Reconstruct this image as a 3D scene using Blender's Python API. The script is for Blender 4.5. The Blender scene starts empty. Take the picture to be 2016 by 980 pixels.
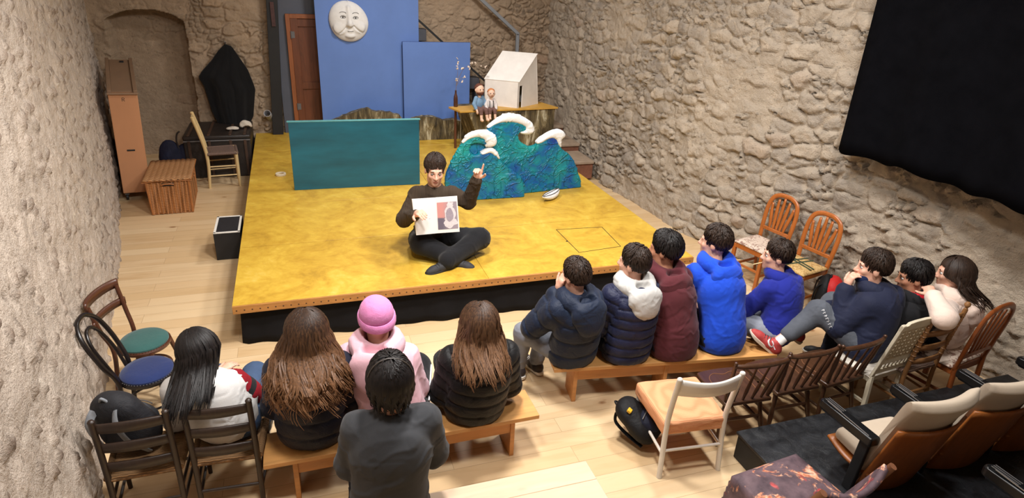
import bpy, math, random
import numpy as np
from mathutils import Vector, Matrix

random.seed(7)
SC = bpy.context.scene
COL = SC.collection
PI = math.pi

# ------------------------------------------------------------------ camera
CAM = np.array([0.5939, -4.6657, 2.8420])
YAW, PITCH, ROLL, FPX = 0.34003, 0.41971, 0.04958, 1247.23
_F = np.array([math.sin(YAW)*math.cos(PITCH), math.cos(YAW)*math.cos(PITCH), -math.sin(PITCH)])
_R0 = np.array([math.cos(YAW), -math.sin(YAW), 0.0])
_U0 = np.cross(_R0, _F)
_R = _R0*math.cos(ROLL) + _U0*math.sin(ROLL)
_U = np.cross(_R, _F)
cd = bpy.data.cameras.new('camera'); cam = bpy.data.objects.new('camera', cd); COL.objects.link(cam)
cd.sensor_width = 36.0; cd.lens = FPX/2016*36.0; cd.clip_start = 0.05; cd.clip_end = 60
cam.matrix_world = Matrix(((_R[0], _U[0], -_F[0], CAM[0]), (_R[1], _U[1], -_F[1], CAM[1]), (_R[2], _U[2], -_F[2], CAM[2]), (0, 0, 0, 1)))
SC.camera = cam

def at(x, y, X=None, Y=None, Z=None):
    """the point of the room that the photograph shows at pixel x, y on the plane X=, Y= or Z="""
    d = _F + _R*((x-1008)/FPX) - _U*((y-490)/FPX)
    t = (Z-CAM[2])/d[2] if Z is not None else ((Y-CAM[1])/d[1] if Y is not None else (X-CAM[0])/d[0])
    p = CAM + d*t
    return Vector((float(p[0]), float(p[1]), float(p[2])))

# ------------------------------------------------------------------ light and exposure
SC.view_settings.view_transform = 'Standard'
SC.view_settings.look = 'None'
SC.view_settings.gamma = 1.0
SC.view_settings.use_curve_mapping = False
SC.view_settings.exposure = 0.27
world = bpy.data.worlds.new('world'); SC.world = world; world.use_nodes = True
world.node_tree.nodes['Background'].inputs[0].default_value = (1.0, 0.93, 0.86, 1)
world.node_tree.nodes['Background'].inputs[1].default_value = 0.05

def lamp(name, loc, target, power, size, color, spread=math.radians(150)):
    ld = bpy.data.lights.new(name, 'AREA'); ld.shape = 'DISK'; ld.size = size; ld.energy = power; ld.color = color; ld.spread = spread
    o = bpy.data.objects.new(name, ld); COL.objects.link(o); o.location = loc
    o.rotation_euler = (Vector(target)-Vector(loc)).to_track_quat('-Z', 'Y').to_euler()
    return o
WARM = (1.0, 0.975, 0.95)
lamp('overhead_light', (1.6, -1.4, 4.15), (1.6, -0.6, 0), 97, 0.5, WARM)
lamp('overhead_light', (3.4, -0.6, 4.15), (3.0, 0.2, 0), 62, 0.5, WARM)
lamp('overhead_light', (0.6, -2.6, 4.15), (-0.4, -0.6, 0.6), 52, 0.5, WARM)
lamp('overhead_light', (3.1, -2.9, 4.15), (4.9, -1.0, 0.9), 54, 0.5, WARM)  # fill light added to brighten the right wall, no known fixture there
lamp('overhead_light', (2.2, 2.6, 4.15), (2.2, 3.2, 0), 62, 0.6, WARM)

# ------------------------------------------------------------------ noise on arrays
def _hash(ix, iy, iz, seed=0):
    h = (ix.astype(np.int64)*374761393 + iy.astype(np.int64)*668265263 + iz.astype(np.int64)*2147483647 + seed*974634777) & 0xFFFFFFFF
    h = ((h ^ (h >> 13))*1274126177) & 0xFFFFFFFF
    h = ((h ^ (h >> 16))*2246822519) & 0xFFFFFFFF
    return ((h ^ (h >> 15)) & 0xFFFFFF).astype(np.float64)/float(0xFFFFFF)
def vnoise(x, y, z=None, seed=0):
    x = np.asarray(x, float); y = np.asarray(y, float)
    z = np.zeros_like(x) if z is None else np.asarray(z, float)
    fx, fy, fz = np.floor(x), np.floor(y), np.floor(z)
    u, v, w = x-fx, y-fy, z-fz
    u = u*u*(3-2*u); v = v*v*(3-2*v); w = w*w*(3-2*w)
    r = 0
    for a in (0, 1):
        for b in (0, 1):
            for c in (0, 1):
                r = r + _hash(fx+a, fy+b, fz+c, seed)*(u if a else 1-u)*(v if b else 1-v)*(w if c else 1-w)
    return r*2-1
def fbm(x, y, z=None, o=4, seed=0):
    r = 0; a = 0.5; z = np.zeros_like(np.asarray(x, float)) if z is None else np.asarray(z, float)
    for i in range(o):
        r = r + a*vnoise(x*2**i, y*2**i, z*2**i, seed+i); a *= 0.5
    return r
def voronoi(x, y, seed=0):
    """F1, F2 and a random number per cell"""
    fx, fy = np.floor(x), np.floor(y)
    f1 = np.full(x.shape, 9.0); f2 = np.full(x.shape, 9.0); idr = np.zeros(x.shape)
    z0 = np.zeros_like(fx)
    for a in (-1, 0, 1):
        for b in (-1, 0, 1):
            cx, cy = fx+a, fy+b
            px = cx+0.15+0.7*_hash(cx, cy, z0, seed); py = cy+0.15+0.7*_hash(cx, cy, z0, seed+1)
            d = np.hypot(px-x, py-y); r = _hash(cx, cy, z0, seed+2)
            near = d < f1
            f2 = np.where(near, f1, np.minimum(f2, d)); idr = np.where(near, r, idr); f1 = np.where(near, d, f1)
    return f1, f2, idr
def sstep(a, b, x):
    t = np.clip((x-a)/(b-a), 0, 1); return t*t*(3-2*t)

# ------------------------------------------------------------------ materials
def lin(c):
    """sRGB 0-255 to linear"""
    r = []
    for v in c[:3]:
        v = v/255.0
        r.append(v/12.92 if v <= 0.04045 else ((v+0.055)/1.055)**2.4)
    return (r[0], r[1], r[2], 1.0)
MATS = {}
def nodes(name):
    m = bpy.data.materials.new(name); m.use_nodes = True
    nt = m.node_tree; return m, nt, nt.nodes['Principled BSDF']
def nd(nt, typ, **kw):
    n = nt.nodes.new(typ)
    for k, v in kw.items():
        if k.startswith('i_'): n.inputs[k[2:].replace('_', ' ')].default_value = v
        else: setattr(n, k, v)
    return n
def ramp(nt, fac, stops, interp='LINEAR'):
    r = nt.nodes.new('ShaderNodeValToRGB'); r.color_ramp.interpolation = interp
    e = r.color_ramp.elements
    while len(e) < len(stops): e.new(0.5)
    for k, (p, c) in enumerate(stops): e[k].position = p; e[k].color = c
    nt.links.new(fac, r.inputs[0]); return r.outputs[0]
def coords(nt, kind='Object', scale=(1, 1, 1)):
    tc = nt.nodes.new('ShaderNodeTexCoord'); mp = nt.nodes.new('ShaderNodeMapping'); mp.inputs['Scale'].default_value = scale
    nt.links.new(tc.outputs[kind], mp.inputs[0]); return mp.outputs[0]
def noise(nt, vec, scale, detail=4, rough=0.6, dist=0.0):
    n = nt.nodes.new('ShaderNodeTexNoise'); n.inputs['Scale'].default_value = scale; n.inputs['Detail'].default_value = detail
    n.inputs['Roughness'].default_value = rough; n.inputs['Distortion'].default_value = dist
    nt.links.new(vec, n.inputs['Vector']); return n.outputs['Fac']
def mixc(nt, fac, a, b, mode='MIX'):
    m = nt.nodes.new('ShaderNodeMix'); m.data_type = 'RGBA'; m.blend_type = mode
    for s, v in ((0, fac), (6, a), (7, b)):
        if hasattr(v, 'links'): nt.links.new(v, m.inputs[s])
        else: m.inputs[s].default_value = v
    return m.outputs[2]
def math_(nt, op, a, b=None, clamp=False):
    m = nt.nodes.new('ShaderNodeMath'); m.operation = op; m.use_clamp = clamp
    for s, v in ((0, a), (1, b)):
        if v is None: continue
        if hasattr(v, 'links'): nt.links.new(v, m.inputs[s])
        else: m.inputs[s].default_value = v
    return m.outputs[0]
def bump(nt, bs, h, strength=0.3, dist=0.01):
    b = nt.nodes.new('ShaderNodeBump'); b.inputs['Strength'].default_value = strength; b.inputs['Distance'].default_value = dist
    nt.links.new(h, b.inputs['Height']); nt.links.new(b.outputs[0], bs.inputs['Normal'])
def scale_c(c, k): return (min(1, c[0]*k), min(1, c[1]*k), min(1, c[2]*k), 1)

def plain(name, c, rough=0.5, var=0.12, sc=14, metal=0.0, bmp=0.0, bsc=60, stretch=(1, 1, 1), spec=0.5):
    """a painted, plastic, leather or metal surface with a little mottling"""
    if name in MATS: return MATS[name]
    m, nt, bs = nodes(name); c = lin(c); v = coords(nt, 'Object', stretch)
    col = ramp(nt, noise(nt, v, sc), [(0.3, scale_c(c, 1-var)), (0.7, scale_c(c, 1+var))])
    nt.links.new(col, bs.inputs['Base Color']); bs.inputs['Roughness'].default_value = rough; bs.inputs['Metallic'].default_value = metal
    bs.inputs['Specular IOR Level'].default_value = spec
    if bmp: bump(nt, bs, noise(nt, v, bsc), bmp)
    MATS[name] = m; return m
def cloth(name, c, var=0.10, sheen=0.0, rough=0.9, weave=500, bmp=0.15, wr=9, wrs=0.25):
    """woven cloth: soft mottling, fine weave and broad creases"""
    if name in MATS: return MATS[name]
    m, nt, bs = nodes(name); c = lin(c); v = coords(nt)
    col = ramp(nt, noise(nt, v, 7, 5), [(0.3, scale_c(c, 1-var)), (0.7, scale_c(c, 1+var))])
    nt.links.new(col, bs.inputs['Base Color']); bs.inputs['Roughness'].default_value = rough
    bs.inputs['Specular IOR Level'].default_value = 0.25
    if sheen: bs.inputs['Sheen Weight'].default_value = sheen
    a = math_(nt, 'MULTIPLY', noise(nt, v, weave, 2), bmp); b = math_(nt, 'MULTIPLY', noise(nt, v, wr, 5, 0.6, 0.8), wrs*4)
    bump(nt, bs, math_(nt, 'ADD', a, b), 0.5, 0.012)
    MATS[name] = m; return m
def wood(name, c, axis='X', dark=0.55, rough=0.4, sc=6, knots=0.0):
    """wood with grain running along one axis of the part"""
    if name in MATS: return MATS[name]
    m, nt, bs = nodes(name); c = lin(c)
    st = {'X': (0.12, 1, 1), 'Y': (1, 0.12, 1), 'Z': (1, 1, 0.12)}[axis]
    v = coords(nt, 'Object', st)
    n1 = noise(nt, v, sc*3.2, 6, 0.62, 1.2); n2 = noise(nt, v, sc*14, 3, 0.5)
    f = math_(nt, 'ADD', math_(nt, 'MULTIPLY', n1, 0.75), math_(nt, 'MULTIPLY', n2, 0.25))
    col = ramp(nt, f, [(0.30, scale_c(c, dark)), (0.52, c), (0.75, scale_c(c, 1.18))])
    if knots:
        vo = nt.nodes.new('ShaderNodeTexVoronoi'); vo.inputs['Scale'].default_value = 2.6
        nt.links.new(coords(nt, 'Object', {'X': (0.5, 1, 1), 'Y': (1, 0.5, 1), 'Z': (1, 1, 0.5)}[axis]), vo.inputs['Vector'])
        k = ramp(nt, vo.outputs['Distance'], [(0.03, (1, 1, 1, 1)), (0.075, (0, 0, 0, 1))])
        col = mixc(nt, math_(nt, 'MULTIPLY', k, knots), col, scale_c((c[0], c[1]*0.8, c[2]*0.7, 1), 0.35))
    nt.links.new(col, bs.inputs['Base Color']); bs.inputs['Roughness'].default_value = rough
    bump(nt, bs, f, 0.12, 0.004)
    MATS[name] = m; return m

# ------------------------------------------------------------------ mesh builder
def frame(z):
    z = Vector(z).normalized(); a = Vector((0, 0, 1)) if abs(z.z) < 0.9 else Vector((0, 1, 0))
    x = a.cross(z).normalized(); return x, z.cross(x)
class MB:
    def __init__(s): s.v = []; s.f = []; s.m = []
    def add(s, vs, fs, mi=0):
        o = len(s.v); s.v += [tuple(v) for v in vs]; s.f += [tuple(i+o for i in f) for f in fs]; s.m += [mi]*len(fs); return s
    def box(s, c, size, rot=None, mi=0, taper=1.0):
        hx, hy, hz = size[0]/2, size[1]/2, size[2]/2
        vs = [Vector((sx*hx*(taper if sz > 0 else 1), sy*hy*(taper if sz > 0 else 1), sz*hz)) for sz in (-1, 1) for sy in (-1, 1) for sx in (-1, 1)]
        if rot is not None: vs = [rot @ v for v in vs]
        c = Vector(c); vs = [v+c for v in vs]
        return s.add(vs, [(0, 2, 3, 1), (4, 5, 7, 6), (0, 1, 5, 4), (2, 6, 7, 3), (0, 4, 6, 2), (1, 3, 7, 5)], mi)
    def bar(s, a, b, w, t, up=(0, 0, 1), mi=0):
        """a rectangular bar from a to b, w across, t along up"""
        a, b = Vector(a), Vector(b); d = (b-a); L = d.length; d = d/L; u = Vector(up); x = d.cross(u)
        if x.length < 1e-4: x = d.cross(Vector((0, 1, 0)))
        x.normalize(); u = x.cross(d)
        return s.box((a+b)/2, (w, L, t), Matrix((x, d, u)).transposed(), mi)
    def tube(s, pts, rad, n=8, closed=False, flat=1.0, mi=0, up=None, caps=True):
        P = [Vector(p) for p in pts]; N = len(P); R = list(rad) if hasattr(rad, '__len__') else [rad]*N
        vs = []; x = None
        for i in range(N):
            if closed: t = P[(i+1) % N]-P[i-1]
            else: t = P[min(i+1, N-1)]-P[max(i-1, 0)]
            if t.length < 1e-9: t = Vector((0, 0, 1))
            t.normalize()
            if up is not None: x = Vector(up).cross(t); x = x if x.length > 1e-4 else Vector((1, 0, 0))
            elif x is None: x = frame(t)[0]
            else:
                x = x-t*x.dot(t)
                if x.length < 1e-6: x = frame(t)[0]
            x = x.normalized(); y = t.cross(x)
            for k in range(n):
                a = 2*PI*k/n; vs.append(P[i]+x*(math.cos(a)*R[i])+y*(math.sin(a)*R[i]*flat))
        fs = []
        for i in range(N if closed else N-1):
            j = (i+1) % N
            for k in range(n): fs.append((i*n+k, i*n+(k+1) % n, j*n+(k+1) % n, j*n+k))
        if not closed and caps: fs += [tuple(reversed(range(n))), tuple((N-1)*n+k for k in range(n))]
        return s.add(vs, fs, mi)
    def cyl(s, a, b, r1, r2=None, n=14, mi=0): return s.tube([a, b], [r1, r1 if r2 is None else r2], n, mi=mi)
    def lathe(s, prof, o=(0, 0, 0), n=24, mi=0, axis=(0, 0, 1), sq=(1, 1)):
        o = Vector(o); z = Vector(axis).normalized(); x, y = (Vector((1, 0, 0)), Vector((0, 1, 0))) if abs(z.z) > 0.999 else frame(z)
        vs = [o+x*(math.cos(2*PI*k/n)*r*sq[0])+y*(math.sin(2*PI*k/n)*r*sq[1])+z*h for r, h in prof for k in range(n)]
        fs = [(i*n+k, i*n+(k+1) % n, (i+1)*n+(k+1) % n, (i+1)*n+k) for i in range(len(prof)-1) for k in range(n)]
        fs += [tuple(reversed(range(n))), tuple((len(prof)-1)*n+k for k in range(n))]
        return s.add(vs, fs, mi)
    def prism(s, poly, fn0, fn1, mi=0):
        """closed outline poly (counter-clockwise seen from fn1's side); fn maps (a, b) to a point on each face"""
        n = len(poly); vs = [fn0(*p) for p in poly]+[fn1(*p) for p in poly]
        fs = [tuple(reversed(range(n))), tuple(range(n, 2*n))]+[(k, (k+1) % n, n+(k+1) % n, n+k) for k in range(n)]
        return s.add(vs, fs, mi)
    def grid(s, fn, nu, nv, mi=0, close_u=False):
        vs = [fn(i/(nu if close_u else nu-1), j/(nv-1)) for j in range(nv) for i in range(nu)]
        fs = [(j*nu+i, j*nu+(i+1) % nu, (j+1)*nu+(i+1) % nu, (j+1)*nu+i) for j in range(nv-1) for i in range(nu if close_u else nu-1)]
        return s.add(vs, fs, mi)
    def sphere(s, c, r, n=12, mi=0, rot=None):
        r = r if hasattr(r, '__len__') else (r, r, r); c = Vector(c); vs = []; m = n//2+1
        for i in range(m+1):
            th = PI*i/m
            for k in range(n):
                v = Vector((math.sin(th)*math.cos(2*PI*k/n)*r[0], math.sin(th)*math.sin(2*PI*k/n)*r[1], math.cos(th)*r[2]))
                vs.append(c+(rot @ v if rot else v))
        fs = [(i*n+k, (i+1)*n+k, (i+1)*n+(k+1) % n, i*n+(k+1) % n) for i in range(m) for k in range(n)]
        return s.add(vs, fs, mi)
    def build(s, name, mat, parent=None, smooth=40, bevel=0.0, solid=0.0, sub=0):
        me = bpy.data.meshes.new(name); me.from_pydata(s.v, [], s.f); me.update()
        return finish(me, name, mat, parent, smooth, bevel, s.m if isinstance(mat, (list, tuple)) else None, solid, sub)
def finish(me, name, mat, parent=None, smooth=40, bevel=0.0, mi=None, solid=0.0, sub=0):
    for m in (mat if isinstance(mat, (list, tuple)) else [mat]): me.materials.append(m)
    if mi is not None: me.polygons.foreach_set('material_index', np.asarray(mi, dtype=np.int32))
    if smooth:
        me.polygons.foreach_set('use_smooth', np.ones(len(me.polygons), dtype=bool))
        if smooth < 180: me.set_sharp_from_angle(angle=math.radians(smooth))
    me.validate()
    o = bpy.data.objects.new(name, me); COL.objects.link(o)
    if parent is not None: o.parent = parent
    if solid: md = o.modifiers.new('solid', 'SOLIDIFY'); md.thickness = solid; md.offset = 0
    if bevel: md = o.modifiers.new('bevel', 'BEVEL'); md.width = bevel; md.segments = 2; md.limit_method = 'ANGLE'; md.angle_limit = math.radians(50)
    if sub: md = o.modifiers.new('sub', 'SUBSURF'); md.levels = sub; md.render_levels = sub
    return o
def from_arrays(name, V, Q, mat, parent=None, smooth=180, attrs=None, mi=None):
    me = bpy.data.meshes.new(name); V = np.ascontiguousarray(V, dtype=np.float32); Q = np.ascontiguousarray(Q, dtype=np.int32)
    me.vertices.add(len(V)); me.vertices.foreach_set('co', V.ravel()); k = Q.shape[1]
    me.loops.add(Q.size); me.loops.foreach_set('vertex_index', Q.ravel())
    me.polygons.add(len(Q)); me.polygons.foreach_set('loop_start', np.arange(0, Q.size, k, dtype=np.int32))
    me.update(calc_edges=True)
    for n, a in (attrs or {}).items():
        t = me.attributes.new(n, 'FLOAT', 'POINT'); t.data.foreach_set('value', np.asarray(a, dtype=np.float32))
    return finish(me, name, mat, parent, smooth, 0.0, mi)
def thing(name, label, cat, loc=(0, 0, 0), rz=0.0, group=None):
    o = bpy.data.objects.new(name, None); COL.objects.link(o); o.location = loc; o.rotation_euler = (0, 0, rz); o.empty_display_size = 0.1
    return tag(o, label, cat, group)
def tag(o, label, cat, group=None):
    o['label'] = label; o['category'] = cat
    if group: o['group'] = group
    return o
def pick(o, px, py):
    """the point and normal of a mesh that the photograph shows at pixel px, py, in the mesh's own space"""
    bpy.context.view_layer.update(); inv = o.matrix_world.inverted(); c = Vector(CAM.tolist()); d = at(px, py, Y=50.0)-c if at(px, py, Y=50.0).y > c.y else c-at(px, py, Y=50.0)
    ok, p, n, i = o.ray_cast(inv @ c, (inv.to_3x3() @ d).normalized()); return (p, n) if ok else (None, None)
def struct(o, label=None):
    o['kind'] = 'structure'
    if label: o['label'] = label
    return o
def copy_tree(o, parent=None):
    c = o.copy(); COL.objects.link(c)
    if parent is not None: c.parent = parent
    for ch in list(o.children): copy_tree(ch, c)
    return c
def smooth_path(pts, n=8, closed=False):
    """Catmull-Rom through the points"""
    P = [Vector(p) for p in pts]; out = []; N = len(P)
    for i in range(N if closed else N-1):
        p0, p1, p2, p3 = (P[(i-1) % N], P[i], P[(i+1) % N], P[(i+2) % N]) if closed else (P[max(i-1, 0)], P[i], P[i+1], P[min(i+2, N-1)])
        for k in range(n):
            t = k/n
            out.append(0.5*((2*p1)+(p2-p0)*t+(2*p0-5*p1+4*p2-p3)*t*t+(3*p1-p0-3*p2+p3)*t**3))
    if not closed: out.append(P[-1])
    return out

# ------------------------------------------------------------------ smooth solids from distance fields (one continuous skin each)
def _surface_nets(D, org, h):
    S = D < 0
    c = S[:-1, :-1, :-1].astype(np.int8).copy(); cnt = np.zeros(c.shape, np.int8)
    for a in (0, 1):
        for b in (0, 1):
            for d in (0, 1): cnt += S[a:S.shape[0]-1+a, b:S.shape[1]-1+b, d:S.shape[2]-1+d]
    I = np.argwhere((cnt > 0) & (cnt < 8))
    idx = np.full(c.shape, -1, np.int64); idx[I[:, 0], I[:, 1], I[:, 2]] = np.arange(len(I))
    cor = {(a, b, d): D[I[:, 0]+a, I[:, 1]+b, I[:, 2]+d] for a in (0, 1) for b in (0, 1) for d in (0, 1)}
    acc = np.zeros((len(I), 3)); n = np.zeros(len(I))
    for ax in range(3):
        for p in (0, 1):
            for q in (0, 1):
                k0 = [0, 0, 0]; o2 = [i for i in range(3) if i != ax]; k0[o2[0]] = p; k0[o2[1]] = q; k1 = list(k0); k1[ax] = 1
                d0, d1 = cor[tuple(k0)], cor[tuple(k1)]; x = (d0 < 0) != (d1 < 0)
                t = np.where(x, d0/np.where(x, d0-d1, 1), 0)
                pt = np.tile(np.array(k0, float), (len(I), 1)); pt[:, ax] = t
                acc += pt*x[:, None]; n += x
    V = org+h*(I+acc/np.maximum(n, 1)[:, None])
    Q = []
    for ax in range(3):
        sl0 = [slice(None)]*3; sl1 = [slice(None)]*3; sl0[ax] = slice(0, -1); sl1[ax] = slice(1, None)
        A, B = S[tuple(sl0)], S[tuple(sl1)]; E = np.argwhere(A != B)
        u, v = [(1, 2), (2, 0), (0, 1)][ax]
        ok = (E[:, u] > 0) & (E[:, v] > 0) & (E[:, u] < S.shape[u]-1) & (E[:, v] < S.shape[v]-1); E = E[ok]
        eu = np.zeros(3, int); eu[u] = 1; ev = np.zeros(3, int); ev[v] = 1
        def g(e): return idx[e[:, 0], e[:, 1], e[:, 2]]
        q = np.stack([g(E-eu-ev), g(E-ev), g(E), g(E-eu)], 1); flip = B[E[:, 0], E[:, 1], E[:, 2]]
        q[flip] = q[flip][:, ::-1]; Q.append(q)
    return V, np.concatenate(Q)
class SDF:
    def __init__(s, h=0.01): s.h = h; s.p = []
    def cone(s, a, b, r1, r2=None, k=0.02): s.p.append(('c', np.array(a, float), np.array(b, float), r1, r1 if r2 is None else r2, k)); return s
    def chain(s, pts, rs, k=0.02):
        for i in range(len(pts)-1): s.cone(pts[i], pts[i+1], rs[i], rs[i+1], k)
        return s
    def ell(s, c, r, rot=None, k=0.02): s.p.append(('e', np.array(c, float), np.array(r, float), None if rot is None else np.array(rot, float), k)); return s
    def cut(s, c, r, rot=None, k=0.01): s.p.append(('x', np.array(c, float), np.array(r, float), None if rot is None else np.array(rot, float), k)); return s
    def clip(s, fn): s.p.append(('f', fn)); return s
    def solve(s):
        lo = np.full(3, 9.0); hi = np.full(3, -9.0)
        for q in s.p:
            if q[0] == 'c':
                for P, r in ((q[1], q[3]), (q[2], q[4])): lo = np.minimum(lo, P-r); hi = np.maximum(hi, P+r)
            elif q[0] == 'e': m = q[2].max() if q[3] is not None else q[2]; lo = np.minimum(lo, q[1]-m); hi = np.maximum(hi, q[1]+m)
        h = s.h; pad = 3*h; lo = lo-pad-0.01; hi = hi+pad+0.01
        sh = np.ceil((hi-lo)/h).astype(int)+1; D = np.full(sh, 0.3, np.float32)
        ax = [lo[i]+h*np.arange(sh[i]) for i in range(3)]
        for q in s.p:
            if q[0] == 'f': D[:] = np.maximum(D, q[1](*np.meshgrid(*ax, indexing='ij', sparse=True))); continue
            if q[0] == 'c': a, b = np.minimum(q[1]-q[3], q[2]-q[4]), np.maximum(q[1]+q[3], q[2]+q[4])
            else: m = q[2].max() if q[3] is not None else q[2]; a, b = q[1]-m, q[1]+m
            k = q[-1]; a = a-k-2.5*h; b = b+k+2.5*h
            i0 = np.clip(((a-lo)/h).astype(int), 0, sh); i1 = np.clip(((b-lo)/h).astype(int)+2, 0, sh)
            if (i1 <= i0).any(): continue
            X, Y, Z = np.meshgrid(*[ax[i][i0[i]:i1[i]] for i in range(3)], indexing='ij', sparse=True)
            if q[0] == 'c':
                p, e = q[1], q[2]-q[1]; L2 = max(float(e @ e), 1e-9)
                t = np.clip(((X-p[0])*e[0]+(Y-p[1])*e[1]+(Z-p[2])*e[2])/L2, 0, 1)
                d = np.sqrt((X-p[0]-t*e[0])**2+(Y-p[1]-t*e[1])**2+(Z-p[2]-t*e[2])**2)-(q[3]+(q[4]-q[3])*t)
            else:
                x, y, z = X-q[1][0], Y-q[1][1], Z-q[1][2]
                if q[3] is not None:
                    M = q[3].T; x, y, z = M[0, 0]*x+M[0, 1]*y+M[0, 2]*z, M[1, 0]*x+M[1, 1]*y+M[1, 2]*z, M[2, 0]*x+M[2, 1]*y+M[2, 2]*z
                r = q[2]; k0 = np.sqrt((x/r[0])**2+(y/r[1])**2+(z/r[2])**2); k1 = np.sqrt((x/r[0]**2)**2+(y/r[1]**2)**2+(z/r[2]**2)**2)
                d = k0*(k0-1)/np.maximum(k1, 1e-6)
            sub = D[i0[0]:i1[0], i0[1]:i1[1], i0[2]:i1[2]]
            if q[0] == 'x':
                d = -d; hh = np.maximum(k-np.abs(sub-d), 0)/k; sub[:] = np.maximum(sub, d)+hh*hh*k*0.25
            else:
                hh = np.maximum(k-np.abs(sub-d), 0)/k; sub[:] = np.minimum(sub, d)-hh*hh*k*0.25
        return _surface_nets(D, lo, h)
    def build(s, name, mat, parent=None, disp=None, slot=None, attrs=None):
        V, Q = s.solve()
        V, Q = relax(V, Q, 2)
        if disp is not None:
            N = vnormals(V, Q); V = V+N*disp(V, N)[:, None]
        mi = None
        if slot is not None: c = V[Q].mean(1); mi = slot(c)
        a = {k: f(V) for k, f in attrs.items()} if attrs else None
        return from_arrays(name, V, Q, mat, parent, 180, a, mi)
def vnormals(V, Q):
    fn = np.cross(V[Q[:, 2]]-V[Q[:, 0]], V[Q[:, 3]]-V[Q[:, 1]]); N = np.zeros_like(V)
    for k in range(4): np.add.at(N, Q[:, k], fn)
    return N/np.maximum(np.linalg.norm(N, axis=1), 1e-12)[:, None]
def relax(V, Q, it=1, lam=0.5):
    n = np.zeros(len(V))
    for k in range(4): np.add.at(n, Q[:, k], 2)
    for _ in range(it):
        A = np.zeros_like(V)
        for k in range(4): np.add.at(A, Q[:, k], V[Q[:, (k+1) % 4]]+V[Q[:, k-1]])
        V = V+(A/np.maximum(n, 1)[:, None]-V)*lam
    return V, Q
def rot3(yaw=0, pitch=0, roll=0):
    """turn left (yaw), nod down (pitch), tilt to the own right (roll)"""
    return np.array(Matrix.Rotation(yaw, 3, 'Z') @ Matrix.Rotation(-pitch, 3, 'X') @ Matrix.Rotation(roll, 3, 'Y'))

# ================================================================== the room
def stone_material(name, mortar, stone_a, stone_b, rough=0.92, fine=0.5):
    m, nt, bs = nodes(name)
    def A(n): x = nt.nodes.new('ShaderNodeAttribute'); x.attribute_name = n; return x.outputs['Fac']
    v = coords(nt)
    st = ramp(nt, A('tint'), [(0.0, lin(stone_a)), (0.45, lin(stone_b)), (0.8, lin(mortar)), (0.95, scale_c(lin(mortar), 1.2)), (1.0, lin((150, 104, 84)))])
    n1 = noise(nt, v, 9, 6, 0.65)
    stn = mixc(nt, 0.40, st, ramp(nt, n1, [(0.3, scale_c(lin(stone_b), 0.6)), (0.7, scale_c(lin(mortar), 1.15))]))
    mor = ramp(nt, noise(nt, v, 5, 5), [(0.3, scale_c(lin(mortar), 0.85)), (0.7, scale_c(lin(mortar), 1.12))])
    col = mixc(nt, A('stone'), mor, stn)
    lime = ramp(nt, noise(nt, v, 3.3, 7, 0.7, 0.6), [(0.60, (0, 0, 0, 1)), (0.70, (1, 1, 1, 1))])
    col = mixc(nt, math_(nt, 'MULTIPLY', lime, 0.55), col, scale_c(lin(mortar), 1.5))
    pits = ramp(nt, noise(nt, v, 26, 3, 0.6), [(0.27, (1, 1, 1, 1)), (0.37, (0, 0, 0, 1))])
    col = mixc(nt, math_(nt, 'MULTIPLY', pits, 0.6), col, scale_c(lin(stone_b), 0.45))
    nt.links.new(col, bs.inputs['Base Color']); bs.inputs['Roughness'].default_value = rough; bs.inputs['Specular IOR Level'].default_value = 0.2
    h = math_(nt, 'ADD', math_(nt, 'MULTIPLY', noise(nt, v, 30, 6, 0.7), 1.0), math_(nt, 'MULTIPLY', noise(nt, v, 110, 4, 0.6), 0.35))
    bump(nt, bs, h, fine, 0.035)
    return m

def rubble(u, v, seed, sx, sy, amp, raw=0.02):
    """courses of rough stones set in mortar: height, stone mask, tint"""
    du = 0.09*fbm(u*3, v*3, seed=seed+11); dv = 0.07*fbm(u*3, v*3, seed=seed+21)
    du = du+0.030*fbm(u*13, v*13, o=3, seed=seed+12); dv = dv+0.022*fbm(u*13, v*13, o=3, seed=seed+22)
    f1, f2, r = voronoi((u+du)/sx, (v+dv)/sy, seed)
    g1, g2, r2 = voronoi((u+du*1.5)/(sx*0.42), (v+dv*1.5)/(sy*0.45), seed+5)
    big = r > 0.45
    e = np.where(big, f2-f1, (g2-g1)*0.8); rid = np.where(big, r, r2)
    bed = fbm(u*0.9, v*0.9, o=3, seed=seed+31)
    cover = sstep(-0.30, 0.28, bed+0.55*(rid-0.5))
    st = sstep(0.05, 0.22, e)*cover
    tilt = (vnoise(rid*91, rid*37, seed=seed+71))*(u*3.1-np.floor(u*3.1)-0.5)*0.25
    h = st*amp*(0.30+0.75*rid+tilt)*np.clip(0.75+0.6*np.minimum(e, 0.4), 0, 1.0)
    h = h+raw*1.6*fbm(u*2.2, v*2.2, o=5, seed=seed+41)+raw*1.3*fbm(u*9, v*12, o=4, seed=seed+51)*(0.55+0.45*st)-raw*0.8*np.abs(fbm(u*17, v*21, o=3, seed=seed+55))
    h = h-0.011*np.exp(-(np.maximum(e, 0)/0.07)**2)*cover*(0.4+0.6*vnoise(u*5, v*5, seed=seed+81)**2)
    face = 0.012*(vnoise(u*6+rid*50, v*6, seed=seed+61))*st
    return h+face, st, np.clip(rid*0.97, 0, 1)

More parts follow.
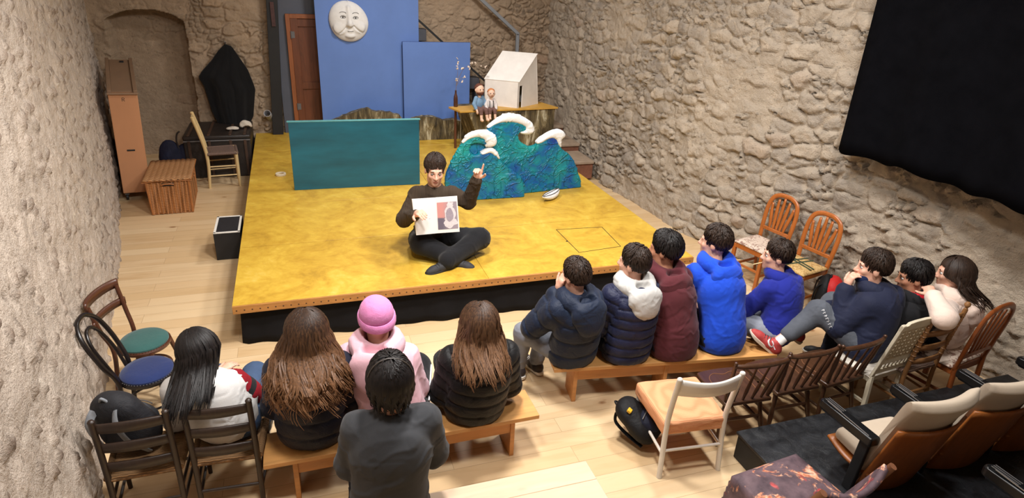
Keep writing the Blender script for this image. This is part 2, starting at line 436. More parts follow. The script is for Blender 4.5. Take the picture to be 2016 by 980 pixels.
def wall_sheet(name, pos, nrm, u0, u1, z0, z1, du, dz, relief, mat, extra=None, flip=False):
    nu = int((u1-u0)/du)+1; nz = int((z1-z0)/dz)+1
    U, Z = np.meshgrid(np.linspace(u0, u1, nu), np.linspace(z0, z1, nz))
    h, st, ti = relief(U, Z)
    if extra is not None: h = h+extra(U, Z)
    P = pos(U, Z); N = nrm(U, Z); V = P+N*h[..., None]
    i = np.arange(nu*nz).reshape(nz, nu)
    Q = np.stack([i[:-1, :-1], i[:-1, 1:], i[1:, 1:], i[1:, :-1]], -1).reshape(-1, 4)
    if flip: Q = Q[:, ::-1]
    o = from_arrays(name, V.reshape(-1, 3), Q, mat, None, 180, {'stone': st.ravel(), 'tint': ti.ravel()})
    return struct(o)

HCEIL = 4.4
YB = 5.47
M_STONE = stone_material('masonry', (200, 184, 164), (124, 118, 112), (168, 158, 148), fine=0.9)
_ry = np.array([-6.6, -5, -2.2, -0.6, 0.4, 1.2, 3, 4.4, 6.2]); _rx = np.array([5.80, 5.76, 5.66, 5.47, 5.18, 4.86, 4.79, 4.70, 4.58])
def xr(y):
    y = np.asarray(y, float); s = 0
    for d in (-0.5, -0.25, 0, 0.25, 0.5): s = s+np.interp(y+d, _ry, _rx)/5
    return s
def rw_pos(u, z): return np.stack([xr(u)+0.0*z, u, z], -1)
def rw_n(u, z):
    d = (xr(u+0.05)-xr(u-0.05))/0.1; n = np.stack([-np.ones_like(u), d, 0*u], -1); return n/np.linalg.norm(n, axis=-1, keepdims=True)
wall_sheet('wall_right', rw_pos, rw_n, -4.0, 5.7, -0.02, HCEIL, 0.016, 0.016, lambda u, z: rubble(u, z, 3, 0.25, 0.145, 0.050, 0.024), M_STONE, flip=True)

# left wall: rough old plaster with small stones showing
M_PLASTER = stone_material('rough_plaster', (218, 202, 186), (116, 96, 82), (170, 148, 130), fine=0.9)
def xl(y): return -1.545-0.1727*(np.asarray(y, float)-3.83)
def plaster(u, v):
    du = 0.05*fbm(u*4, v*4, seed=71); dv = 0.06*fbm(u*4, v*4, seed=72)
    f1, f2, r = voronoi((u+du)/0.085, (v+dv)/0.12, 70)
    chip = (r > 0.72)*sstep(0.34, 0.16, f1+0.14*vnoise(u*30, v*30, seed=73))
    pit = (r < 0.12)*sstep(0.30, 0.12, f1)
    h = 0.045*fbm(u*1.6, v*1.6, o=4, seed=74)+0.020*fbm(u*6, v*4.5, o=5, seed=75)-0.026*np.abs(fbm(u*15, v*11, o=4, seed=76))+0.016*chip*(0.4+r)-0.022*pit
    return h, np.clip(chip*1.0+pit, 0, 1), np.clip(np.where(r < 0.12, 0.02, (r-0.72)*2.2), 0, 1)
def lw_pos(u, z): return np.stack([xl(u)-0.03*np.maximum(0, z-0.3), u, z], -1)
wall_sheet('wall_left', lw_pos, lambda u, z: np.stack([np.full_like(u, 0.985), np.full_like(u, 0.170), 0*u], -1), -4.4, 5.7, -0.02, HCEIL, 0.017, 0.017, plaster, M_PLASTER)

# back wall with the blind arched niche
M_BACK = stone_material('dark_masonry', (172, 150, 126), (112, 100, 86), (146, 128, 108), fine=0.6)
a0 = at(203, 30, Y=YB); a1 = at(364, 50, Y=YB); ac = at(285, 20, Y=YB)
NX0, NX1, NZS, NZC = a0.x+0.01, a1.x, a1.z, ac.z
def niche(u, z):
    c = (a0.x+NX1)/2; w = (NX1-a0.x)/2
    top = NZS+(NZC-NZS)*np.sqrt(np.clip(1-((u-c)/w)**2, 0, 1))
    edge = 0.015*vnoise(u*9, z*9, seed=88)
    ins = (u > NX0) & (u < NX1+edge) & (z < top+edge)
    return np.where(ins, -0.40, 0.0)
def br_relief(u, z):
    h, st, ti = rubble(u, z, 23, 0.25, 0.15, 0.05, 0.022)
    ins = niche(u, z) < -0.1
    k = np.where(ins, 0.45, 1.0)
    arch = (np.abs(z-NZC-0.06) < 0.10) & (u < NX1+0.1)
    k = np.where(arch, 0.3, k)
    return h*k, st*np.where(arch, 0.3, np.where(ins, 0.7, 1.0)), ti
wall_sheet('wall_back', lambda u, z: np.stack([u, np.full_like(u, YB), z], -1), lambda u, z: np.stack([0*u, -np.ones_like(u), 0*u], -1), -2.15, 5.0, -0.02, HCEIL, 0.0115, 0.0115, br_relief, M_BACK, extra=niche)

# floor: long pine boards with knots
def plank_floor():
    m, nt, bs = nodes('pine_floorboards')
    tc = coords(nt, 'Object')
    br = nt.nodes.new('ShaderNodeTexBrick'); br.offset = 0.37; br.offset_frequency = 2
    for k, v in (('Scale', 1.0), ('Mortar Size', 0.0014), ('Mortar Smooth', 0.1), ('Bias', 0.0), ('Brick Width', 2.1), ('Row Height', 0.145)): br.inputs[k].default_value = v
    br.inputs['Color1'].default_value = (0, 0, 0, 1); br.inputs['Color2'].default_value = (1, 1, 1, 1); br.inputs['Mortar'].default_value = (0.5, 0.5, 0.5, 1)
    nt.links.new(tc, br.inputs['Vector'])
    tone = ramp(nt, br.outputs['Color'], [(0.0, lin((206, 175, 132))), (0.5, lin((213, 184, 144))), (1.0, lin((219, 193, 154)))])
    off = nt.nodes.new('ShaderNodeVectorMath'); off.operation = 'MULTIPLY_ADD'
    nt.links.new(br.outputs['Color'], off.inputs[0]); off.inputs[1].default_value = (7, 3, 5); nt.links.new(coords(nt, 'Object', (0.35, 3.2, 1)), off.inputs[2])
    g = noise(nt, off.outputs[0], 3.2, 7, 0.6, 1.0)
    grain = ramp(nt, g, [(0.28, (0.84, 0.77, 0.68, 1)), (0.5, (1, 1, 1, 1)), (0.75, (1.0, 0.97, 0.93, 1))])
    col = mixc(nt, 0.75, tone, grain, 'MULTIPLY')
    vo = nt.nodes.new('ShaderNodeTexVoronoi'); vo.inputs['Scale'].default_value = 2.7; vo.inputs['Randomness'].default_value = 1.0
    nt.links.new(coords(nt, 'Object', (0.7, 1.25, 1)), vo.inputs['Vector'])
    kn = ramp(nt, math_(nt, 'ADD', vo.outputs['Distance'], math_(nt, 'MULTIPLY', noise(nt, tc, 40, 2), 0.03)), [(0.055, (1, 1, 1, 1)), (0.095, (0, 0, 0, 1))])
    col = mixc(nt, math_(nt, 'MULTIPLY', kn, 0.8), col, lin((120, 78, 44)))
    ring = ramp(nt, vo.outputs['Distance'], [(0.06, (1, 1, 1, 1)), (0.16, (0, 0, 0, 1))])
    col = mixc(nt, math_(nt, 'MULTIPLY', ring, 0.22), col, lin((172, 124, 80)))
    seam = ramp(nt, br.outputs['Fac'], [(0.0, (0, 0, 0, 1)), (1.0, (1, 1, 1, 1))])
    col = mixc(nt, math_(nt, 'MULTIPLY', seam, 0.55), col, lin((120, 88, 56)))
    nt.links.new(col, bs.inputs['Base Color'])
    bs.inputs['Roughness'].default_value = 0.42; bs.inputs['Specular IOR Level'].default_value = 0.35
    bump(nt, bs, math_(nt, 'ADD', math_(nt, 'MULTIPLY', seam, -0.6), math_(nt, 'MULTIPLY', g, 0.15)), 0.3, 0.004)
    return m
M_FLOOR = plank_floor()
struct(MB().grid(lambda u, v: (-2.6+8.6*u, -6.6+12.6*v, 0), 2, 2).build('floor', M_FLOOR, smooth=0))
M_CEIL = plain('ceiling_plaster', (196, 184, 168), 0.9, 0.05, 3)
struct(MB().box((1.7, -0.5, HCEIL+0.05), (9.0, 13.2, 0.1)).build('ceiling', M_CEIL, smooth=0))
struct(MB().box((1.7, -6.65, 2.2), (9.0, 0.1, 4.4)).build('wall_front', M_CEIL, smooth=0))

# grey partition with the old wooden door behind the set, black post
M_GREY = plain('grey_blue_paint', (78, 82, 94), 0.6, 0.06, 5)
M_BLACK = plain('matt_black_paint', (22, 22, 24), 0.6, 0.25, 8)
M_DOOR = wood('old_door_wood', (142, 82, 44), 'Z', 0.6, 0.5, 5)
M_DOORD = wood('dark_door_wood', (104, 56, 30), 'Z', 0.6, 0.5, 5)
M_IRON = plain('grey_iron', (104, 102, 102), 0.5, 0.1, 30, 0.2)
px0 = at(546, 100, Y=5.40).x
dA = at(566, 27, Y=5.36); dB = at(575, 238, Y=5.36)
dx0 = (dA.x+dB.x)/2; dz1 = dA.z
struct(MB().box(((px0+2.3)/2, 5.42, 2.2), (2.3-px0, 0.04, 4.4)).build('trim_1', M_GREY, bevel=0.003))
pt, pb = at(535, 0, Y=5.36), at(547, 246, Y=5.36)
d_ = (pt-pb)/(pt.z-pb.z); post_b = pb+d_*(0.0-pb.z); post_t = pb+d_*(3.6-pb.z)
tr = struct(MB().bar(post_b, post_t, 0.15, 0.12, (0, 1, 0)).build('trim_2', M_BLACK, bevel=0.004))
MB().box((0, 0, 0), (0.05, 0.02, 0.32)).build('notice_strip', plain('dull_red_strip', (70, 40, 38), 0.6, 0.3, 20), tr).location = at(537, 28, Y=5.285)
o = bpy.data.objects.new('door_1', None); COL.objects.link(o); o.location = (dx0, 5.39, 0.36); struct(o)
W_, H_ = 0.80, dz1-0.36
mb = MB(); mb.box((0.03, -0.02, H_/2), (0.06, 0.05, H_)); mb.box((W_-0.03, -0.02, H_/2), (0.06, 0.05, H_)); mb.box((W_/2, -0.02, H_-0.03), (W_-0.12, 0.05, 0.06)); mb.build('door_frame', M_DOOR, o, bevel=0.004)
mb = MB()
for zz, hh in ((0.06, 0.12), (H_*0.42, 0.10), (H_-0.12, 0.10)): mb.box((W_/2, -0.027, zz), (W_-0.26, 0.035, hh))
for xx in (0.11, W_-0.11): mb.box((xx, -0.03, H_/2-0.03), (0.10, 0.035, H_-0.06))
mb.box((W_/2, -0.012, H_/2), (W_-0.2, 0.02, H_-0.1)); mb.build('door_leaf', M_DOORD, o, bevel=0.004)
for zz in (0.42, H_-0.28):
    MB().box((0.085, -0.050, zz), (0.05, 0.006, 0.09)).cyl((0.062, -0.056, zz-0.05), (0.062, -0.056, zz+0.05), 0.008).build('hinge', M_IRON, o)

# stone steps by the right wall
M_STEP = plain('worn_step_stone', (158, 138, 118), 0.85, 0.15, 9, bmp=0.4, bsc=30)
M_BRICKR = plain('brick_riser', (128, 84, 64), 0.9, 0.2, 18, bmp=0.4, bsc=40)
st = bpy.data.objects.new('trim_3', None); COL.objects.link(st); st.location = (0, 0, 0); struct(st, 'worn stone steps with brick risers climbing along the right wall')
for k, (px, py, zz) in enumerate(((1140, 318, 0.30), (1118, 283, 0.42), (1105, 247, 0.54), (1100, 214, 0.70))):
    q = at(px, py, Z=zz); xa = 4.25; xb = 4.66
    yb = YB+0.05
    MB().box(((xa+xb)/2, (q.y+0.01+yb)/2, zz/2-0.0), (xb-xa, yb-q.y-0.02, zz-0.05)).build('step_riser', M_BRICKR, st, bevel=0.006)
    MB().box(((xa+xb)/2, (q.y-0.02+min(yb, q.y+0.7))/2, zz-0.02), (xb-xa, min(yb, q.y+0.7)-q.y+0.02, 0.045)).build('step_tread', M_STEP, st, bevel=0.01)

# upper stair with steel rail along the back wall, climbing to the left
us = bpy.data.objects.new('trim_4', None); COL.objects.link(us); struct(us, 'grey upper stair with black stringer along the back wall')
M_RAIL = plain('grey_rail_paint', (132, 136, 142), 0.45, 0.06, 9)
M_GREYD = plain('dark_grey_stair', (74, 74, 80), 0.7, 0.1, 8)
s0, s1 = at(800, 18, Y=5.18), at(950, 155, Y=5.18)
dd = (s1-s0)
MB().bar(s0-dd*0.6, s1+dd*0.25, 0.03, 0.030, (0, 1, 0)).build('stringer', M_BLACK, us)
for k in range(7):
    q = s0+dd*((k-1.2)/4.2)
    MB().box((q.x-0.10, 5.31, q.z-0.17), (0.34, 0.22, 0.17)).build('stair_step', M_GREYD, us, bevel=0.006)
r = [at(925, -22, Y=5.25), at(1019, 66, Y=5.25), at(1017, 116, Y=5.25)]
mb = MB(); mb.bar(r[0], r[1]+(r[1]-r[0])*0.02, 0.05, 0.05, (0, 1, 0)); mb.bar(r[1], r[2], 0.05, 0.05, (0, 1, 0)); mb.build('handrail', M_RAIL, us, bevel=0.006)
mb = MB(); mb.bar((r[1].x, 5.25, r[2].z), (r[1].x, 5.25, 0.9), 0.05, 0.05, (0, 1, 0)).build('newel_post', M_RAIL, us)

# black curtain hung on the right wall
M_CURT = cloth('black_stage_cloth', (12, 12, 15), 0.2, 0.0, 1.0, 300, 0.1, 3, 0.1)
M_CURT.node_tree.nodes['Principled BSDF'].inputs['Specular IOR Level'].default_value = 0.02
cy0, cy1 = at(1655, 293, X=5.18), at(1725, 0, X=5.18)
def cur(u, v):
    y = cy0.y-u*3.6; f = 0.045*math.sin(u*34+1.3*math.sin(u*9))+0.03*math.sin(u*13+1)
    hang = 0.55+0.45*(1-v)
    x = 5.18-f*hang*0.8 + 0.02*v
    zb = cy0.z-0.012*math.sin(u*25)-0.012*math.sin(u*60)
    return (float(x), y+0.02*(1-v)*math.sin(u*40)-(cy0.y-cy1.y)*v*(1-u), zb+v*(HCEIL-0.25-zb))
cu = MB().grid(cur, 220, 24).build('curtain', M_CURT, smooth=180, solid=0.006)
tag(cu, 'large black stage curtain hanging in soft folds on the right stone wall', 'curtain')

# ================================================================== the stage and its set
HS, WS, DS = 0.376, 4.0918, 5.437
def yellow_deck():
    m, nt, bs = nodes('yellow_stage_paint'); v = coords(nt)
    a = noise(nt, v, 2.1, 7, 0.68, 0.9); b = noise(nt, v, 13, 5, 0.7, 0.5)
    f = math_(nt, 'ADD', math_(nt, 'MULTIPLY', a, 0.7), math_(nt, 'MULTIPLY', b, 0.3))
    col = ramp(nt, f, [(0.30, lin((156, 120, 42))), (0.45, lin((190, 150, 52))), (0.58, lin((206, 170, 64))), (0.72, lin((218, 188, 98)))])
    sp = ramp(nt, noise(nt, v, 5.5, 8, 0.75, 1.5), [(0.64, (0, 0, 0, 1)), (0.70, (1, 1, 1, 1))])
    col = mixc(nt, math_(nt, 'MULTIPLY', sp, 0.45), col, lin((222, 196, 120)))
    dk = ramp(nt, noise(nt, v, 3.7, 8, 0.7, 2.0), [(0.27, (1, 1, 1, 1)), (0.34, (0, 0, 0, 1))])
    col = mixc(nt, math_(nt, 'MULTIPLY', dk, 0.4), col, lin((120, 84, 24)))
    nt.links.new(col, bs.inputs['Base Color'])
    nt.links.new(ramp(nt, b, [(0.3, (0.34, 0.34, 0.34, 1)), (0.7, (0.52, 0.52, 0.52, 1))]), bs.inputs['Roughness'])
    bs.inputs['Specular IOR Level'].default_value = 0.4
    bump(nt, bs, b, 0.12, 0.004)
    return m
M_YEL = yellow_deck()
M_PLYEDGE = wood('plywood_edge', (176, 122, 62), 'X', 0.6, 0.6, 8)
M_SKIRT = cloth('black_skirt_cloth', (17, 16, 18), 0.2, 0.0, 0.95, 300, 0.1, 4, 0.15)
stage = thing('stage_platform', 'low stage platform painted ochre yellow with black cloth skirt', 'stage', (0, 0, 0))
rows = [0, 1.116, 2.228, 3.31, 4.38, DS]; g = 0.005
for j in range(5):
    for i in range(2):
        x0, x1 = (0, WS/2-0.001) if i == 0 else (WS/2+0.001, WS)
        y0, y1 = rows[j]+(g if j else 0), rows[j+1]-g
        MB().box(((x0+x1)/2, (y0+y1)/2, HS-0.01), (x1-x0, y1-y0, 0.02)).build('deck_panel', M_YEL, stage, bevel=0.003)
MB().box((WS/2, DS/2, HS-0.030), (WS-0.02, DS-0.02, 0.018)).build('deck_frame', M_BLACK, stage)
def nailed_edge():
    m = wood('nailed_plywood_edge', (176, 122, 62), 'X', 0.6, 0.6, 8); nt = m.node_tree; bs = nt.nodes['Principled BSDF']; old = bs.inputs['Base Color'].links[0].from_socket
    tc = nt.nodes.new('ShaderNodeTexCoord'); s = nt.nodes.new('ShaderNodeSeparateXYZ'); nt.links.new(tc.outputs['Object'], s.inputs[0])
    fx = math_(nt, 'SUBTRACT', math_(nt, 'FRACT', math_(nt, 'DIVIDE', s.outputs['X'], 0.0567)), 0.5); dx = math_(nt, 'MULTIPLY', fx, 0.0567); dz = math_(nt, 'SUBTRACT', s.outputs['Z'], HS-0.040)
    r2 = math_(nt, 'ADD', math_(nt, 'MULTIPLY', dx, dx), math_(nt, 'MULTIPLY', dz, dz)); dot = math_(nt, 'LESS_THAN', r2, 0.0062**2)
    nt.links.new(mixc(nt, dot, old, lin((66, 40, 24))), bs.inputs['Base Color']); return m
M_NAILED = nailed_edge()
ed = MB().box((WS/2, -0.008, HS-0.036), (WS, 0.016, 0.066)).build('front_edge', M_NAILED, stage, bevel=0.002)
# skirt: softly rippled cloth around the legs
def skirt(u, v):
    p = u*(DS*2+WS); i = 0.05
    w = 0.012*math.sin(p*9)+0.01*math.sin(p*23+2)
    out = w*(1-v)+0.02*(1-v)
    if p < DS: q = (i-out, DS-0.05-p*(DS-0.1)/DS)
    elif p < DS+WS: q = (i+(p-DS)*(WS-2*i)/WS, i-out)
    else: q = (WS-i+out, i+(p-DS-WS)*(DS-0.1)/DS)
    return (q[0], q[1], 0.004+v*(HS-0.045))
MB().grid(skirt, 420, 6).build('skirt', M_SKIRT, stage, smooth=60, solid=0.004)
t = [at(*q, Z=HS) for q in ((1095, 452), (1185, 447), (1222, 485), (1140, 497))]
mb = MB()
for k in range(4): mb.bar(t[k]+Vector((0, 0, 0.0012)), t[(k+1) % 4]+Vector((0, 0, 0.0012)), 0.006, 0.002)
q = at(1116, 475, Z=HS); mb.cyl(q, q+Vector((0, 0, 0.0022)), 0.011, n=12)
mb.build('trapdoor_joint', plain('dark_joint', (60, 42, 16), 0.8), stage)

# teal panel
M_TEAL = plain('brushed_teal_paint', (20, 92, 112), 0.42, 0.30, 2.2, stretch=(0.5, 1, 2.2), bmp=0.05, bsc=30)
M_LEDGE = plain('pale_teal_edge', (88, 150, 152), 0.5)
tl, tr_ = at(580, 375, Z=HS), at(827, 363, Z=HS); cen = (tl+tr_)/2
tp = thing('painted_panel', 'low wide teal painted panel standing on the yellow stage', 'panel', cen, math.atan2(tr_.y-tl.y, tr_.x-tl.x))
Wt = (tr_-tl).length; Ht = 0.785
MB().box((0, 0.022, Ht/2), (Wt, 0.03, Ht)).build('face_board', M_TEAL, tp, bevel=0.003)
MB().box((0, 0.030, Ht+0.004), (Wt+0.03, 0.055, 0.010)).build('top_edge', M_LEDGE, tp, bevel=0.002)
for s in (-1, 1): MB().bar((s*Wt*0.33, 0.05, Ht*0.75), (s*Wt*0.33, 0.34, 0.012), 0.04, 0.02).bar((s*Wt*0.33, 0.04, 0.012), (s*Wt*0.33, 0.36, 0.012), 0.04, 0.02).build('brace', M_PLYEDGE, tp)

# blue flats
M_BLUE = plain('blue_flat_paint', (94, 126, 190), 0.55, 0.06, 2.5, bmp=0.04, bsc=90)
M_BLUEE = plain('blue_flat_edge', (44, 60, 110), 0.6)
def flat(label, pxl, pxr, ptop, Y, top=None):
    a, b = at(pxl, 237, Y=Y), at(pxr, 130, Y=Y); tp_ = at((pxl+pxr)/2, ptop, Y=Y).z if top is None else top
    f = thing('scenery_flat', label, 'stage flat', ((a.x+b.x)/2, Y, HS), 0, 'blue scenery flats')
    W, H = b.x-a.x, tp_-HS
    MB().box((0, 0, H/2), (W, 0.018, H)).build('painted_face', M_BLUE, f, bevel=0.002)
    mb = MB()
    for xx in (-W/2+0.02, W/2-0.02): mb.box((xx, 0.03, H/2), (0.04, 0.04, H))
    for zz in (0.02, H*0.5, H-0.02): mb.box((0, 0.03, zz), (W-0.08, 0.04, 0.04))
    mb.build('batten_frame', M_BLUEE, f)
    mb = MB()
    mb.bar((0, 0.05, H*0.45), (0, 0.25, 0.012), 0.04, 0.02); mb.bar((0, 0.04, 0.012), (0, 0.27, 0.012), 0.05, 0.02); mb.build('brace', M_PLYEDGE, f)
    return f
tall = flat('tallest blue scenery flat with the white moon face on it', 636, 825, 0, 5.10, 2.72)
shortf = flat('shorter blue scenery flat standing behind the dry blossom twig', 796, 925, 83, 4.985)

# moon face (plaster relief hung on the tall flat)
M_MOON = plain('chalky_white', (226, 224, 221), 0.8, 0.06, 12, bmp=0.15, bsc=40)
M_MOOND = plain('pencil_grey', (70, 68, 70), 0.8)
mc = at(687, 43, Y=5.0); ml, mr = at(648, 43, Y=5.0), at(726, 43, Y=5.0); mt, mbm = at(687, 2, Y=5.0), at(687, 84, Y=5.0)
mo = thing('moon_face', 'white sculpted moon face hanging on the tall blue flat', 'moon face', (mc.x, 5.082, mc.z))
RX, RZ = (mr.x-ml.x)/2, (mt.z-mbm.z)/2
S = SDF(0.008)
S.ell((0.01, 0.0, -0.02), (RX*0.985, 0.095, RZ*0.93), k=0.06).ell((-0.03, 0.0, 0.06), (RX*0.84, 0.09, RZ*0.78), k=0.06)
S.cone((0.0, -0.085, 0.19), (0.012, -0.108, -0.02), 0.020, 0.030, k=0.03).cone((0.012, -0.115, -0.025), (0.012, -0.115, -0.035), 0.036, 0.036, k=0.02)
S.ell((-0.017, -0.105, -0.04), (0.022, 0.02, 0.018), k=0.015).ell((0.045, -0.105, -0.04), (0.022, 0.02, 0.018), k=0.015)
S.ell((-0.13, -0.068, -0.09), (0.085, 0.035, 0.075), k=0.03).ell((0.14, -0.068, -0.075), (0.08, 0.035, 0.07), k=0.03)
S.ell((0.015, -0.082, -0.118), (0.035, 0.02, 0.012), k=0.012).ell((0.015, -0.080, -0.138), (0.028, 0.02, 0.011), k=0.012).ell((0.01, -0.072, -0.19), (0.06, 0.03, 0.03), k=0.03)
S.cut((-0.08, -0.115, 0.062), (0.035, 0.03, 0.020), k=0.015).cut((0.095, -0.115, 0.055), (0.035, 0.03, 0.020), k=0.015)
for sgn, a, b, c in ((-1, (-0.035, -0.1, -0.07), (-0.075, -0.11, -0.12), (-0.13, -0.085, -0.16)), (1, (0.06, -0.105, -0.055), (0.105, -0.108, -0.105), (0.17, -0.08, -0.14))):
    for u in np.linspace(0, 1, 14): p = (1-u)**2*np.array(a)+2*u*(1-u)*np.array(b)+u*u*np.array(c); S.cut(p+np.array((0, 0.006, 0)), (0.009, 0.016, 0.009), k=0.012)
S.clip(lambda X, Y, Z: Y+0*X+0*Z)
fr_ = S.build('face_relief', M_MOON, mo)
_mv = np.array([v.co[:] for v in fr_.data.vertices])
def on_moon(x, z):
    d = np.hypot(_mv[:, 0]-x, _mv[:, 2]-z); return float(_mv[d < 0.014][:, 1].min())-0.001
mb = MB()
for cx, cz in ((-0.08, 0.062), (0.095, 0.055)):
    for yy, r_, s_ in ((0, 0.0045, 1),):
        up = [(cx+0.036*math.cos(a), on_moon(cx+0.036*math.cos(a), cz+0.017*math.sin(a)), cz+0.017*math.sin(a)) for a in np.linspace(0.1, PI-0.1, 9)]
        dn = [(cx+0.036*math.cos(a), on_moon(cx+0.036*math.cos(a), cz-0.013*math.sin(a)), cz-0.013*math.sin(a)) for a in np.linspace(0.1, PI-0.1, 9)]
        mb.tube(up, 0.0035, 6).tube(dn, 0.002, 6)
    br_ = [(cx+0.045*math.cos(a), on_moon(cx+0.045*math.cos(a), cz+0.048+0.022*math.sin(a)), cz+0.048+0.022*math.sin(a)) for a in np.linspace(0.2, PI-0.3, 9)]
    mb.tube(br_, 0.003, 6)
mb.tube([(-0.025, on_moon(-.025, -.126), -0.126), (0.015, on_moon(.015, -.130), -0.130), (0.055, on_moon(.055, -.124), -0.124)], 0.0028, 6)
mb.build('drawn_features', M_MOOND, mo)
for cx, cz in ((-0.08, 0.060), (0.095, 0.053)):
    e_ = MB().sphere((cx, on_moon(cx, cz), cz), (0.010, 0.004, 0.011), 10).build('pupil', M_MOOND, mo)
MB().tube([(0, -0.05, RZ*0.9), (0.0, -0.02, 0.5), (0, 0.0, 0.62)], 0.002, 6).build('hanging_cord', M_MOON, mo)

# painted rocks along the back
def rock_paint():
    m, nt, bs = nodes('streaked_rock_paint'); v = coords(nt, 'Object', (1, 1, 0.22))
    a = noise(nt, v, 9, 6, 0.7, 1.2); b = noise(nt, coords(nt), 3, 4)
    col = ramp(nt, a, [(0.34, lin((42, 36, 24))), (0.46, lin((92, 80, 56))), (0.56, lin((132, 118, 86))), (0.66, lin((206, 198, 172)))])
    col = mixc(nt, ramp(nt, b, [(0.42, (0, 0, 0, 1)), (0.62, (0.6, 0.6, 0.6, 1))]), col, lin((62, 50, 30)))
    nt.links.new(col, bs.inputs['Base Color']); bs.inputs['Roughness'].default_value = 0.7
    bump(nt, bs, a, 0.5, 0.02); return m
M_ROCK = rock_paint()
def cutout(name, label, pts, Y, th=0.10, foot=HS):
    P = [at(x, y, Y=Y) for x, y in pts]; xs = [p.x for p in P]; o = thing(name, label, 'stage prop', ((min(xs)+max(xs))/2, Y, foot))
    cx = (min(xs)+max(xs))/2; top = [(p.x-cx, p.z-foot) for p in P]
    fine = []
    for a, b in zip(top, top[1:]):
        for k in range(6):
            t_ = k/6; x = a[0]+(b[0]-a[0])*t_; z = a[1]+(b[1]-a[1])*t_
            fine.append((x, z+0.012*vnoise(np.array(x*19), np.array(z*7), seed=5)))
    fine.append(top[-1]); fine = [(float(a), float(b)) for a, b in fine]
    n = len(fine)-1
    def f(u, v):
        k = u*n; i = min(int(k), n-1); t_ = k-i; x = fine[i][0]+(fine[i+1][0]-fine[i][0])*t_; zt = fine[i][1]+(fine[i+1][1]-fine[i][1])*t_
        bulge = (0.06*float(fbm(np.array(x*4), np.array(v*1.2), seed=9))+0.03*math.sin(x*9))*math.sin(min(1, v*1.3)*PI*0.5+0.2)
        return (x, -th/2-abs(bulge)*0.8, zt*v)
    mb = MB().grid(f, n+1, 14)
    m = len(mb.v); back = [(x, th/2, z) for x, _, z in mb.v]
    fb = [tuple(reversed(q)) for q in mb.f]; mb.add(back, fb)
    nu = n+1; nv = 14
    edge = [i for i in range(nu)]+[j*nu+nu-1 for j in range(1, nv)]+[(nv-1)*nu+i for i in range(nu-2, -1, -1)]+[j*nu for j in range(nv-2, 0, -1)]
    mb.f += [(edge[(k+1) % len(edge)], edge[k], edge[k]+m, edge[(k+1) % len(edge)]+m) for k in range(len(edge))]; mb.m += [0]*len(edge)
    mb.build('rock_face', M_ROCK, o, smooth=50)
    return o
cutout('rock_cutout', 'rounded painted rock hill showing above the teal panel', [(650, 240), (664, 232), (686, 222), (712, 213), (722, 212), (742, 219), (768, 221), (786, 226), (800, 245)], 4.82)
cutout('rock_cutout', 'low streaked rock cutout at the foot of the short blue flat', [(806, 236), (822, 229), (842, 227), (857, 229), (872, 235), (892, 234), (906, 239), (922, 238), (936, 226), (950, 216)], 4.72)

# rock plinth with its yellow shelf board
F0, F1 = at(930, 222, Z=0.95), at(1095, 214, Z=0.95)
pl = thing('rock_plinth', 'tall dark painted rock block carrying the toy house', 'plinth', ((F0.x+F1.x)/2, (F0.y+F1.y)/2, HS), math.atan2(F1.y-F0.y, F1.x-F0.x))
wp = (F1-F0).length; hp = 0.95-HS
S = SDF(0.016)
def pbox(X, Y, Z):
    X = X+0*Y+0*Z; Y = Y+0*X; Z = Z+0*X
    n_ = 0.05*fbm(X*3.2, Z*1.3, Y*2, o=4, seed=17)
    xl_ = -wp/2+0.17-(Z/hp)*0.22
    d = np.maximum(np.maximum(xl_-X, X-wp/2), np.maximum(np.maximum(0.03-Y+n_, Y-0.62), np.maximum(-Z+0.001, Z-hp+0.0)))
    return d
S.ell((0, 0.3, hp/2), (wp, 1.2, 1.0)); S.p.append(('f', pbox))
lo_hack = S
V, Q = None, None
def solve_box(lo, hi, h, fn):
    ax = [np.arange(lo[i], hi[i], h) for i in range(3)]; D = fn(*np.meshgrid(*ax, indexing='ij')).astype(np.float32)
    return _surface_nets(D, np.array(lo, float), h)
V, Q = solve_box((-wp/2-0.2, -0.15, -0.05), (wp/2+0.1, 0.72, hp+0.05), 0.016, pbox); V[:, 2] = np.maximum(V[:, 2], 0)
from_arrays('rock_body', V, Q, M_ROCK, pl, 45)
sh = [at(883, 210, Z=0.975), at(906, 219, Z=0.975), at(1099, 211, Z=0.975), at(1058, 199, Z=0.975)]
sh2 = sh
M_SHELF = plain('ochre_board', (196, 150, 66), 0.5, 0.15, 6)
inv = pl.matrix_basis.inverted()
LS = [inv @ p for p in sh]
LS = [LS[0], LS[1], LS[2], LS[3]]
MB().prism([(p.x, p.y) for p in LS], lambda a, b: Vector((a, b, hp+0.001)), lambda a, b: Vector((a, b, hp+0.026))).build('shelf_board', M_SHELF, pl, bevel=0.003)
M_BROWN = wood('dark_stick', (92, 52, 34), 'Z', 0.6, 0.5)
bq = at(897, 214, Z=0.95); bl = inv @ bq
MB().tube([(bl.x, bl.y, 0.0), (bl.x, bl.y, 0.25), (bl.x, bl.y, hp+0.005)], [0.017, 0.020, 0.018], 10).build('shelf_leg', M_BROWN, pl)
rq = inv @ at(908, 219, Z=0.95)
MB().tube([(rq.x+0.0, rq.y+0.015, 0.0), (rq.x+0.0, rq.y+0.015, hp)], 0.006, 8).build('steel_rod', plain('thin_steel_rod', (150, 146, 138), 0.35, metal=0.7), pl)
ZT = 0.95+0.026

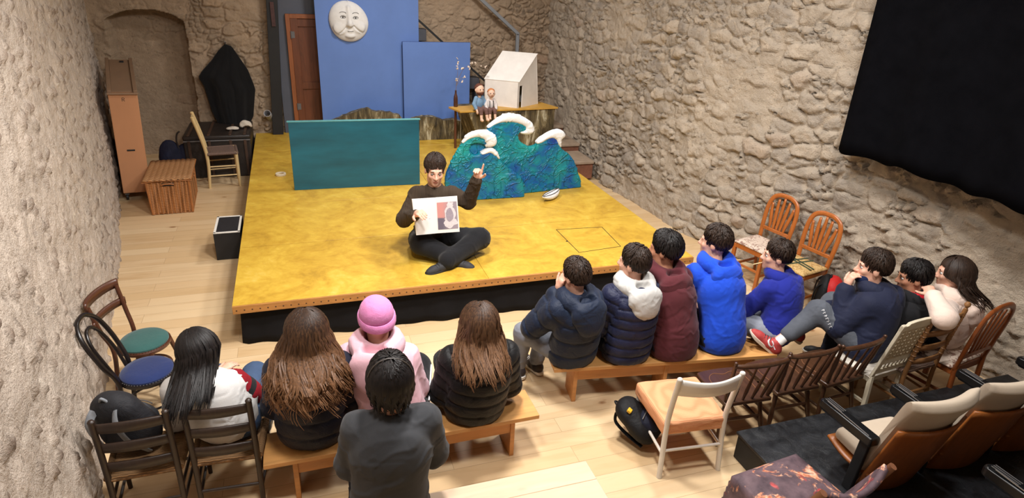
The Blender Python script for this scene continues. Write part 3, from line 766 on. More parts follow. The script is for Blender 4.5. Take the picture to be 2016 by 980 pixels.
# bottle with the dry blossom twig
M_BOTTLE = plain('brown_bottle', (74, 44, 34), 0.3, 0.15, 20)
bt = at(897, 210, Z=ZT)
bo = MB().lathe([(0.005, 0), (0.028, 0.0), (0.030, 0.01), (0.030, 0.11), (0.026, 0.145), (0.014, 0.185), (0.012, 0.225), (0.014, 0.228), (0.012, 0.232), (0.004, 0.232)], n=20).build('bottle', M_BOTTLE, smooth=60)
bo.location = bt; tag(bo, 'slender brown bottle standing on the end of the shelf board', 'bottle')
tw = thing('blossom_twig', 'dry twig with pale blossoms stuck in the slender brown bottle', 'twig', bt+Vector((0, 0, 0.20)))
M_TWIG = plain('twig_bark', (120, 100, 84), 0.8); M_PETAL = plain('pale_petals', (226, 208, 190), 0.75, 0.12, 40)
def tp3(x, y): v = at(x, y, Y=bt.y); return v-tw.location
stems = [smooth_path([(0, 0, 0.0), tp3(899, 160), tp3(901, 140), tp3(900, 112)], 6), smooth_path([tp3(899, 165), tp3(905, 150), tp3(913, 136), tp3(925, 128), tp3(941, 131)], 6), smooth_path([tp3(899, 168), tp3(906, 156), tp3(912, 152)], 6)]
mb = MB()
for s_ in stems: mb.tube(s_, [0.0035*(1-0.7*i/len(s_)) for i in range(len(s_))], 6)
mb.build('stem', M_TWIG, tw)
rr = random.Random(4)
for x, y, k in ((900, 113, 1), (902, 124, 3), (901, 133, 3), (910, 136, 3), (899, 157, 3), (913, 152, 2), (910, 160, 1), (924, 134, 4), (928, 126, 2), (936, 125, 2), (957, 131, 2), (945, 128, 1)):
    mb = MB(); c = tp3(x, y)
    for _ in range(k*2):
        p = c+Vector((rr.uniform(-.012, .012), rr.uniform(-.02, .02), rr.uniform(-.022, .022)))
        mb.sphere(p, (rr.uniform(.006, .011), rr.uniform(.004, .01), rr.uniform(.009, .017)), 8, rot=Matrix.Rotation(rr.uniform(0, 3), 3, Vector((rr.random(), rr.random(), rr.random()+.1))))
    mb.build('blossom', M_PETAL, tw)
mb = MB(); mb.tube(smooth_path([tp3(941, 131), tp3(950, 127), tp3(956, 137), tp3(961, 130)], 5), 0.002, 5).build('stem_tip', M_TWIG, tw)

# toy house
M_HOUSE = plain('whitewashed_card', (228, 222, 215), 0.8, 0.07, 6, bmp=0.1, bsc=60)
M_HIN = plain('ochre_inside', (196, 162, 108), 0.8)
A_, B_, C_ = at(953, 206, Z=ZT), at(1019, 213, Z=ZT), at(1059, 204, Z=ZT)
ho = thing('toy_house', 'white cardboard house with steep single pitch roof on the rock block', 'toy house', B_, math.atan2(B_.y-A_.y, B_.x-A_.x))
inv = ho.matrix_basis.inverted(); a_ = inv @ A_; c_ = inv @ C_; wH = -a_.x; dH = c_.length
dirc = Vector((c_.x, c_.y, 0)).normalized()
def hp_(u, d, z): return Vector((-wH*u, 0, z))+dirc*(d*(1-0.20*max(0, (z-hz0)/(hz1-hz0+1e-6)) if d > dH*0.9 else d/dH*dH))
hz0 = at(1019, 162, Y=B_.y).z-ZT; hz1 = at(1055, 106, Y=C_.y-0.0).z-ZT
th = 0.010
def slab(pts, n_): 
    n_ = Vector(n_).normalized()*th; mb = MB(); k = len(pts); mb.add([p for p in pts]+[p+n_ for p in pts], [tuple(range(k)), tuple(reversed(range(k, 2*k)))]+[((i+1) % k, i, i+k, (i+1) % k+k) for i in range(k)]); return mb
nin = Vector((0, 1, 0))
slab([hp_(1, 0, 0), hp_(0, 0, 0), hp_(0, 0, hz0), hp_(1, 0, hz0)], nin).build('front_wall', M_HOUSE, ho, smooth=0)
slab([hp_(1, dH, 0), hp_(0, dH, 0), hp_(0, dH, hz1), hp_(1, dH, hz1)], -nin).build('back_wall', M_HOUSE, ho, smooth=0)
d0, d1, dh = dH*0.32, dH*0.62, hz0*0.85
zr = lambda d: hz0+(hz1-hz0)*d/dH
for nm, u, pts in (('side_wall', 0, [(0, 0), (d0, 0), (d0, dh), (d1, dh), (d1, 0), (dH, 0), (dH, hz1), (0, hz0)]), ('side_wall', 1, [(0, 0), (dH, 0), (dH, hz1), (0, hz0)])):
    slab([hp_(u, d, z) for d, z in pts], (-1, 0, 0) if u == 0 else (1, 0, 0)).build(nm, M_HOUSE, ho, smooth=0)
slab([hp_(1.02, -0.006, hz0-0.004), hp_(-0.02, -0.006, hz0-0.004), hp_(-0.02, dH+0.006, hz1+0.004), hp_(1.02, dH+0.006, hz1+0.004)], (0, -0.5, 0.8)).build('roof', M_HOUSE, ho, smooth=0)
slab([hp_(0.05, d0-0.004, 0.0), hp_(0.06, d0+(d1-d0)*0.72, 0.0), hp_(0.06, d0+(d1-d0)*0.72, dh), hp_(0.05, d0-0.004, dh)], (-1, 0, 0)).build('door_flap', M_HIN, ho, smooth=0)

# the two puppets on the shelf edge
M_PSKIN = plain('puppet_skin', (222, 184, 160), 0.7, 0.06, 20)
def puppet(label, px, py, rz, hair, shirt, trou, s=1.0, turn=0.0, beard=False, brace_=False):
    b = at(px, py, Z=ZT); o = thing('puppet', label, 'puppet', b, rz, 'puppets on the shelf edge')
    S = SDF(0.0055); z = lambda v: v*s
    S.ell((0, 0, z(.055)), (z(.032), z(.026), z(.055)), k=.01).cone((0, 0, z(.105)), (0, 0, z(.13)), z(.013), k=.01).ell((0, -z(.004), z(.165)), (z(.036), z(.036), z(.043)), k=.008)
    S.ell((0, -z(.041), z(.160)), (z(.006), z(.009), z(.010)), k=.006)
    for q in (-1, 1):
        S.ell((q*z(.036), 0, z(.163)), (z(.006), z(.008), z(.012)), k=.005)
        S.chain([(q*z(.03), 0, z(.10)), (q*z(.052), -z(.008), z(.055)), (q*z(.044), -z(.04), z(.012))], [z(.013), z(.012), z(.010)], k=.008).ell((q*z(.042), -z(.05), z(-.004)), (z(.011), z(.011), z(.018)), k=.008)
        S.chain([(q*z(.018), 0, z(.012)), (q*z(.024), -z(.075), z(.012)), (q*z(.026), -z(.088), z(-.045))], [z(.018), z(.015), z(.012)], k=.008).ell((q*z(.027), -z(.098), z(-.06)), (z(.013), z(.022), z(.013)), k=.008)
    R = rot3(turn)
    S.build('body', M_PSKIN, o)
    H = SDF(0.005); H.ell((0, z(.006), z(.176)), (z(.039), z(.037), z(.039)))
    H.clip(lambda X, Y, Z: np.maximum((z(.178)-Z-Y*0.9)*0.7+0*X, -1)); H.build('hair', hair, o, disp=lambda V, N: 0.002*vnoise(V[:, 0]*220, V[:, 1]*220, V[:, 2]*120))
    if beard:
        B = SDF(0.004); B.ell((0, -z(.008), z(.148)), (z(.033), z(.033), z(.028))); B.clip(lambda X, Y, Z: np.maximum(Z-z(.15)+0*X, Y+z(.008))*1.0+0*X); B.build('beard', hair, o)
    T = SDF(0.0055); T.ell((0, 0, z(.058)), (z(.037), z(.031), z(.052)), k=.01)
    for q in (-1, 1): T.chain([(q*z(.03), 0, z(.10)), (q*z(.052), -z(.008), z(.055)), (q*z(.047), -z(.032), z(.022))], [z(.017), z(.0165), z(.014)], k=.008)
    T.build('shirt', shirt, o)
    L = SDF(0.0055)
    for q in (-1, 1): L.chain([(q*z(.018), 0, z(.016)), (q*z(.024), -z(.072), z(.013)), (q*z(.025), -z(.080), z(-.012))], [z(.023), z(.019), z(.017)], k=.012)
    L.build('trousers', trou, o)
    for q in (-1, 1): MB().sphere((q*z(.014), -z(.0385), z(.172)), (z(.005), z(.003), z(.0045)), 8).build('eye', M_MOOND, o)
    MB().tube([(-z(.010), -z(.036), z(.145)), (0, -z(.040), z(.143)), (z(.010), -z(.036), z(.145))], z(.0022), 6).build('mouth', plain('painted_lips', (170, 92, 84), 0.6), o)
    if brace_:
        for q in (-1, 1): MB().tube([(q*z(.018), -z(.034), z(.03)), (q*z(.019), -z(.036), z(.06)), (q*z(.018), -z(.026), z(.10))], z(.0035), 6).build('brace', M_BLACK, o)
    return o
M_PB = cloth('puppet_blue_shirt', (120, 150, 178), 0.2); M_PW = cloth('puppet_white_shirt', (214, 204, 200), 0.08); M_PT = cloth('puppet_brown_trousers', (110, 82, 76), 0.1)
puppet('bearded puppet in light blue shirt sitting on the shelf edge', 943, 217, 0.25, plain('puppet_brown_hair', (96, 54, 38), 0.8), M_PB, M_PT, 1.72, beard=True)
puppet('ginger haired puppet in white shirt and braces in front of the house', 966, 217, -0.05, plain('puppet_ginger_hair', (190, 120, 70), 0.8), M_PW, M_PT, 1.42, brace_=True)

# the two cloth covered waves
def wave_paint():
    m, nt, bs = nodes('wave_paint'); v = coords(nt)
    a = noise(nt, v, 2.3, 4, 0.55, 0.4); b = noise(nt, v, 16, 5, 0.65)
    f = math_(nt, 'ADD', math_(nt, 'MULTIPLY', a, 0.8), math_(nt, 'MULTIPLY', b, 0.2))
    col = ramp(nt, f, [(0.33, lin((22, 54, 140))), (0.42, lin((14, 88, 150))), (0.50, lin((12, 116, 138))), (0.62, lin((26, 146, 146))), (0.74, lin((36, 146, 128)))])
    nt.links.new(col, bs.inputs['Base Color']); bs.inputs['Roughness'].default_value = 0.45; bs.inputs['Specular IOR Level'].default_value = 0.4
    def ridge(sc, dist, k):
        n = noise(nt, v, sc, 2, 0.5, dist); a = math_(nt, 'ABSOLUTE', math_(nt, 'SUBTRACT', n, 0.5)); return math_(nt, 'POWER', math_(nt, 'SUBTRACT', 1.0, math_(nt, 'MULTIPLY', a, k, True)), 2.0)
    hh = math_(nt, 'ADD', math_(nt, 'ADD', math_(nt, 'MULTIPLY', ridge(4.2, 0.5, 24), 1.0), math_(nt, 'MULTIPLY', ridge(8, 0.8, 17), 0.6)), math_(nt, 'MULTIPLY', noise(nt, v, 50, 4), 0.12))
    bump(nt, bs, hh, 0.65, 0.018); return m
M_WAVE = wave_paint()
M_FOAM = plain('white_foam_paint', (226, 226, 226), 0.6, 0.05, 30, bmp=0.5, bsc=70)
def seg_dist(X, Z, P):
    """signed distance to a closed polygon, negative inside"""
    P = np.array(P); d = np.full(X.shape, 9.0); ins = np.zeros(X.shape, bool); n = len(P)
    for i in range(n):
        a, b = P[i], P[(i+1) % n]; e = b-a; t_ = np.clip(((X-a[0])*e[0]+(Z-a[1])*e[1])/max(e @ e, 1e-12), 0, 1)
        d = np.minimum(d, np.hypot(X-a[0]-t_*e[0], Z-a[1]-t_*e[1]))
        c = ((a[1] > Z) != (b[1] > Z)) & (X < (b[0]-a[0])*(Z-a[1])/(b[1]-a[1]+1e-12)+a[0]); ins ^= c
    return np.where(ins, -d, d)
def creases(V, seed, amp):
    x, z = V[:, 0], V[:, 2]; wx = 0.12*fbm(x*3, z*3, seed=seed); wz = 0.12*fbm(x*3, z*3, seed=seed+1)
    x = x*1.0; a = np.abs(vnoise((x+wx)*5.5+(z+wz)*3.2, (z+wz)*9-(x+wx)*2, V[:, 1]*2, seed=seed+2)); b = np.abs(vnoise((x+wx)*10-(z+wz)*8, (z+wz)*11+(x)*6, V[:, 1]*2, seed=seed+3))
    return amp*(np.clip(1-a*9, 0, 1)**1.2+0.8*np.clip(1-b*8, 0, 1)**1.2)
def wave(label, b0, b1, pts, foams, th, seed):
    b0, b1 = Vector((b0[0], b0[1], HS)), Vector((b1[0], b1[1], HS)); o_ = (b0+b1)/2
    rz = math.atan2(b1.y-b0.y, b1.x-b0.x); o = thing('wave_prop', label, 'stage prop', o_, rz, 'cloth covered waves')
    inv = o.matrix_basis.inverted(); nrm = Vector((-math.sin(rz), math.cos(rz), 0))
    def lp(x, y):
        d = Vector([float(c) for c in _F+_R*((x-1008)/FPX)-_U*((y-490)/FPX)]); c = Vector(CAM.tolist()); t_ = (o_-c).dot(nrm)/d.dot(nrm); q = inv @ (c+d*t_); return (q.x, max(0, q.z))
    P = [tuple(p[:2]) for p in smooth_path([(q[0], q[1], 0) for q in [lp(*p) for p in pts]], 5, True)]
    P = [(x, -0.03 if z < 0.075 else z) for x, z in P]
    def vol(poly, grow, tk):
        xs = [p[0] for p in poly]; zs = [p[1] for p in poly]; h = 0.009
        lo = (min(xs)-0.06, -0.16, -0.04); hi = (max(xs)+0.06, 0.16, max(zs)+0.06)
        ax = [np.arange(lo[i], hi[i], h) for i in range(3)]
        X, Z = np.meshgrid(ax[0], ax[2], indexing='ij'); d2 = seg_dist(X, Z, poly)-grow
        d2 = d2[:, None, :]; y = np.abs(ax[1])[None, :, None]-tk
        r = min(tk*0.9, 0.045); u = np.maximum(d2+r, 0); w = np.maximum(y+r, 0)
        D = np.minimum(np.maximum(d2+r, y+r), 0)+np.sqrt(u*u+w*w)-r
        D = np.maximum(D, -ax[2][None, None, :]+0.001)
        return _surface_nets(D.astype(np.float32), np.array(lo, float), h)
    V, Q = vol(P, 0.0, th); V, Q = relax(V, Q, 1); N = vnormals(V, Q)
    k = np.clip(V[:, 2]/0.03, 0, 1); V = V+N*(creases(V, seed, 0.007)*k)[:, None]; V[:, 2] = np.maximum(V[:, 2], 0)
    from_arrays('wave_body', V, Q, M_WAVE, o, 180)
    for fp in foams:
        F = [tuple(p[:2]) for p in smooth_path([(q[0], q[1], 0) for q in [lp(*p) for p in fp]], 5, True)]
        V, Q = vol(F, 0.010, th+0.020); V, Q = relax(V, Q, 1); N = vnormals(V, Q); V = V+N*creases(V, seed+7, 0.008)[:, None]
        from_arrays('foam_crest', V, Q, M_FOAM, o, 180)
    return o
back_px = [(952, 262), (965, 246), (985, 232), (1002, 226), (1020, 229), (1038, 238), (1046, 250), (1045, 259), (1036, 262), (1024, 260), (1019, 266), (1023, 277), (1036, 286), (1050, 285), (1062, 276), (1074, 265), (1090, 258), (1104, 258), (1108, 266), (1101, 274), (1100, 284), (1106, 294), (1118, 301), (1130, 318), (1138, 342), (1141, 368), (1085, 378), (1020, 388), (960, 392), (925, 380), (903, 335), (914, 296), (930, 276)]
wave('large cloth covered wave with two white crests beside the stone steps', (3.03, 2.075), (3.86, 2.165), back_px,
     [[(960, 250), (983, 232), (1002, 225), (1022, 228), (1040, 238), (1048, 251), (1046, 260), (1036, 263), (1024, 260), (1032, 255), (1033, 248), (1018, 241), (1000, 238), (978, 241)],
      [(1056, 280), (1072, 266), (1090, 257), (1104, 257), (1110, 266), (1102, 275), (1102, 288), (1096, 280), (1092, 272), (1082, 270), (1068, 276)]], 0.036, 40)
front_px = [(876, 350), (884, 326), (895, 303), (908, 283), (922, 267), (940, 259), (956, 259), (968, 265), (974, 275), (971, 284), (958, 286), (944, 282), (930, 283), (924, 292), (926, 302), (938, 303), (950, 297), (962, 293), (972, 295), (980, 308), (992, 322), (1012, 336), (1026, 350), (1031, 370), (1030, 387), (990, 390), (940, 393), (905, 395), (880, 394)]
wave('smaller green blue wave with curled white crest behind the storyteller', (2.275, 1.975), (3.034, 1.955), front_px,
     [[(910, 280), (924, 265), (940, 258), (958, 258), (970, 265), (976, 276), (972, 285), (958, 287), (956, 278), (950, 271), (938, 268), (922, 272)],
      [(946, 301), (958, 293), (968, 292), (976, 299), (982, 311), (972, 303), (962, 299), (952, 302)]], 0.034, 60)

# pod shaped prop, roll of tape
a, b = at(1063, 398, Z=HS), at(1107, 388, Z=HS); c = (a+b)/2
pod = thing('paper_boat', 'small white pod shaped boat with dark lines lying before the waves', 'stage prop', c+Vector((0, 0.02, 0.001)), math.atan2(b.y-a.y, b.x-a.x)+0.35)
L_ = (b-a).length*0.53
def podf(u, v):
    a_ = 2*PI*u; t_ = v*2-1; x = L_*1.12*t_; r_ = (1-abs(t_)**2.3)
    return (x, 0.062*r_*math.cos(a_), 0.045+0.043*r_*math.sin(a_)+0.035*t_*t_-0.02*0)
MB().grid(podf, 20, 22, close_u=True).build('hull', M_FOAM, pod)
M_LINE = plain('dark_cord', (58, 52, 52), 0.8)
for a_ in (0.9, 1.6, 2.3):
    MB().tube([(lambda p: (p[0], p[1]*1.03, p[2]+0.002))(podf(a_/(2*PI), 0.04+0.92*k/18)) for k in range(19)], 0.0045, 6).build('dark_line', M_LINE, pod)
q = at(553, 345, Z=HS)
ta = MB().lathe([(0.042, 0.0), (0.060, 0.0), (0.0615, 0.002), (0.0615, 0.026), (0.060, 0.028), (0.042, 0.028), (0.041, 0.026), (0.041, 0.002), (0.042, 0.0)], n=28)
ta.f = ta.f[:-2]; ta.m = ta.m[:-2]
ta = ta.build('tape_roll', plain('cream_tape', (226, 214, 190), 0.5, 0.04), smooth=50); ta.location = q; tag(ta, 'roll of cream tape lying on the left side of the stage', 'tape roll')

# ================================================================== back left corner: crate, hamper, trunk, cloak
M_PLY = plain('plywood_tan', (186, 132, 92), 0.6, 0.07, 3, stretch=(1, 1, 0.4))
M_PLYD = plain('plywood_grey_brown', (134, 106, 82), 0.65, 0.08, 4)
M_RUBBER = plain('black_rubber', (20, 20, 20), 0.6, 0.2, 20)
ba, bb = at(236, 386, Z=0.09), at(287, 376, Z=0.09)
cr = thing('plywood_crate', 'tall narrow plywood crate on castors against the left wall', 'crate', (ba+bb)/2, 0)
cr.location.z = 0; cr.location.x += 0.045; rzc = math.atan2(bb.y-ba.y, bb.x-ba.x); rzc = 0.20; cr.rotation_euler = (0, 0.045, rzc)
Wc = 0.295; Dc = 1.22; Hc = at(243, 183, Y=cr.location.y).z
RISE = 0.20; SL = Matrix.Rotation(math.atan2(RISE, Dc), 3, 'X')
MB().prism([(0, 0.10), (Dc, 0.10), (Dc, Hc+RISE), (0, Hc)], lambda a, b: Vector((-Wc/2, a, b)), lambda a, b: Vector((Wc/2, a, b))).build('crate_body', M_PLY, cr, bevel=0.006)
mb = MB()
MB().box((0, Dc/2, Hc+RISE/2+0.006), (Wc*0.74, Dc-0.02, 0.012), SL).build('lid_board', M_PLYD, cr, bevel=0.003)
for s in (-1, 1): MB().box((s*Wc*0.44, Dc/2-0.005, Hc+RISE/2+0.014), (Wc*0.14, Dc+0.03, 0.032), SL).build('lid_rail', M_PLYD, cr, bevel=0.004)
MB().box((0.0, -0.016, Hc-0.006), (Wc+0.02, 0.02, 0.022)).build('lid_front', M_PLYD, cr, bevel=0.003)
hz = at(256, 296, Y=cr.location.y).z
MB().box((0.0, -0.001, hz), (0.085, 0.008, 0.020)).build('hand_slot', M_BLACK, cr, bevel=0.008)
MB().box((0.03, Dc-0.12, Hc+RISE*0.9+0.018), (0.045, 0.05, 0.012), SL).build('lid_catch', M_BLACK, cr, bevel=0.003)
yl, zl = -0.0015, Hc-0.075
MB().tube([(-0.013, yl, zl-0.02), (-0.013, yl, zl+0.02)], 0.0022, 6).tube(smooth_path([(-0.013, yl, zl+0.019), (0.004, yl, zl+0.018), (0.012, yl, zl+0.010), (0.004, yl, zl+0.001), (-0.012, yl, zl+0.0)], 5), 0.0022, 6).tube([(-0.002, yl, zl+0.0), (0.013, yl, zl-0.02)], 0.0022, 6).build('stencil_letter', M_BLACK, cr)
for sx in (-1, 1):
    for yy in (0.06, Dc-0.06):
        c_ = MB().cyl((sx*0.11-0.014, yy, 0.036), (sx*0.11+0.014, yy, 0.036), 0.036, n=18).build('castor', M_RUBBER, cr, bevel=0.003)
        MB().box((sx*0.11, yy, 0.085), (0.05, 0.05, 0.03)).build('castor_fork', M_IRON, c_, bevel=0.003)

# wicker hamper
def wicker(name, c, sc, ribs):
    m, nt, bs = nodes(name); tc = nt.nodes.new('ShaderNodeTexCoord')
    sx = nt.nodes.new('ShaderNodeSeparateXYZ'); nt.links.new(tc.outputs['Object'], sx.inputs[0])
    h = math_(nt, 'ADD', sx.outputs['X'], sx.outputs['Y'])
    u = math_(nt, 'SINE', math_(nt, 'MULTIPLY', h, ribs)); z = sx.outputs['Z'] if ribs > 60 else sx.outputs['Y']
    ph = math_(nt, 'MULTIPLY', math_(nt, 'SIGN', u), PI/2)
    w = math_(nt, 'SINE', math_(nt, 'ADD', math_(nt, 'MULTIPLY', z, sc), ph))
    k = math_(nt, 'ADD', math_(nt, 'MULTIPLY', math_(nt, 'ABSOLUTE', u), 0.55), math_(nt, 'MULTIPLY', w, 0.35))
    col = ramp(nt, math_(nt, 'ADD', k, math_(nt, 'MULTIPLY', noise(nt, tc.outputs['Object'], 30, 3), 0.4)), [(0.05, scale_c(lin(c), 0.28)), (0.45, scale_c(lin(c), 0.8)), (0.9, scale_c(lin(c), 1.2))])
    nt.links.new(col, bs.inputs['Base Color']); bs.inputs['Roughness'].default_value = 0.55
    bump(nt, bs, k, 0.9, 0.006); return m
M_WICK = wicker('woven_willow', (182, 122, 70), 420, 88)
M_WLID = wicker('woven_willow_lid', (186, 134, 86), 520, 52)
M_CANE = plain('cane_rod', (164, 104, 56), 0.5, 0.2, 30)
h0, h1 = at(304, 421, Z=0), at(379, 420, Z=0)
hm = thing('wicker_hamper', 'square wicker hamper with closed lid beside the plywood crate', 'hamper', (h0+h1)/2, 0.05)
Wm = (h1-h0).length; Hm = at(300, 356, Y=hm.location.y).z; Dm = 0.74
tp_ = 1.05
mb = MB()
def hside(u, v):
    p = u*4; i = int(p) % 4; t_ = p-int(p); k = 1+(tp_-1)*v; hw = Wm/2*k; d0_, d1_ = -0.03*v, Dm+0.03*v
    c4 = [(-hw, d0_), (hw, d0_), (hw, d1_), (-hw, d1_)]; a_, b_ = c4[i], c4[(i+1) % 4]
    b = 0.008*math.sin(t_*PI*18)
    nx, ny = [(0, -1), (1, 0), (0, 1), (-1, 0)][i]
    return (a_[0]+(b_[0]-a_[0])*t_+nx*b, a_[1]+(b_[1]-a_[1])*t_+ny*b, 0.004+v*(Hm-0.01))
MB().grid(hside, 160, 8, close_u=True).build('basket_body', M_WICK, hm, smooth=60)
MB().grid(lambda u, v: ((u-0.5)*(Wm*tp_+0.06), -0.05+v*(Dm+0.10), Hm+0.010+0.008*abs(math.sin(u*PI*9))), 60, 6).build('lid', M_WLID, hm, smooth=60, solid=0.012)
mb = MB(); hw = Wm*tp_/2+0.03
mb.tube([(-hw, -0.05, Hm+0.004), (hw, -0.05, Hm+0.004), (hw, Dm+0.05, Hm+0.004), (-hw, Dm+0.05, Hm+0.004)], 0.011, 8, closed=True); mb.build('lid_rim', M_CANE, hm)
mb = MB()
for sx in (-1, 1):
    for yy, y1 in ((0, -0.03), (Dm, Dm+0.03)): mb.tube([(sx*Wm/2, yy, 0.008), (sx*Wm/2*tp_, y1, Hm-0.005)], 0.013, 8)
mb.tube([(-Wm/2, 0, 0.014), (Wm/2, 0, 0.014), (Wm/2, Dm, 0.014), (-Wm/2, Dm, 0.014)], 0.012, 8, closed=True); mb.build('corner_canes', M_CANE, hm)
MB().box((0.0, -0.036, Hm*0.90), (0.13, 0.012, 0.035)).build('handle_gap', M_BLACK, hm, bevel=0.01)
MB().tube([(-0.065, -0.046, Hm*0.90), (-0.03, -0.052, Hm*0.925), (0.03, -0.052, Hm*0.925), (0.065, -0.046, Hm*0.90)], 0.008, 8).build('handle_rod', M_CANE, hm)
MB().tube([(hw-0.01, 0.16, Hm), (hw+0.02, 0.16, Hm-0.02), (hw+0.02, 0.28, Hm-0.02), (hw-0.01, 0.28, Hm)], 0.007, 8).build('hasp_loop', M_CANE, hm)

# old trunk
M_TRUNK = plain('worn_black_leather', (38, 31, 27), 0.5, 0.35, 9, bmp=0.3, bsc=40)
M_STRAP = plain('dark_wood_batten', (66, 46, 34), 0.55, 0.2, 12)
t0, t1 = at(362, 352, Z=0), at(505, 340, Z=0)
X0, X1 = -0.86, -0.03; Yt = 4.52; Ht_ = at(455, 266, Y=Yt).z
tk = thing('travel_trunk', 'large old black travel trunk with wooden battens against the back wall', 'trunk', ((X0+X1)/2, Yt, 0))
Wk = X1-X0; Dk = 0.86
MB().box((0, Dk/2, Ht_*0.44), (Wk, Dk, Ht_*0.88)).build('trunk_body', M_TRUNK, tk, bevel=0.012)
def lidf(u, v):
    return ((u-0.5)*(Wk+0.012), -0.006+v*(Dk+0.012), Ht_*0.89+Ht_*0.11*min(1, math.sin(PI*min(max(v, 0.0), 1))*6)**0.5 if 0 < v < 1 else Ht_*0.89)
mb = MB().box((0, Dk/2, Ht_*0.945), (Wk+0.012, Dk+0.012, Ht_*0.11)); mb.build('trunk_lid', M_TRUNK, tk, bevel=0.02)
for fx in (-0.42, -0.12, 0.2, 0.42):
    mb = MB(); mb.box((fx*Wk, -0.010, Ht_*0.46), (0.035, 0.018, Ht_*0.86)); mb.box((fx*Wk, Dk/2, Ht_+0.006), (0.035, Dk, 0.014)); mb.build('batten', M_STRAP, tk, bevel=0.003)
mb = MB().box((0, -0.010, Ht_*0.885), (Wk, 0.012, 0.018)); mb.build('lid_seam', M_IRON, tk, bevel=0.002)
ring = [(-Wk/2-0.03+0.02*math.cos(a), 0.10+0.02*math.sin(a*2), Ht_*0.97+0.0+0.11*math.sin(a)) for a in np.linspace(0, 2*PI, 20)[:-1]]
hr = at(358, 262, Y=4.52)
MB().tube([(-Wk/2-0.035-0.055*math.sin(a), 0.08, Ht_*0.86+0.13*math.cos(a)) for a in np.linspace(0, PI, 14)], 0.011, 8).build('carry_handle', M_TRUNK, tk)
# things on the trunk
M_PAPER = plain('crumpled_off_white', (200, 190, 176), 0.8, 0.1, 20)
for k, (lab, px, py, w_, h_) in enumerate((('flat crumpled pale cap lying near the middle of the trunk lid', 458, 254, 0.085, 0.03), ('rounded pale cap standing beside the cloak on the trunk lid', 484, 250, 0.085, 0.075))):
    c_ = at(px, py, Z=Ht_+0.016)
    S = SDF(0.007); S.ell((0, 0, h_*0.3), (w_, w_*0.6, h_)).cut((0.01, -0.03, -0.03), (w_*0.72, w_*0.45, h_*0.8)); S.clip(lambda X, Y, Z: -Z+0.001+0*X+0*Y)
    o = S.build('folded_cap', M_PAPER, None, disp=lambda V, N: 0.006*vnoise(V[:, 0]*30, V[:, 1]*30, V[:, 2]*30, seed=k)); o.location = c_; tag(o, lab, 'cap')
rA = at(541, 243, Z=HS+0.062); rB = at(526, 223, Y=5.22)
rr_ = thing('paper_roll', 'rolled grey white tube lying at the foot of the black post', 'paper roll', (rA.x, rA.y, 0))
ax = Vector((rB.x-rA.x, rB.y-rA.y, rB.z-rA.z+0.02)); zc = max(rA.z, Ht_+0.075)
rr_.location = (rA.x, rA.y, HS); ax = rB-rA; zc = rA.z-HS; mb = MB(); L0 = Vector((0, 0, zc)); x_, y_ = frame(ax); R_ = 0.05; N_ = 22
vs = []; 
for r_ in (R_, R_*0.9):
    for e in (0, 1):
        for k in range(N_): a = 2*PI*k/N_; vs.append(L0+ax*e+x_*math.cos(a)*r_+y_*math.sin(a)*r_)
fs = []
for k in range(N_):
    j = (k+1) % N_
    fs += [(k, j, N_+j, N_+k), (2*N_+j, 2*N_+k, 3*N_+k, 3*N_+j), (j, k, 2*N_+k, 2*N_+j), (N_+k, N_+j, 3*N_+j, 3*N_+k)]
mb.add(vs, fs); mb.build('rolled_sheet', plain('grey_white_paper', (176, 176, 180), 0.6, 0.05), rr_, smooth=60)
tape_ = MB().tube([L0+ax*0.5+x_*math.cos(a)*R_*1.01+y_*math.sin(a)*R_*1.01 for a in np.linspace(0, 2*PI, 24)[:-1]], 0.004, 6, closed=True, flat=3).build('paper_band', M_PAPER, rr_)
# black cloak on a hook
M_CLOAK = cloth('black_cloak_wool', (17, 17, 19), 0.2, 0.1, 0.95, 250, 0.2, 5, 0.3)
YC = 5.30
prof = [(443, 87), (430, 100), (418, 118), (398, 140), (391, 152), (402, 170), (410, 195), (418, 220), (428, 240), (434, 248), (452, 256), (480, 254), (494, 248), (500, 236), (501, 214), (503, 180), (499, 168), (488, 140), (472, 116), (456, 92)]
ck = thing('black_cloak', 'black cloak hanging from a hook above the old trunk', 'cloak', at(443, 250, Y=YC))
lft = [at(x, y, Y=YC)-ck.location for x, y in prof[:10]]; rgt = [at(x, y, Y=YC)-ck.location for x, y in [prof[0]]+prof[:9:-1]]
def clk(u, v):
    def pick(P, t_):
        z = P[0].z+(P[-1].z-P[0].z)*t_
        for a_, b_ in zip(P, P[1:]):
            if b_.z <= z <= a_.z: k = (a_.z-z)/max(a_.z-b_.z, 1e-6); return a_.x+(b_.x-a_.x)*k, z
        return P[-1].x, z
    xl_, z = pick(lft, v); xr_, _ = pick(rgt, v)
    fold = 0.07*float(fbm(np.array(u*6.0), np.array(v*1.3), o=3, seed=91))*min(1, v*2.5)+0.02*math.sin(u*17+3*v+math.sin(v*5))*v
    belly = 0.16*math.sin(PI*u)*min(1, 0.15+v*1.6)
    return (xl_+(xr_-xl_)*u, -belly-fold*math.sin(PI*u)**0.4 if 0 < u < 1 else 0.0, z+0.03*math.sin(u*19)*(v > 0.96))
MB().grid(clk, 60, 40).build('cloak_cloth', M_CLOAK, ck, smooth=180, solid=0.012)
h = lft[0]; MB().tube([(h.x, 0.12, h.z+0.01), (h.x, 0.02, h.z+0.01), (h.x, -0.02, h.z+0.035)], 0.008, 8).build('wall_hook', M_IRON, ck)
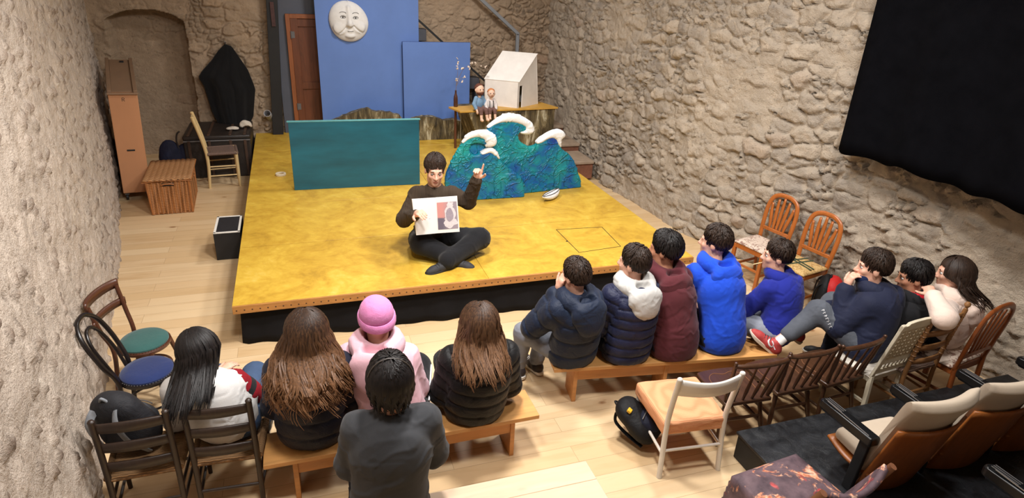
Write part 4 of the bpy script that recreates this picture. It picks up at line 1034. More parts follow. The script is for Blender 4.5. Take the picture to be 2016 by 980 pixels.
# dark bag behind the hamper
M_NAVYB = cloth('navy_nylon', (28, 32, 52), 0.2, 0, 0.7)
S = SDF(0.012); b_ = at(335, 300, Z=0.36)
S.ell((-0.08, 0, 0.20), (0.16, 0.10, 0.22)).ell((0.12, 0.02, 0.17), (0.14, 0.10, 0.20)); S.clip(lambda X, Y, Z: -Z+0*X+0*Y)
o = S.build('cloth_bundle', M_NAVYB, None, disp=lambda V, N: 0.012*fbm(V[:, 0]*9, V[:, 1]*9, V[:, 2]*9, seed=3)); o.location = (-0.98, 4.62, 0.0); tag(o, 'dark navy bundle stuffed behind the wicker hamper', 'bag')
o.scale = (0.9, 0.9, 1.25)
# small black box beside the stage
qa, qb = at(431, 512, Z=0), at(476, 512, Z=0)
M_WHITEE = plain('white_chipped_edge', (220, 216, 208), 0.7, 0.1, 40)
bx = thing('black_box', 'small black box with white rimmed top beside the stage', 'box', (-0.165, 1.95, 0))
MB().box((0, 0, 0.145), (0.25, 0.46, 0.29)).build('box_shell', M_BLACK, bx, bevel=0.004)
MB().box((0, 0, 0.291), (0.205, 0.41, 0.006)).build('top_panel', plain('worn_black_top', (34, 34, 38), 0.5, 0.3, 30), bx)
mb = MB()
for s in (-1, 1): mb.box((s*0.112, 0, 0.292), (0.022, 0.46, 0.010)); mb.box((0, s*0.22, 0.292), (0.246, 0.022, 0.010))
mb.build('white_rim', M_WHITEE, bx, bevel=0.001)

# ================================================================== chairs
def rush_mat(name, c):
    m, nt, bs = nodes(name); v = coords(nt); w = nt.nodes.new('ShaderNodeTexWave'); w.wave_type = 'BANDS'; w.bands_direction = 'Y'
    w.inputs['Scale'].default_value = 34; w.inputs['Distortion'].default_value = 2.5; w.inputs['Detail'].default_value = 3; nt.links.new(v, w.inputs['Vector'])
    col = ramp(nt, w.outputs['Fac'], [(0.1, scale_c(lin(c), 0.45)), (0.6, lin(c)), (1.0, scale_c(lin(c), 1.2))]); nt.links.new(col, bs.inputs['Base Color'])
    bs.inputs['Roughness'].default_value = 0.8; bump(nt, bs, w.outputs['Fac'], 0.7, 0.006); return m
M_RUSH = rush_mat('twisted_rush', (150, 112, 72)); M_RUSHD = rush_mat('grey_brown_rush', (128, 104, 92))
M_DARKW = wood('very_dark_brown_wood', (46, 32, 24), 'Z', 0.6, 0.4, 6)
M_BLONDW = wood('blond_wood', (208, 180, 128), 'Z', 0.8, 0.5, 6)
M_MIDW = wood('mid_brown_wood', (142, 100, 60), 'Z', 0.7, 0.45, 6)
def rush_seat(w, d, z, front=1.08):
    mb = MB(); n = 14
    def f(u, v):
        a = u-0.5; b = v-0.5; k = 1+(front-1)*v; e = min(1, (0.5-max(abs(a), abs(b)))*7)
        return (a*w*k, b*d, z+0.012*e-0.010*(1-min(1, 2*math.hypot(a, b))))
    mb.grid(f, n, n); m0 = len(mb.v)
    mb.grid(lambda u, v: ((u-0.5)*w*(1+(front-1)*v), (v-0.5)*d, z-0.022), 2, 2)
    for (a, b) in (((-w/2, -d/2), (w/2, -d/2)), ((w/2, -d/2), (w/2*front, d/2)), ((w/2*front, d/2), (-w/2*front, d/2)), ((-w/2*front, d/2), (-w/2, -d/2))):
        mb.tube([(a[0], a[1], z-0.006), (b[0], b[1], z-0.006)], 0.019, 10)
    return mb
def ladder_chair(label, loc, rz, w, d, sh, bh, M, MR, n=3, r=0.017, lean=0.05, finial='cap', group=None, twist=0.0, slat_h=0.05, rungs=((0.35, 0.35), (0.62, 0.62))):
    t = thing('ladder_back_chair', label, 'chair', loc, rz, group)
    bw, fw = w/2-r, w*1.08/2-r
    for s in (-1, 1):
        pts = [(s*bw, -d/2-0.02, 0), (s*bw, -d/2, sh), (s*bw, -d/2-lean, bh)]; P = smooth_path(pts, 6)
        mb = MB().tube(P, [r*(0.8+0.2*min(1, p.z/sh)) for p in P], 12)
        if finial == 'ball': mb.lathe([(0.004, 0), (r*0.8, 0.004), (r*0.55, 0.014), (r*1.25, 0.030), (r*1.3, 0.042), (r*0.7, 0.056), (0.002, 0.058)], pts[2], 12)
        else: mb.lathe([(r, -0.004), (r*1.08, 0.004), (r*0.7, 0.013), (0.002, 0.016)], pts[2], 12)
        if finial == 'ball':
            for zz in np.linspace(sh+0.10, bh-0.05, 9): mb.lathe([(r*0.9, -0.006), (r*1.22, 0), (r*0.9, 0.006)], (s*bw, -d/2-lean*((zz-sh)/(bh-sh))**1.2, zz), 12)
        mb.build('back_post', M, t)
        MB().tube([(s*fw, d/2-r, 0), (s*fw, d/2-r, sh*0.6), (s*fw, d/2-r, sh+0.008)], [r*0.75, r, r*0.95], 12).build('front_leg', M, t)
    for k in range(n):
        f = (k+0.75)/(n) ; zz = sh+(bh-sh)*f-0.012; yy = -d/2-lean*((zz-sh)/(bh-sh))**1.3
        sl = MB().grid(lambda u, v: ((u-0.5)*2*bw, yy-0.022*math.sin(PI*u)-twist*0.0, zz-slat_h/2+v*slat_h+0.010*math.sin(PI*u)*v), 12, 3)
        sl.build('back_slat', M, t, smooth=60, solid=0.012)
    rush_seat(w-0.015, d-0.02, sh, 1.08).build('rush_seat', MR, t)
    for fz, bz in rungs:
        for s in (-1, 1): MB().tube([(s*bw, -d/2-0.01, sh*bz), (s*fw, d/2-r, sh*fz)], 0.009, 8).build('side_rung', M, t)
        MB().tube([(-fw, d/2-r, sh*fz+0.02), (fw, d/2-r, sh*fz+0.02)], 0.009, 8).build('front_rung', M, t)
    MB().tube([(-bw, -d/2-0.01, sh*0.45), (bw, -d/2-0.01, sh*0.45)], 0.009, 8).build('back_rung', M, t)
    return t
ladder_chair('blond ladder back chair with rush seat standing before the old trunk', (-0.375, 4.24, 0), -PI/2+0.12, 0.35, 0.37, 0.46, 0.93, M_BLONDW, M_RUSHD, 4, 0.022, 0.10)
ladder_chair('dark ladder back chair carrying the grey backpack by the left wall', (-0.325, -1.525, 0), 0.0, 0.355, 0.32, 0.34, 0.72, M_DARKW, M_RUSH, 3, 0.016, 0.02, 'cap', 'dark ladder back chairs')
ladder_chair('dark ladder back chair under the girl in the white sweatshirt', (0.082, -1.53, 0), -0.06, 0.345, 0.32, 0.34, 0.72, M_DARKW, M_RUSH, 3, 0.016, 0.02, 'cap', 'dark ladder back chairs')

# bentwood chairs
M_BLK_LAC = plain('black_lacquer', (26, 20, 19), 0.3, 0.25, 12)
M_WALN = wood('walnut_bentwood', (84, 48, 32), 'X', 0.6, 0.35, 6)
M_BLUEV = cloth('blue_seat_fabric', (34, 48, 94), 0.1, 0.2); M_GREENV = cloth('green_seat_fabric', (52, 92, 88), 0.1, 0.2)
def bent_seat(t, R, z, M, MV, sq=0.98):
    MB().lathe([(R*0.9, z-0.035), (R, z-0.03), (R*1.02, z-0.012), (R*0.98, z-0.002), (R*0.85, z-0.002)], n=36, sq=(1, sq)).build('seat_ring', M, t)
    MB().lathe([(R*0.95, z-0.006), (R*0.95, z+0.008), (R*0.88, z+0.020), (R*0.6, z+0.030), (R*0.25, z+0.033), (0.002, z+0.033)], n=36, sq=(1, sq)).build('seat_pad', MV, t)
    mb = MB()
    for k in range(44): a = PI*k/43*1.5-PI*0.25; mb.sphere((math.cos(a)*R*0.985, math.sin(a)*R*0.985*sq, z-0.001), 0.0035, 6)
    mb.build('seat_studs', M_IRON if MV is M_BLUEV else M, t)
def bent_legs(t, R, z, M, splay=0.04):
    for s in (-1, 1):
        MB().tube([(s*R*0.72, R*0.62, z-0.02), (s*(R*0.76+splay*0.4), R*0.70+splay*0.4, z*0.5), (s*(R*0.8+splay), R*0.75+splay, 0)], [0.016, 0.014, 0.012], 10).build('front_leg', M, t)
    MB().tube([(math.cos(a)*R*0.86, math.sin(a)*R*0.86, z*0.42) for a in np.linspace(0, 2*PI, 33)[:-1]], 0.008, 8, closed=True).build('leg_hoop', M, t)
c_ = at(289, 727, Z=0.37)
t = thing('bentwood_chair', 'black bentwood chair with round blue seat by the left wall', 'chair', (c_.x, c_.y, 0), -PI/2-0.05); R = 0.165; z = 0.36
bent_seat(t, R, z, M_BLK_LAC, M_BLUEV); bent_legs(t, R, z, M_BLK_LAC)
BH = 0.76; bwd = 0.165
outer = smooth_path([(-0.13, -0.16, 0), (-0.12, -0.13, z-0.02), (-bwd*0.95, -0.185, 0.52), (-bwd*0.9, -0.25, 0.68), (-bwd*0.5, -0.29, BH), (0, -0.30, BH+0.015), (bwd*0.5, -0.29, BH), (bwd*0.9, -0.25, 0.68), (bwd*0.95, -0.185, 0.52), (0.12, -0.13, z-0.02), (0.13, -0.16, 0)], 6)
MB().tube(outer, 0.0145, 10).build('back_hoop', M_BLK_LAC, t)
inner = smooth_path([(-0.085, -0.135, z-0.01), (-0.10, -0.185, 0.50), (-0.09, -0.235, 0.62), (-0.05, -0.262, 0.685), (0, -0.27, 0.70), (0.05, -0.262, 0.685), (0.09, -0.235, 0.62), (0.10, -0.185, 0.50), (0.085, -0.135, z-0.01)], 6)
MB().tube(inner, 0.011, 10).build('inner_hoop', M_BLK_LAC, t)
c_ = at(283, 668, Z=0.37)
t = thing('bentwood_chair', 'brown bentwood chair with green seat beyond the blue seated one', 'chair', (c_.x, c_.y, 0), -PI/2-0.30); R = 0.165; z = 0.36
bent_seat(t, R, z, M_WALN, M_GREENV); bent_legs(t, R, z, M_WALN)
for s in (-1, 1):
    MB().tube(smooth_path([(s*0.14, -0.17, 0), (s*0.13, -0.135, z-0.02), (s*0.155, -0.175, 0.52), (s*0.165, -0.21, 0.70)], 6), 0.015, 10).build('back_post', M_WALN, t)
for zz, hh, yy in ((0.71, 0.062, -0.215), (0.575, 0.05, -0.19)):
    MB().grid(lambda u, v: (0.185*math.sin((u-0.5)*2.5)/0.949, yy-0.07*math.cos((u-0.5)*2.5)+0.03, zz-hh/2+hh*v), 20, 3).build('back_rail', M_WALN, t, smooth=60, solid=0.018)

# orange wood chairs with arched splat backs
def splat_chair(label, loc, rz, M, MS, w=0.37, d=0.38, sh=0.42, bh=0.88, lean=0.07, group=None, cross=None):
    t = thing('arched_back_chair', label, 'chair', loc, rz, group)
    def yb(z): return -d/2+0.01-lean*max(0, (z-sh)/(bh-sh))
    hw = w/2-0.018
    arch = [(-hw*0.92, sh*0.98)]+[(-hw, sh+(bh-sh)*0.45)]+[(-hw*0.98, bh-0.13), (-hw*0.80, bh-0.045), (-hw*0.4, bh-0.006), (0, bh), (hw*0.4, bh-0.006), (hw*0.80, bh-0.045), (hw*0.98, bh-0.13)]+[(hw, sh+(bh-sh)*0.45), (hw*0.92, sh*0.98)]
    P = smooth_path([(x, yb(z), z) for x, z in arch], 6)
    MB().tube(P, 0.023, 10, flat=0.62, up=(0, 1, 0)).build('back_frame', M, t)
    for s in (-1, 1):
        MB().tube([(s*hw*0.92, yb(sh), sh+0.02), (s*hw*0.92, -d/2, sh*0.5), (s*hw*0.95, -d/2-0.03, 0)], [0.018, 0.018, 0.013], 10).build('back_leg', M, t)
        MB().bar((s*(w/2-0.02), d/2-0.025, sh-0.02), (s*(w/2-0.022), d/2-0.02, 0), 0.034, 0.034, (0, 1, 0)).build('front_leg', M, t, bevel=0.005)
        MB().bar((s*(w/2-0.02), d/2-0.03, sh*0.38), (s*hw*0.93, -d/2, sh*0.38), 0.014, 0.024).build('side_rung', M, t, bevel=0.003)
    MB().bar((-(w/2-0.03), d/2-0.02, sh*0.48), (w/2-0.03, d/2-0.02, sh*0.48), 0.014, 0.024).build('front_rung', M, t, bevel=0.003)
    zr = sh+0.10
    MB().bar((-hw*0.97, yb(zr), zr), (hw*0.97, yb(zr), zr), 0.022, 0.034).build('lower_rail', M, t, bevel=0.004)
    for k in range(5):
        f = (k-2)/2; x0, x1 = f*hw*0.48, f*hw*0.72; zt = bh-0.02-0.075*abs(f)**1.6
        MB().grid(lambda u, v: (x0+(x1-x0)*(3*v*v-2*v**3)+(u-0.5)*(0.020+0.016*math.sin(PI*v)), yb(zr+(zt-zr)*v), zr+(zt-zr)*v), 3, 12).build('back_splat', M, t, smooth=60, solid=0.010)
    mb = MB()
    for s in (-1, 1): mb.bar((s*(w/2-0.02), d/2-0.03, sh-0.032), (s*(w/2-0.03), -d/2+0.02, sh-0.032), 0.02, 0.055)
    mb.bar((-(w/2-0.03), d/2-0.022, sh-0.032), (w/2-0.03, d/2-0.022, sh-0.032), 0.02, 0.055).bar((-(w/2-0.03), -d/2+0.02, sh-0.032), (w/2-0.03, -d/2+0.02, sh-0.032), 0.02, 0.055)
    mb.build('seat_frame', M, t, bevel=0.003)
    MB().grid(lambda u, v: ((u-0.5)*(w-0.008), (v-0.5)*(d-0.03)+0.01, sh-0.004+0.022*min(1, min(u, 1-u, v, 1-v)*7)**0.6), 18, 18).build('seat_pad', MS, t, smooth=180, solid=0.012)
    if cross:
        for c in cross:
            MB().tube([(c[0], c[1], sh+0.026), (c[2], c[3], sh+0.026)], 0.011, 6, flat=0.2, up=(0, 0, 1)).build('ribbon', M_RIB, t)
    return t
M_ORW = wood('orange_varnished_wood', (170, 96, 42), 'Z', 0.72, 0.32, 6)
M_BRW = wood('brown_varnished_wood', (136, 72, 32), 'Z', 0.65, 0.35, 6)
M_PATT = None
def patt(name, c1, c2, sc, lo=0.5, hi=0.54):
    m, nt, bs = nodes(name); v = coords(nt); n = noise(nt, v, sc, 5, 0.6, 1.2)
    col = ramp(nt, n, [(lo, lin(c1)), (hi, lin(c2))]); nt.links.new(col, bs.inputs['Base Color']); bs.inputs['Roughness'].default_value = 0.85
    return m
M_SEATP = patt('mottled_seat_fabric', (206, 188, 172), (136, 104, 92), 24, 0.52, 0.6); M_SEATY = patt('straw_seat', (196, 164, 108), (162, 126, 74), 40)
M_RIB = plain('dark_green_ribbon', (52, 66, 46), 0.7)
splat_chair('orange wood chair with mottled pale seat by the right wall, farther one', (4.885, 0.03, 0), PI/2+0.22, M_ORW, M_SEATP)
splat_chair('orange wood chair with crossed green ribbons on its straw seat', (4.93, -0.475, 0), PI/2+0.20, M_ORW, M_SEATY, cross=((-0.03, -0.15, 0.03, 0.17), (0.03, -0.15, 0.09, 0.17), (-0.16, 0.02, 0.16, -0.04), (-0.16, 0.06, 0.16, 0.0)))
splat_chair('brown arched back chair under the girl in the cream jacket', (5.06, -1.90, 0), 0.16, M_BRW, M_SEATP, w=0.42, d=0.36, sh=0.36, bh=0.86)
ladder_chair('light brown chair with turned posts under the boy in the black hoodie', (4.655, -1.86, 0), 0.06, 0.335, 0.33, 0.36, 0.84, M_MIDW, M_RUSHD, 4, 0.0155, 0.06, 'ball', slat_h=0.032)

# dark spindle back chairs
M_SPW = wood('dark_chestnut_wood', (72, 46, 30), 'Y', 0.6, 0.3, 6)
def spindle_chair(label, loc, rz):
    t = thing('spindle_back_chair', label, 'chair', loc, rz, 'dark spindle back chairs'); w, d, sh, bh = 0.37, 0.36, 0.34, 0.655
    out = smooth_path([(-w/2*0.94, -d/2, 0), (-w/2, 0.05, 0), (-w/2*0.98, d/2-0.03, 0), (-w/2*0.8, d/2, 0), (0, d/2+0.012, 0), (w/2*0.8, d/2, 0), (w/2*0.98, d/2-0.03, 0), (w/2, 0.05, 0), (w/2*0.94, -d/2, 0)], 5)
    poly = [(p.x, p.y) for p in out][::-1]
    MB().prism(poly, lambda a, b: Vector((a, b, sh-0.028)), lambda a, b: Vector((a, b, sh))).build('seat', M_SPW, t, smooth=30, bevel=0.006)
    gr = smooth_path([(-w*0.34, -d*0.26, sh+0.001), (-w*0.36, d*0.2, sh+0.001), (-w*0.2, d*0.38, sh+0.001), (0, d*0.33, sh+0.001), (w*0.2, d*0.38, sh+0.001), (w*0.36, d*0.2, sh+0.001), (w*0.34, -d*0.26, sh+0.001)], 6)
    MB().tube(gr, 0.0025, 6).build('seat_groove', plain('pale_worn_groove', (124, 82, 54), 0.4), t)
    yt = -d/2-0.055
    def rail(u): return (math.sin((u-0.5)*2.2)/0.891*(w/2+0.012), yt+0.045-0.05*math.cos((u-0.5)*2.2)*1.0, bh)
    MB().tube([rail(k/16) for k in range(17)], [0.014+0.004*math.sin(PI*k/16) for k in range(17)], 10).build('top_rail', M_SPW, t)
    for s in (-1, 1):
        e = rail(0.5+0.48*s); a = (s*(w/2-0.03), -d/2+0.03, sh-0.01)
        v_ = Vector(e)-Vector(a)
        MB().tube([Vector(a)+v_*k for k in (0, 0.15, 0.3, 0.55, 0.8, 1.0, 1.06)], [0.010, 0.017, 0.013, 0.017, 0.012, 0.013, 0.010], 10).build('back_post', M_SPW, t)
        MB().sphere(Vector(a)+v_*1.07, 0.013, 10).build('post_knob', M_SPW, t)
    for k in range(4):
        u = (k+0.5)/4; e = Vector(rail(0.10+0.8*u)); a = Vector(((u-0.5)*(w-0.10), -d/2+0.022, sh-0.01)); v_ = e-a
        MB().tube([a+v_*q for q in (0, 0.3, 0.5, 0.75, 1.0)], [0.007, 0.0125, 0.010, 0.007, 0.007], 8).build('spindle', M_SPW, t)
    L = {}
    for sx in (-1, 1):
        for sy in (-1, 1):
            a = Vector((sx*(w/2-0.06), sy*(d/2-0.06), sh-0.02)); b = Vector((sx*(w/2-0.01), sy*(d/2-0.005), 0)); L[sx, sy] = (a, b); v_ = b-a
            MB().tube([a+v_*q for q in (0, 0.2, 0.35, 0.6, 0.75, 1)], [0.011, 0.017, 0.013, 0.018, 0.014, 0.012], 10).build('leg', M_SPW, t)
    for sx in (-1, 1):
        a = L[sx, -1]; b = L[sx, 1]; MB().tube([a[0]+(a[1]-a[0])*0.6, (a[0]+b[0])/2+((a[1]+b[1])/2-(a[0]+b[0])/2)*0.6, b[0]+(b[1]-b[0])*0.6], [0.008, 0.012, 0.008], 8).build('side_rung', M_SPW, t)
    for sy in (-1, 1):
        a = L[-1, sy]; b = L[1, sy]; MB().tube([a[0]+(a[1]-a[0])*0.45, (a[0]+b[0])/2+((a[1]+b[1])/2-(a[0]+b[0])/2)*0.45, b[0]+(b[1]-b[0])*0.45], [0.008, 0.012, 0.008], 8).build('cross_rung', M_SPW, t)
    return t
for lab, x, y, r in (('dark spindle back chair next to the white chair with orange cushion', 3.225, -1.825, -0.05), ('middle one of the three dark spindle back chairs', 3.63, -1.81, 0.0), ('dark spindle back chair next to the cream lattice chair', 4.02, -1.81, 0.08)):
    spindle_chair(lab, (x, y, 0), r)

# cream chair with woven lattice back
M_CREAM = plain('worn_cream_paint', (196, 186, 164), 0.6, 0.10, 12)
t = thing('lattice_back_chair', 'cream painted chair with woven lattice back under the navy jacket boy', 'chair', (4.36, -1.83, 0), 0.10)
w, d, sh, bh, lean = 0.34, 0.34, 0.35, 0.82, 0.10
yb = lambda z: -d/2-lean*max(0, (z-sh)/(bh-sh))
for s in (-1, 1):
    MB().bar((s*(w/2-0.015), yb(sh), sh), (s*(w/2-0.015), yb(bh), bh), 0.030, 0.022, (0, 1, 0)).bar((s*(w/2-0.015), -d/2-0.02, 0), (s*(w/2-0.015), -d/2, sh+0.01), 0.030, 0.03, (0, 1, 0)).build('back_post', M_CREAM, t, bevel=0.004)
    MB().bar((s*(w/2-0.01), d/2-0.02, 0), (s*(w/2-0.01), d/2-0.02, sh-0.02), 0.03, 0.03, (0, 1, 0)).build('front_leg', M_CREAM, t, bevel=0.004)
crest = [(-w/2, bh-0.05), (w/2, bh-0.05), (w/2, bh-0.008), (w/2-0.05, bh-0.004), (w/2-0.06, bh+0.012), (0.05, bh+0.018), (-0.05, bh+0.018), (-w/2+0.06, bh+0.012), (-w/2+0.05, bh-0.004), (-w/2, bh-0.008)]
MB().prism(crest, lambda a, b: Vector((a, yb(b)+0.012, b)), lambda a, b: Vector((a, yb(b)-0.012, b))).build('crest_rail', M_CREAM, t, bevel=0.003)
for zz in (sh+0.05, sh+0.135): MB().bar((-w/2+0.02, yb(zz), zz), (w/2-0.02, yb(zz), zz), 0.020, 0.034).build('cross_rail', M_CREAM, t, bevel=0.003)
mb = MB(); z0, z1 = sh+0.15, bh-0.045
for k in range(9): x = -w/2+0.04+k*(w-0.08)/8; mb.bar((x, yb(z0)-0.004*(k % 2), z0), (x, yb(z1)-0.004*(k % 2), z1), 0.020, 0.004, (0, 1, 0))
for k in range(8): zz = z0+0.015+k*(z1-z0-0.03)/7; mb.bar((-w/2+0.03, yb(zz)-0.003, zz), (w/2-0.03, yb(zz)-0.003, zz), 0.004, 0.020)
mb.build('woven_lattice', plain('beige_webbing', (176, 160, 132), 0.7, 0.1, 20), t)
mb = MB()
for k in range(7): x = -w/2+0.05+k*(w-0.1)/6; mb.bar((x, yb(sh+0.05), sh+0.05), (x, yb(sh+0.135), sh+0.135), 0.016, 0.005, (0, 1, 0))
mb.build('lower_lattice', M_CREAM, t)
MB().box((0, 0, sh-0.02), (w, d, 0.04)).build('seat_frame', M_CREAM, t, bevel=0.004)
MB().grid(lambda u, v: ((u-0.5)*(w+0.005), (v-0.5)*(d+0.005), sh+0.022*min(1, min(u, 1-u, v, 1-v)*6)**0.5), 16, 16).build('seat_pad', cloth('white_seat_cloth', (202, 194, 182), 0.06), t, smooth=180)
for s in (-1, 1): MB().bar((s*(w/2-0.015), -d/2, sh*0.4), (s*(w/2-0.012), d/2-0.02, sh*0.4), 0.016, 0.02).build('side_rung', M_CREAM, t)

# white chair with the orange cushion cover
M_WHITEP = plain('off_white_paint', (220, 214, 204), 0.4, 0.05, 9)
def cover_mat():
    m, nt, bs = nodes('orange_stretch_cover'); v = coords(nt)
    w = nt.nodes.new('ShaderNodeTexWave'); w.wave_type = 'BANDS'; w.bands_direction = 'Y'; w.inputs['Scale'].default_value = 42; w.inputs['Distortion'].default_value = 1.2; nt.links.new(v, w.inputs['Vector'])
    w2 = nt.nodes.new('ShaderNodeTexWave'); w2.wave_type = 'BANDS'; w2.bands_direction = 'Z'; w2.inputs['Scale'].default_value = 40; nt.links.new(v, w2.inputs['Vector'])
    f = math_(nt, 'ADD', math_(nt, 'MULTIPLY', w.outputs['Fac'], 0.5), math_(nt, 'MULTIPLY', w2.outputs['Fac'], 0.5))
    col = ramp(nt, f, [(0.1, lin((204, 132, 90))), (0.6, lin((224, 162, 118)))]); nt.links.new(col, bs.inputs['Base Color']); bs.inputs['Roughness'].default_value = 0.9
    bump(nt, bs, f, 0.35, 0.004); return m
M_COVER = cover_mat()
t = thing('dining_chair', 'white painted chair with stretchy orange seat cover', 'chair', (2.745, -1.935, 0), -0.10); w, d, sh, bh = 0.42, 0.42, 0.39, 0.75
for s in (-1, 1):
    MB().tube(smooth_path([(s*(w/2-0.01), -d/2-0.02, 0), (s*(w/2-0.018), -d/2+0.01, sh-0.06), (s*(w/2-0.018), -d/2-0.0, sh+0.1), (s*(w/2-0.012), -d/2-0.05, bh)], 6), 0.0165, 14).lathe([(0.0165, 0), (0.015, 0.007), (0.009, 0.012), (0.002, 0.013)], (s*(w/2-0.012), -d/2-0.05, bh-0.001), 14).build('back_post', M_WHITEP, t)
    MB().tube([(s*(w/2-0.005), d/2-0.01, 0), (s*(w/2-0.02), d/2-0.025, sh-0.02)], [0.013, 0.0165], 14).build('front_leg', M_WHITEP, t)
    MB().tube([(s*(w/2-0.012), -d/2-0.005, sh*0.44), (s*(w/2-0.012), d/2-0.018, sh*0.50)], 0.0095, 10).build('side_rung', M_WHITEP, t)
MB().tube([(-w/2+0.014, -d/2-0.005, sh*0.50), (w/2-0.014, -d/2-0.005, sh*0.50)], 0.0095, 10).build('back_rung', M_WHITEP, t)
MB().grid(lambda u, v: ((u-0.5)*(w-0.03), -d/2-0.03-0.045*math.sin(PI*u)-0.02*v, 0.63+v*(0.115-0.012*math.sin(PI*u))), 18, 4).build('back_board', M_WHITEP, t, smooth=60, solid=0.014)
S = SDF(0.009)
V, Q = solve_box((-0.27, -0.27, sh-0.14), (0.27, 0.27, sh+0.06), 0.008, lambda X, Y, Z: (lambda qx, qy, qz: np.sqrt(np.maximum(qx, 0)**2+np.maximum(qy, 0)**2+np.maximum(qz, 0)**2)+np.minimum(np.maximum(np.maximum(qx, qy), qz), 0)-0.022)(np.abs(X)-(w/2+0.005)-0.010*Y/d+0.022, np.abs(Y-0.008)-(d/2+0.006)+0.022, np.abs(Z-sh+0.042-0.014*(1-(X/0.21)**2)*(1-(Y/0.21)**2))-0.050+0.022))
V, Q = relax(V, Q, 2); N = vnormals(V, Q); V = V+N*(0.0035*vnoise(V[:, 0]*14, V[:, 1]*14, V[:, 2]*45, seed=2))[:, None]
from_arrays('seat_cover', V, Q, M_COVER, t, 180)

# chair draped with a printed cloth
def printed():
    m, nt, bs = nodes('dark_floral_print'); v = coords(nt)
    a = noise(nt, v, 7, 5, 0.62, 1.0); b = noise(nt, v, 23, 5, 0.6, 1.4); c = noise(nt, coords(nt, 'Object', (1.3, 0.8, 1)), 5.2, 3, 0.5)
    base = ramp(nt, noise(nt, v, 12, 5), [(0.3, lin((66, 50, 58))), (0.7, lin((112, 90, 96)))])
    warm = ramp(nt, b, [(0.35, lin((170, 84, 58))), (0.5, lin((214, 148, 112))), (0.65, lin((228, 190, 164)))])
    col = mixc(nt, ramp(nt, a, [(0.54, (0, 0, 0, 1)), (0.60, (1, 1, 1, 1))]), base, warm)
    red = ramp(nt, c, [(0.63, (0, 0, 0, 1)), (0.67, (1, 1, 1, 1))]); col = mixc(nt, red, col, ramp(nt, b, [(0.4, lin((150, 44, 44))), (0.6, lin((206, 92, 90)))]))
    lt = ramp(nt, noise(nt, v, 3.7, 3), [(0.68, (0, 0, 0, 1)), (0.71, (1, 1, 1, 1))]); col = mixc(nt, lt, col, lin((176, 190, 204)))
    nt.links.new(col, bs.inputs['Base Color']); bs.inputs['Roughness'].default_value = 0.75; return m
M_PRINT = printed()
t = thing('covered_chair', 'low chair covered in a dark flowery printed cloth', 'chair', (2.90, -2.74, 0), 0.10)
w, d, sh = 0.45, 0.36, 0.385
for s in (-1, 1):
    MB().bar((s*(w/2-0.04), d/2-0.03, 0), (s*(w/2-0.04), d/2-0.03, sh-0.03), 0.035, 0.035, (0, 1, 0)).build('front_leg', M_DARKW, t, bevel=0.004)
    MB().bar((s*(w/2-0.03), -d/2-0.03, 0), (s*(w/2-0.03), -d/2+0.03, sh-0.02), 0.035, 0.035, (0, 1, 0)).build('back_leg', M_DARKW, t, bevel=0.004)
def seatc(u, v):
    a, b = (u-0.5)*2, (v-0.5)*2; m = max(abs(a), abs(b)); k = min(1, m/0.80); q = max(0, (m-0.80)/0.20)
    sx, sy = (a/m, b/m) if m > 1e-6 else (0, 0); r_ = min(m, 0.80)/0.80
    x, y = sx*r_*w/2*1.06, sy*r_*d/2
    drop = q*(0.20+0.035*math.sin(math.atan2(b, a)*9))
    return (x+sx*q*0.02, y+sy*q*0.02, sh+0.03*(1-r_**4)-drop-0.012*min(1, q*8))
MB().grid(seatc, 57, 57).build('draped_seat_cloth', M_PRINT, t, smooth=60, solid=0.004)
def backc(u, v):
    a = (u-0.5)*2; z = 0.36+v*(0.325+0.035*a*a-0.02*(1-abs(a)))
    return (a*(w/2), -d/2-0.02-0.15*v-0.06*(1-a*a)*0.9+0.05, z)
MB().grid(backc, 24, 12).build('back_cover', M_PRINT, t, smooth=180, solid=0.03)
for s in (-1, 1): MB().tube([(s*w/2, -d/2+0.02, 0.34), (s*(w/2+0.004), -d/2-0.06, 0.52), (s*(w/2+0.006), -d/2-0.145, 0.735)], [0.019, 0.018, 0.015], 10, flat=1.3).build('back_post', wood('worn_arm_wood', (120, 76, 50), 'Z', 0.6, 0.5), t)

# black raked platforms and the old theatre seats
def scuffed():
    m, nt, bs = nodes('scuffed_black_floor'); v = coords(nt); a = noise(nt, v, 12, 8, 0.75, 1.5); b = noise(nt, coords(nt, 'Object', (1, 4, 1)), 14, 6, 0.7, 2)
    col = ramp(nt, a, [(0.35, lin((16, 17, 20))), (0.62, lin((38, 40, 44)))]); s = ramp(nt, b, [(0.66, (0, 0, 0, 1)), (0.72, (1, 1, 1, 1))])
    col = mixc(nt, math_(nt, 'MULTIPLY', s, 0.5), col, lin((112, 112, 112))); nt.links.new(col, bs.inputs['Base Color'])
    bs.inputs['Roughness'].default_value = 0.38; bump(nt, bs, a, 0.5, 0.01); return m
M_SCUFF = scuffed()
pf = thing('seating_riser', 'low scuffed black riser carrying the theatre seats', 'platform', (4.30, -2.62, 0))
MB().box((0, 0, 0.09), (2.42, 1.02, 0.18)).build('riser_body', M_BLACK, pf, bevel=0.006)
MB().box((0, 0, 0.19), (2.44, 1.04, 0.02)).build('riser_top', M_SCUFF, pf, bevel=0.004)
pf = thing('seating_riser', 'higher black riser at the bottom right corner behind the theatre seats', 'platform', (4.30, -3.72, 0))
MB().box((0, 0, 0.20), (2.42, 1.08, 0.40)).build('riser_body', M_BLACK, pf, bevel=0.006)
MB().box((0, 0, 0.41), (2.44, 1.10, 0.02)).build('riser_top', M_SCUFF, pf, bevel=0.004)
M_TWOOD = wood('theatre_seat_plywood', (158, 92, 40), 'Z', 0.75, 0.38, 4)
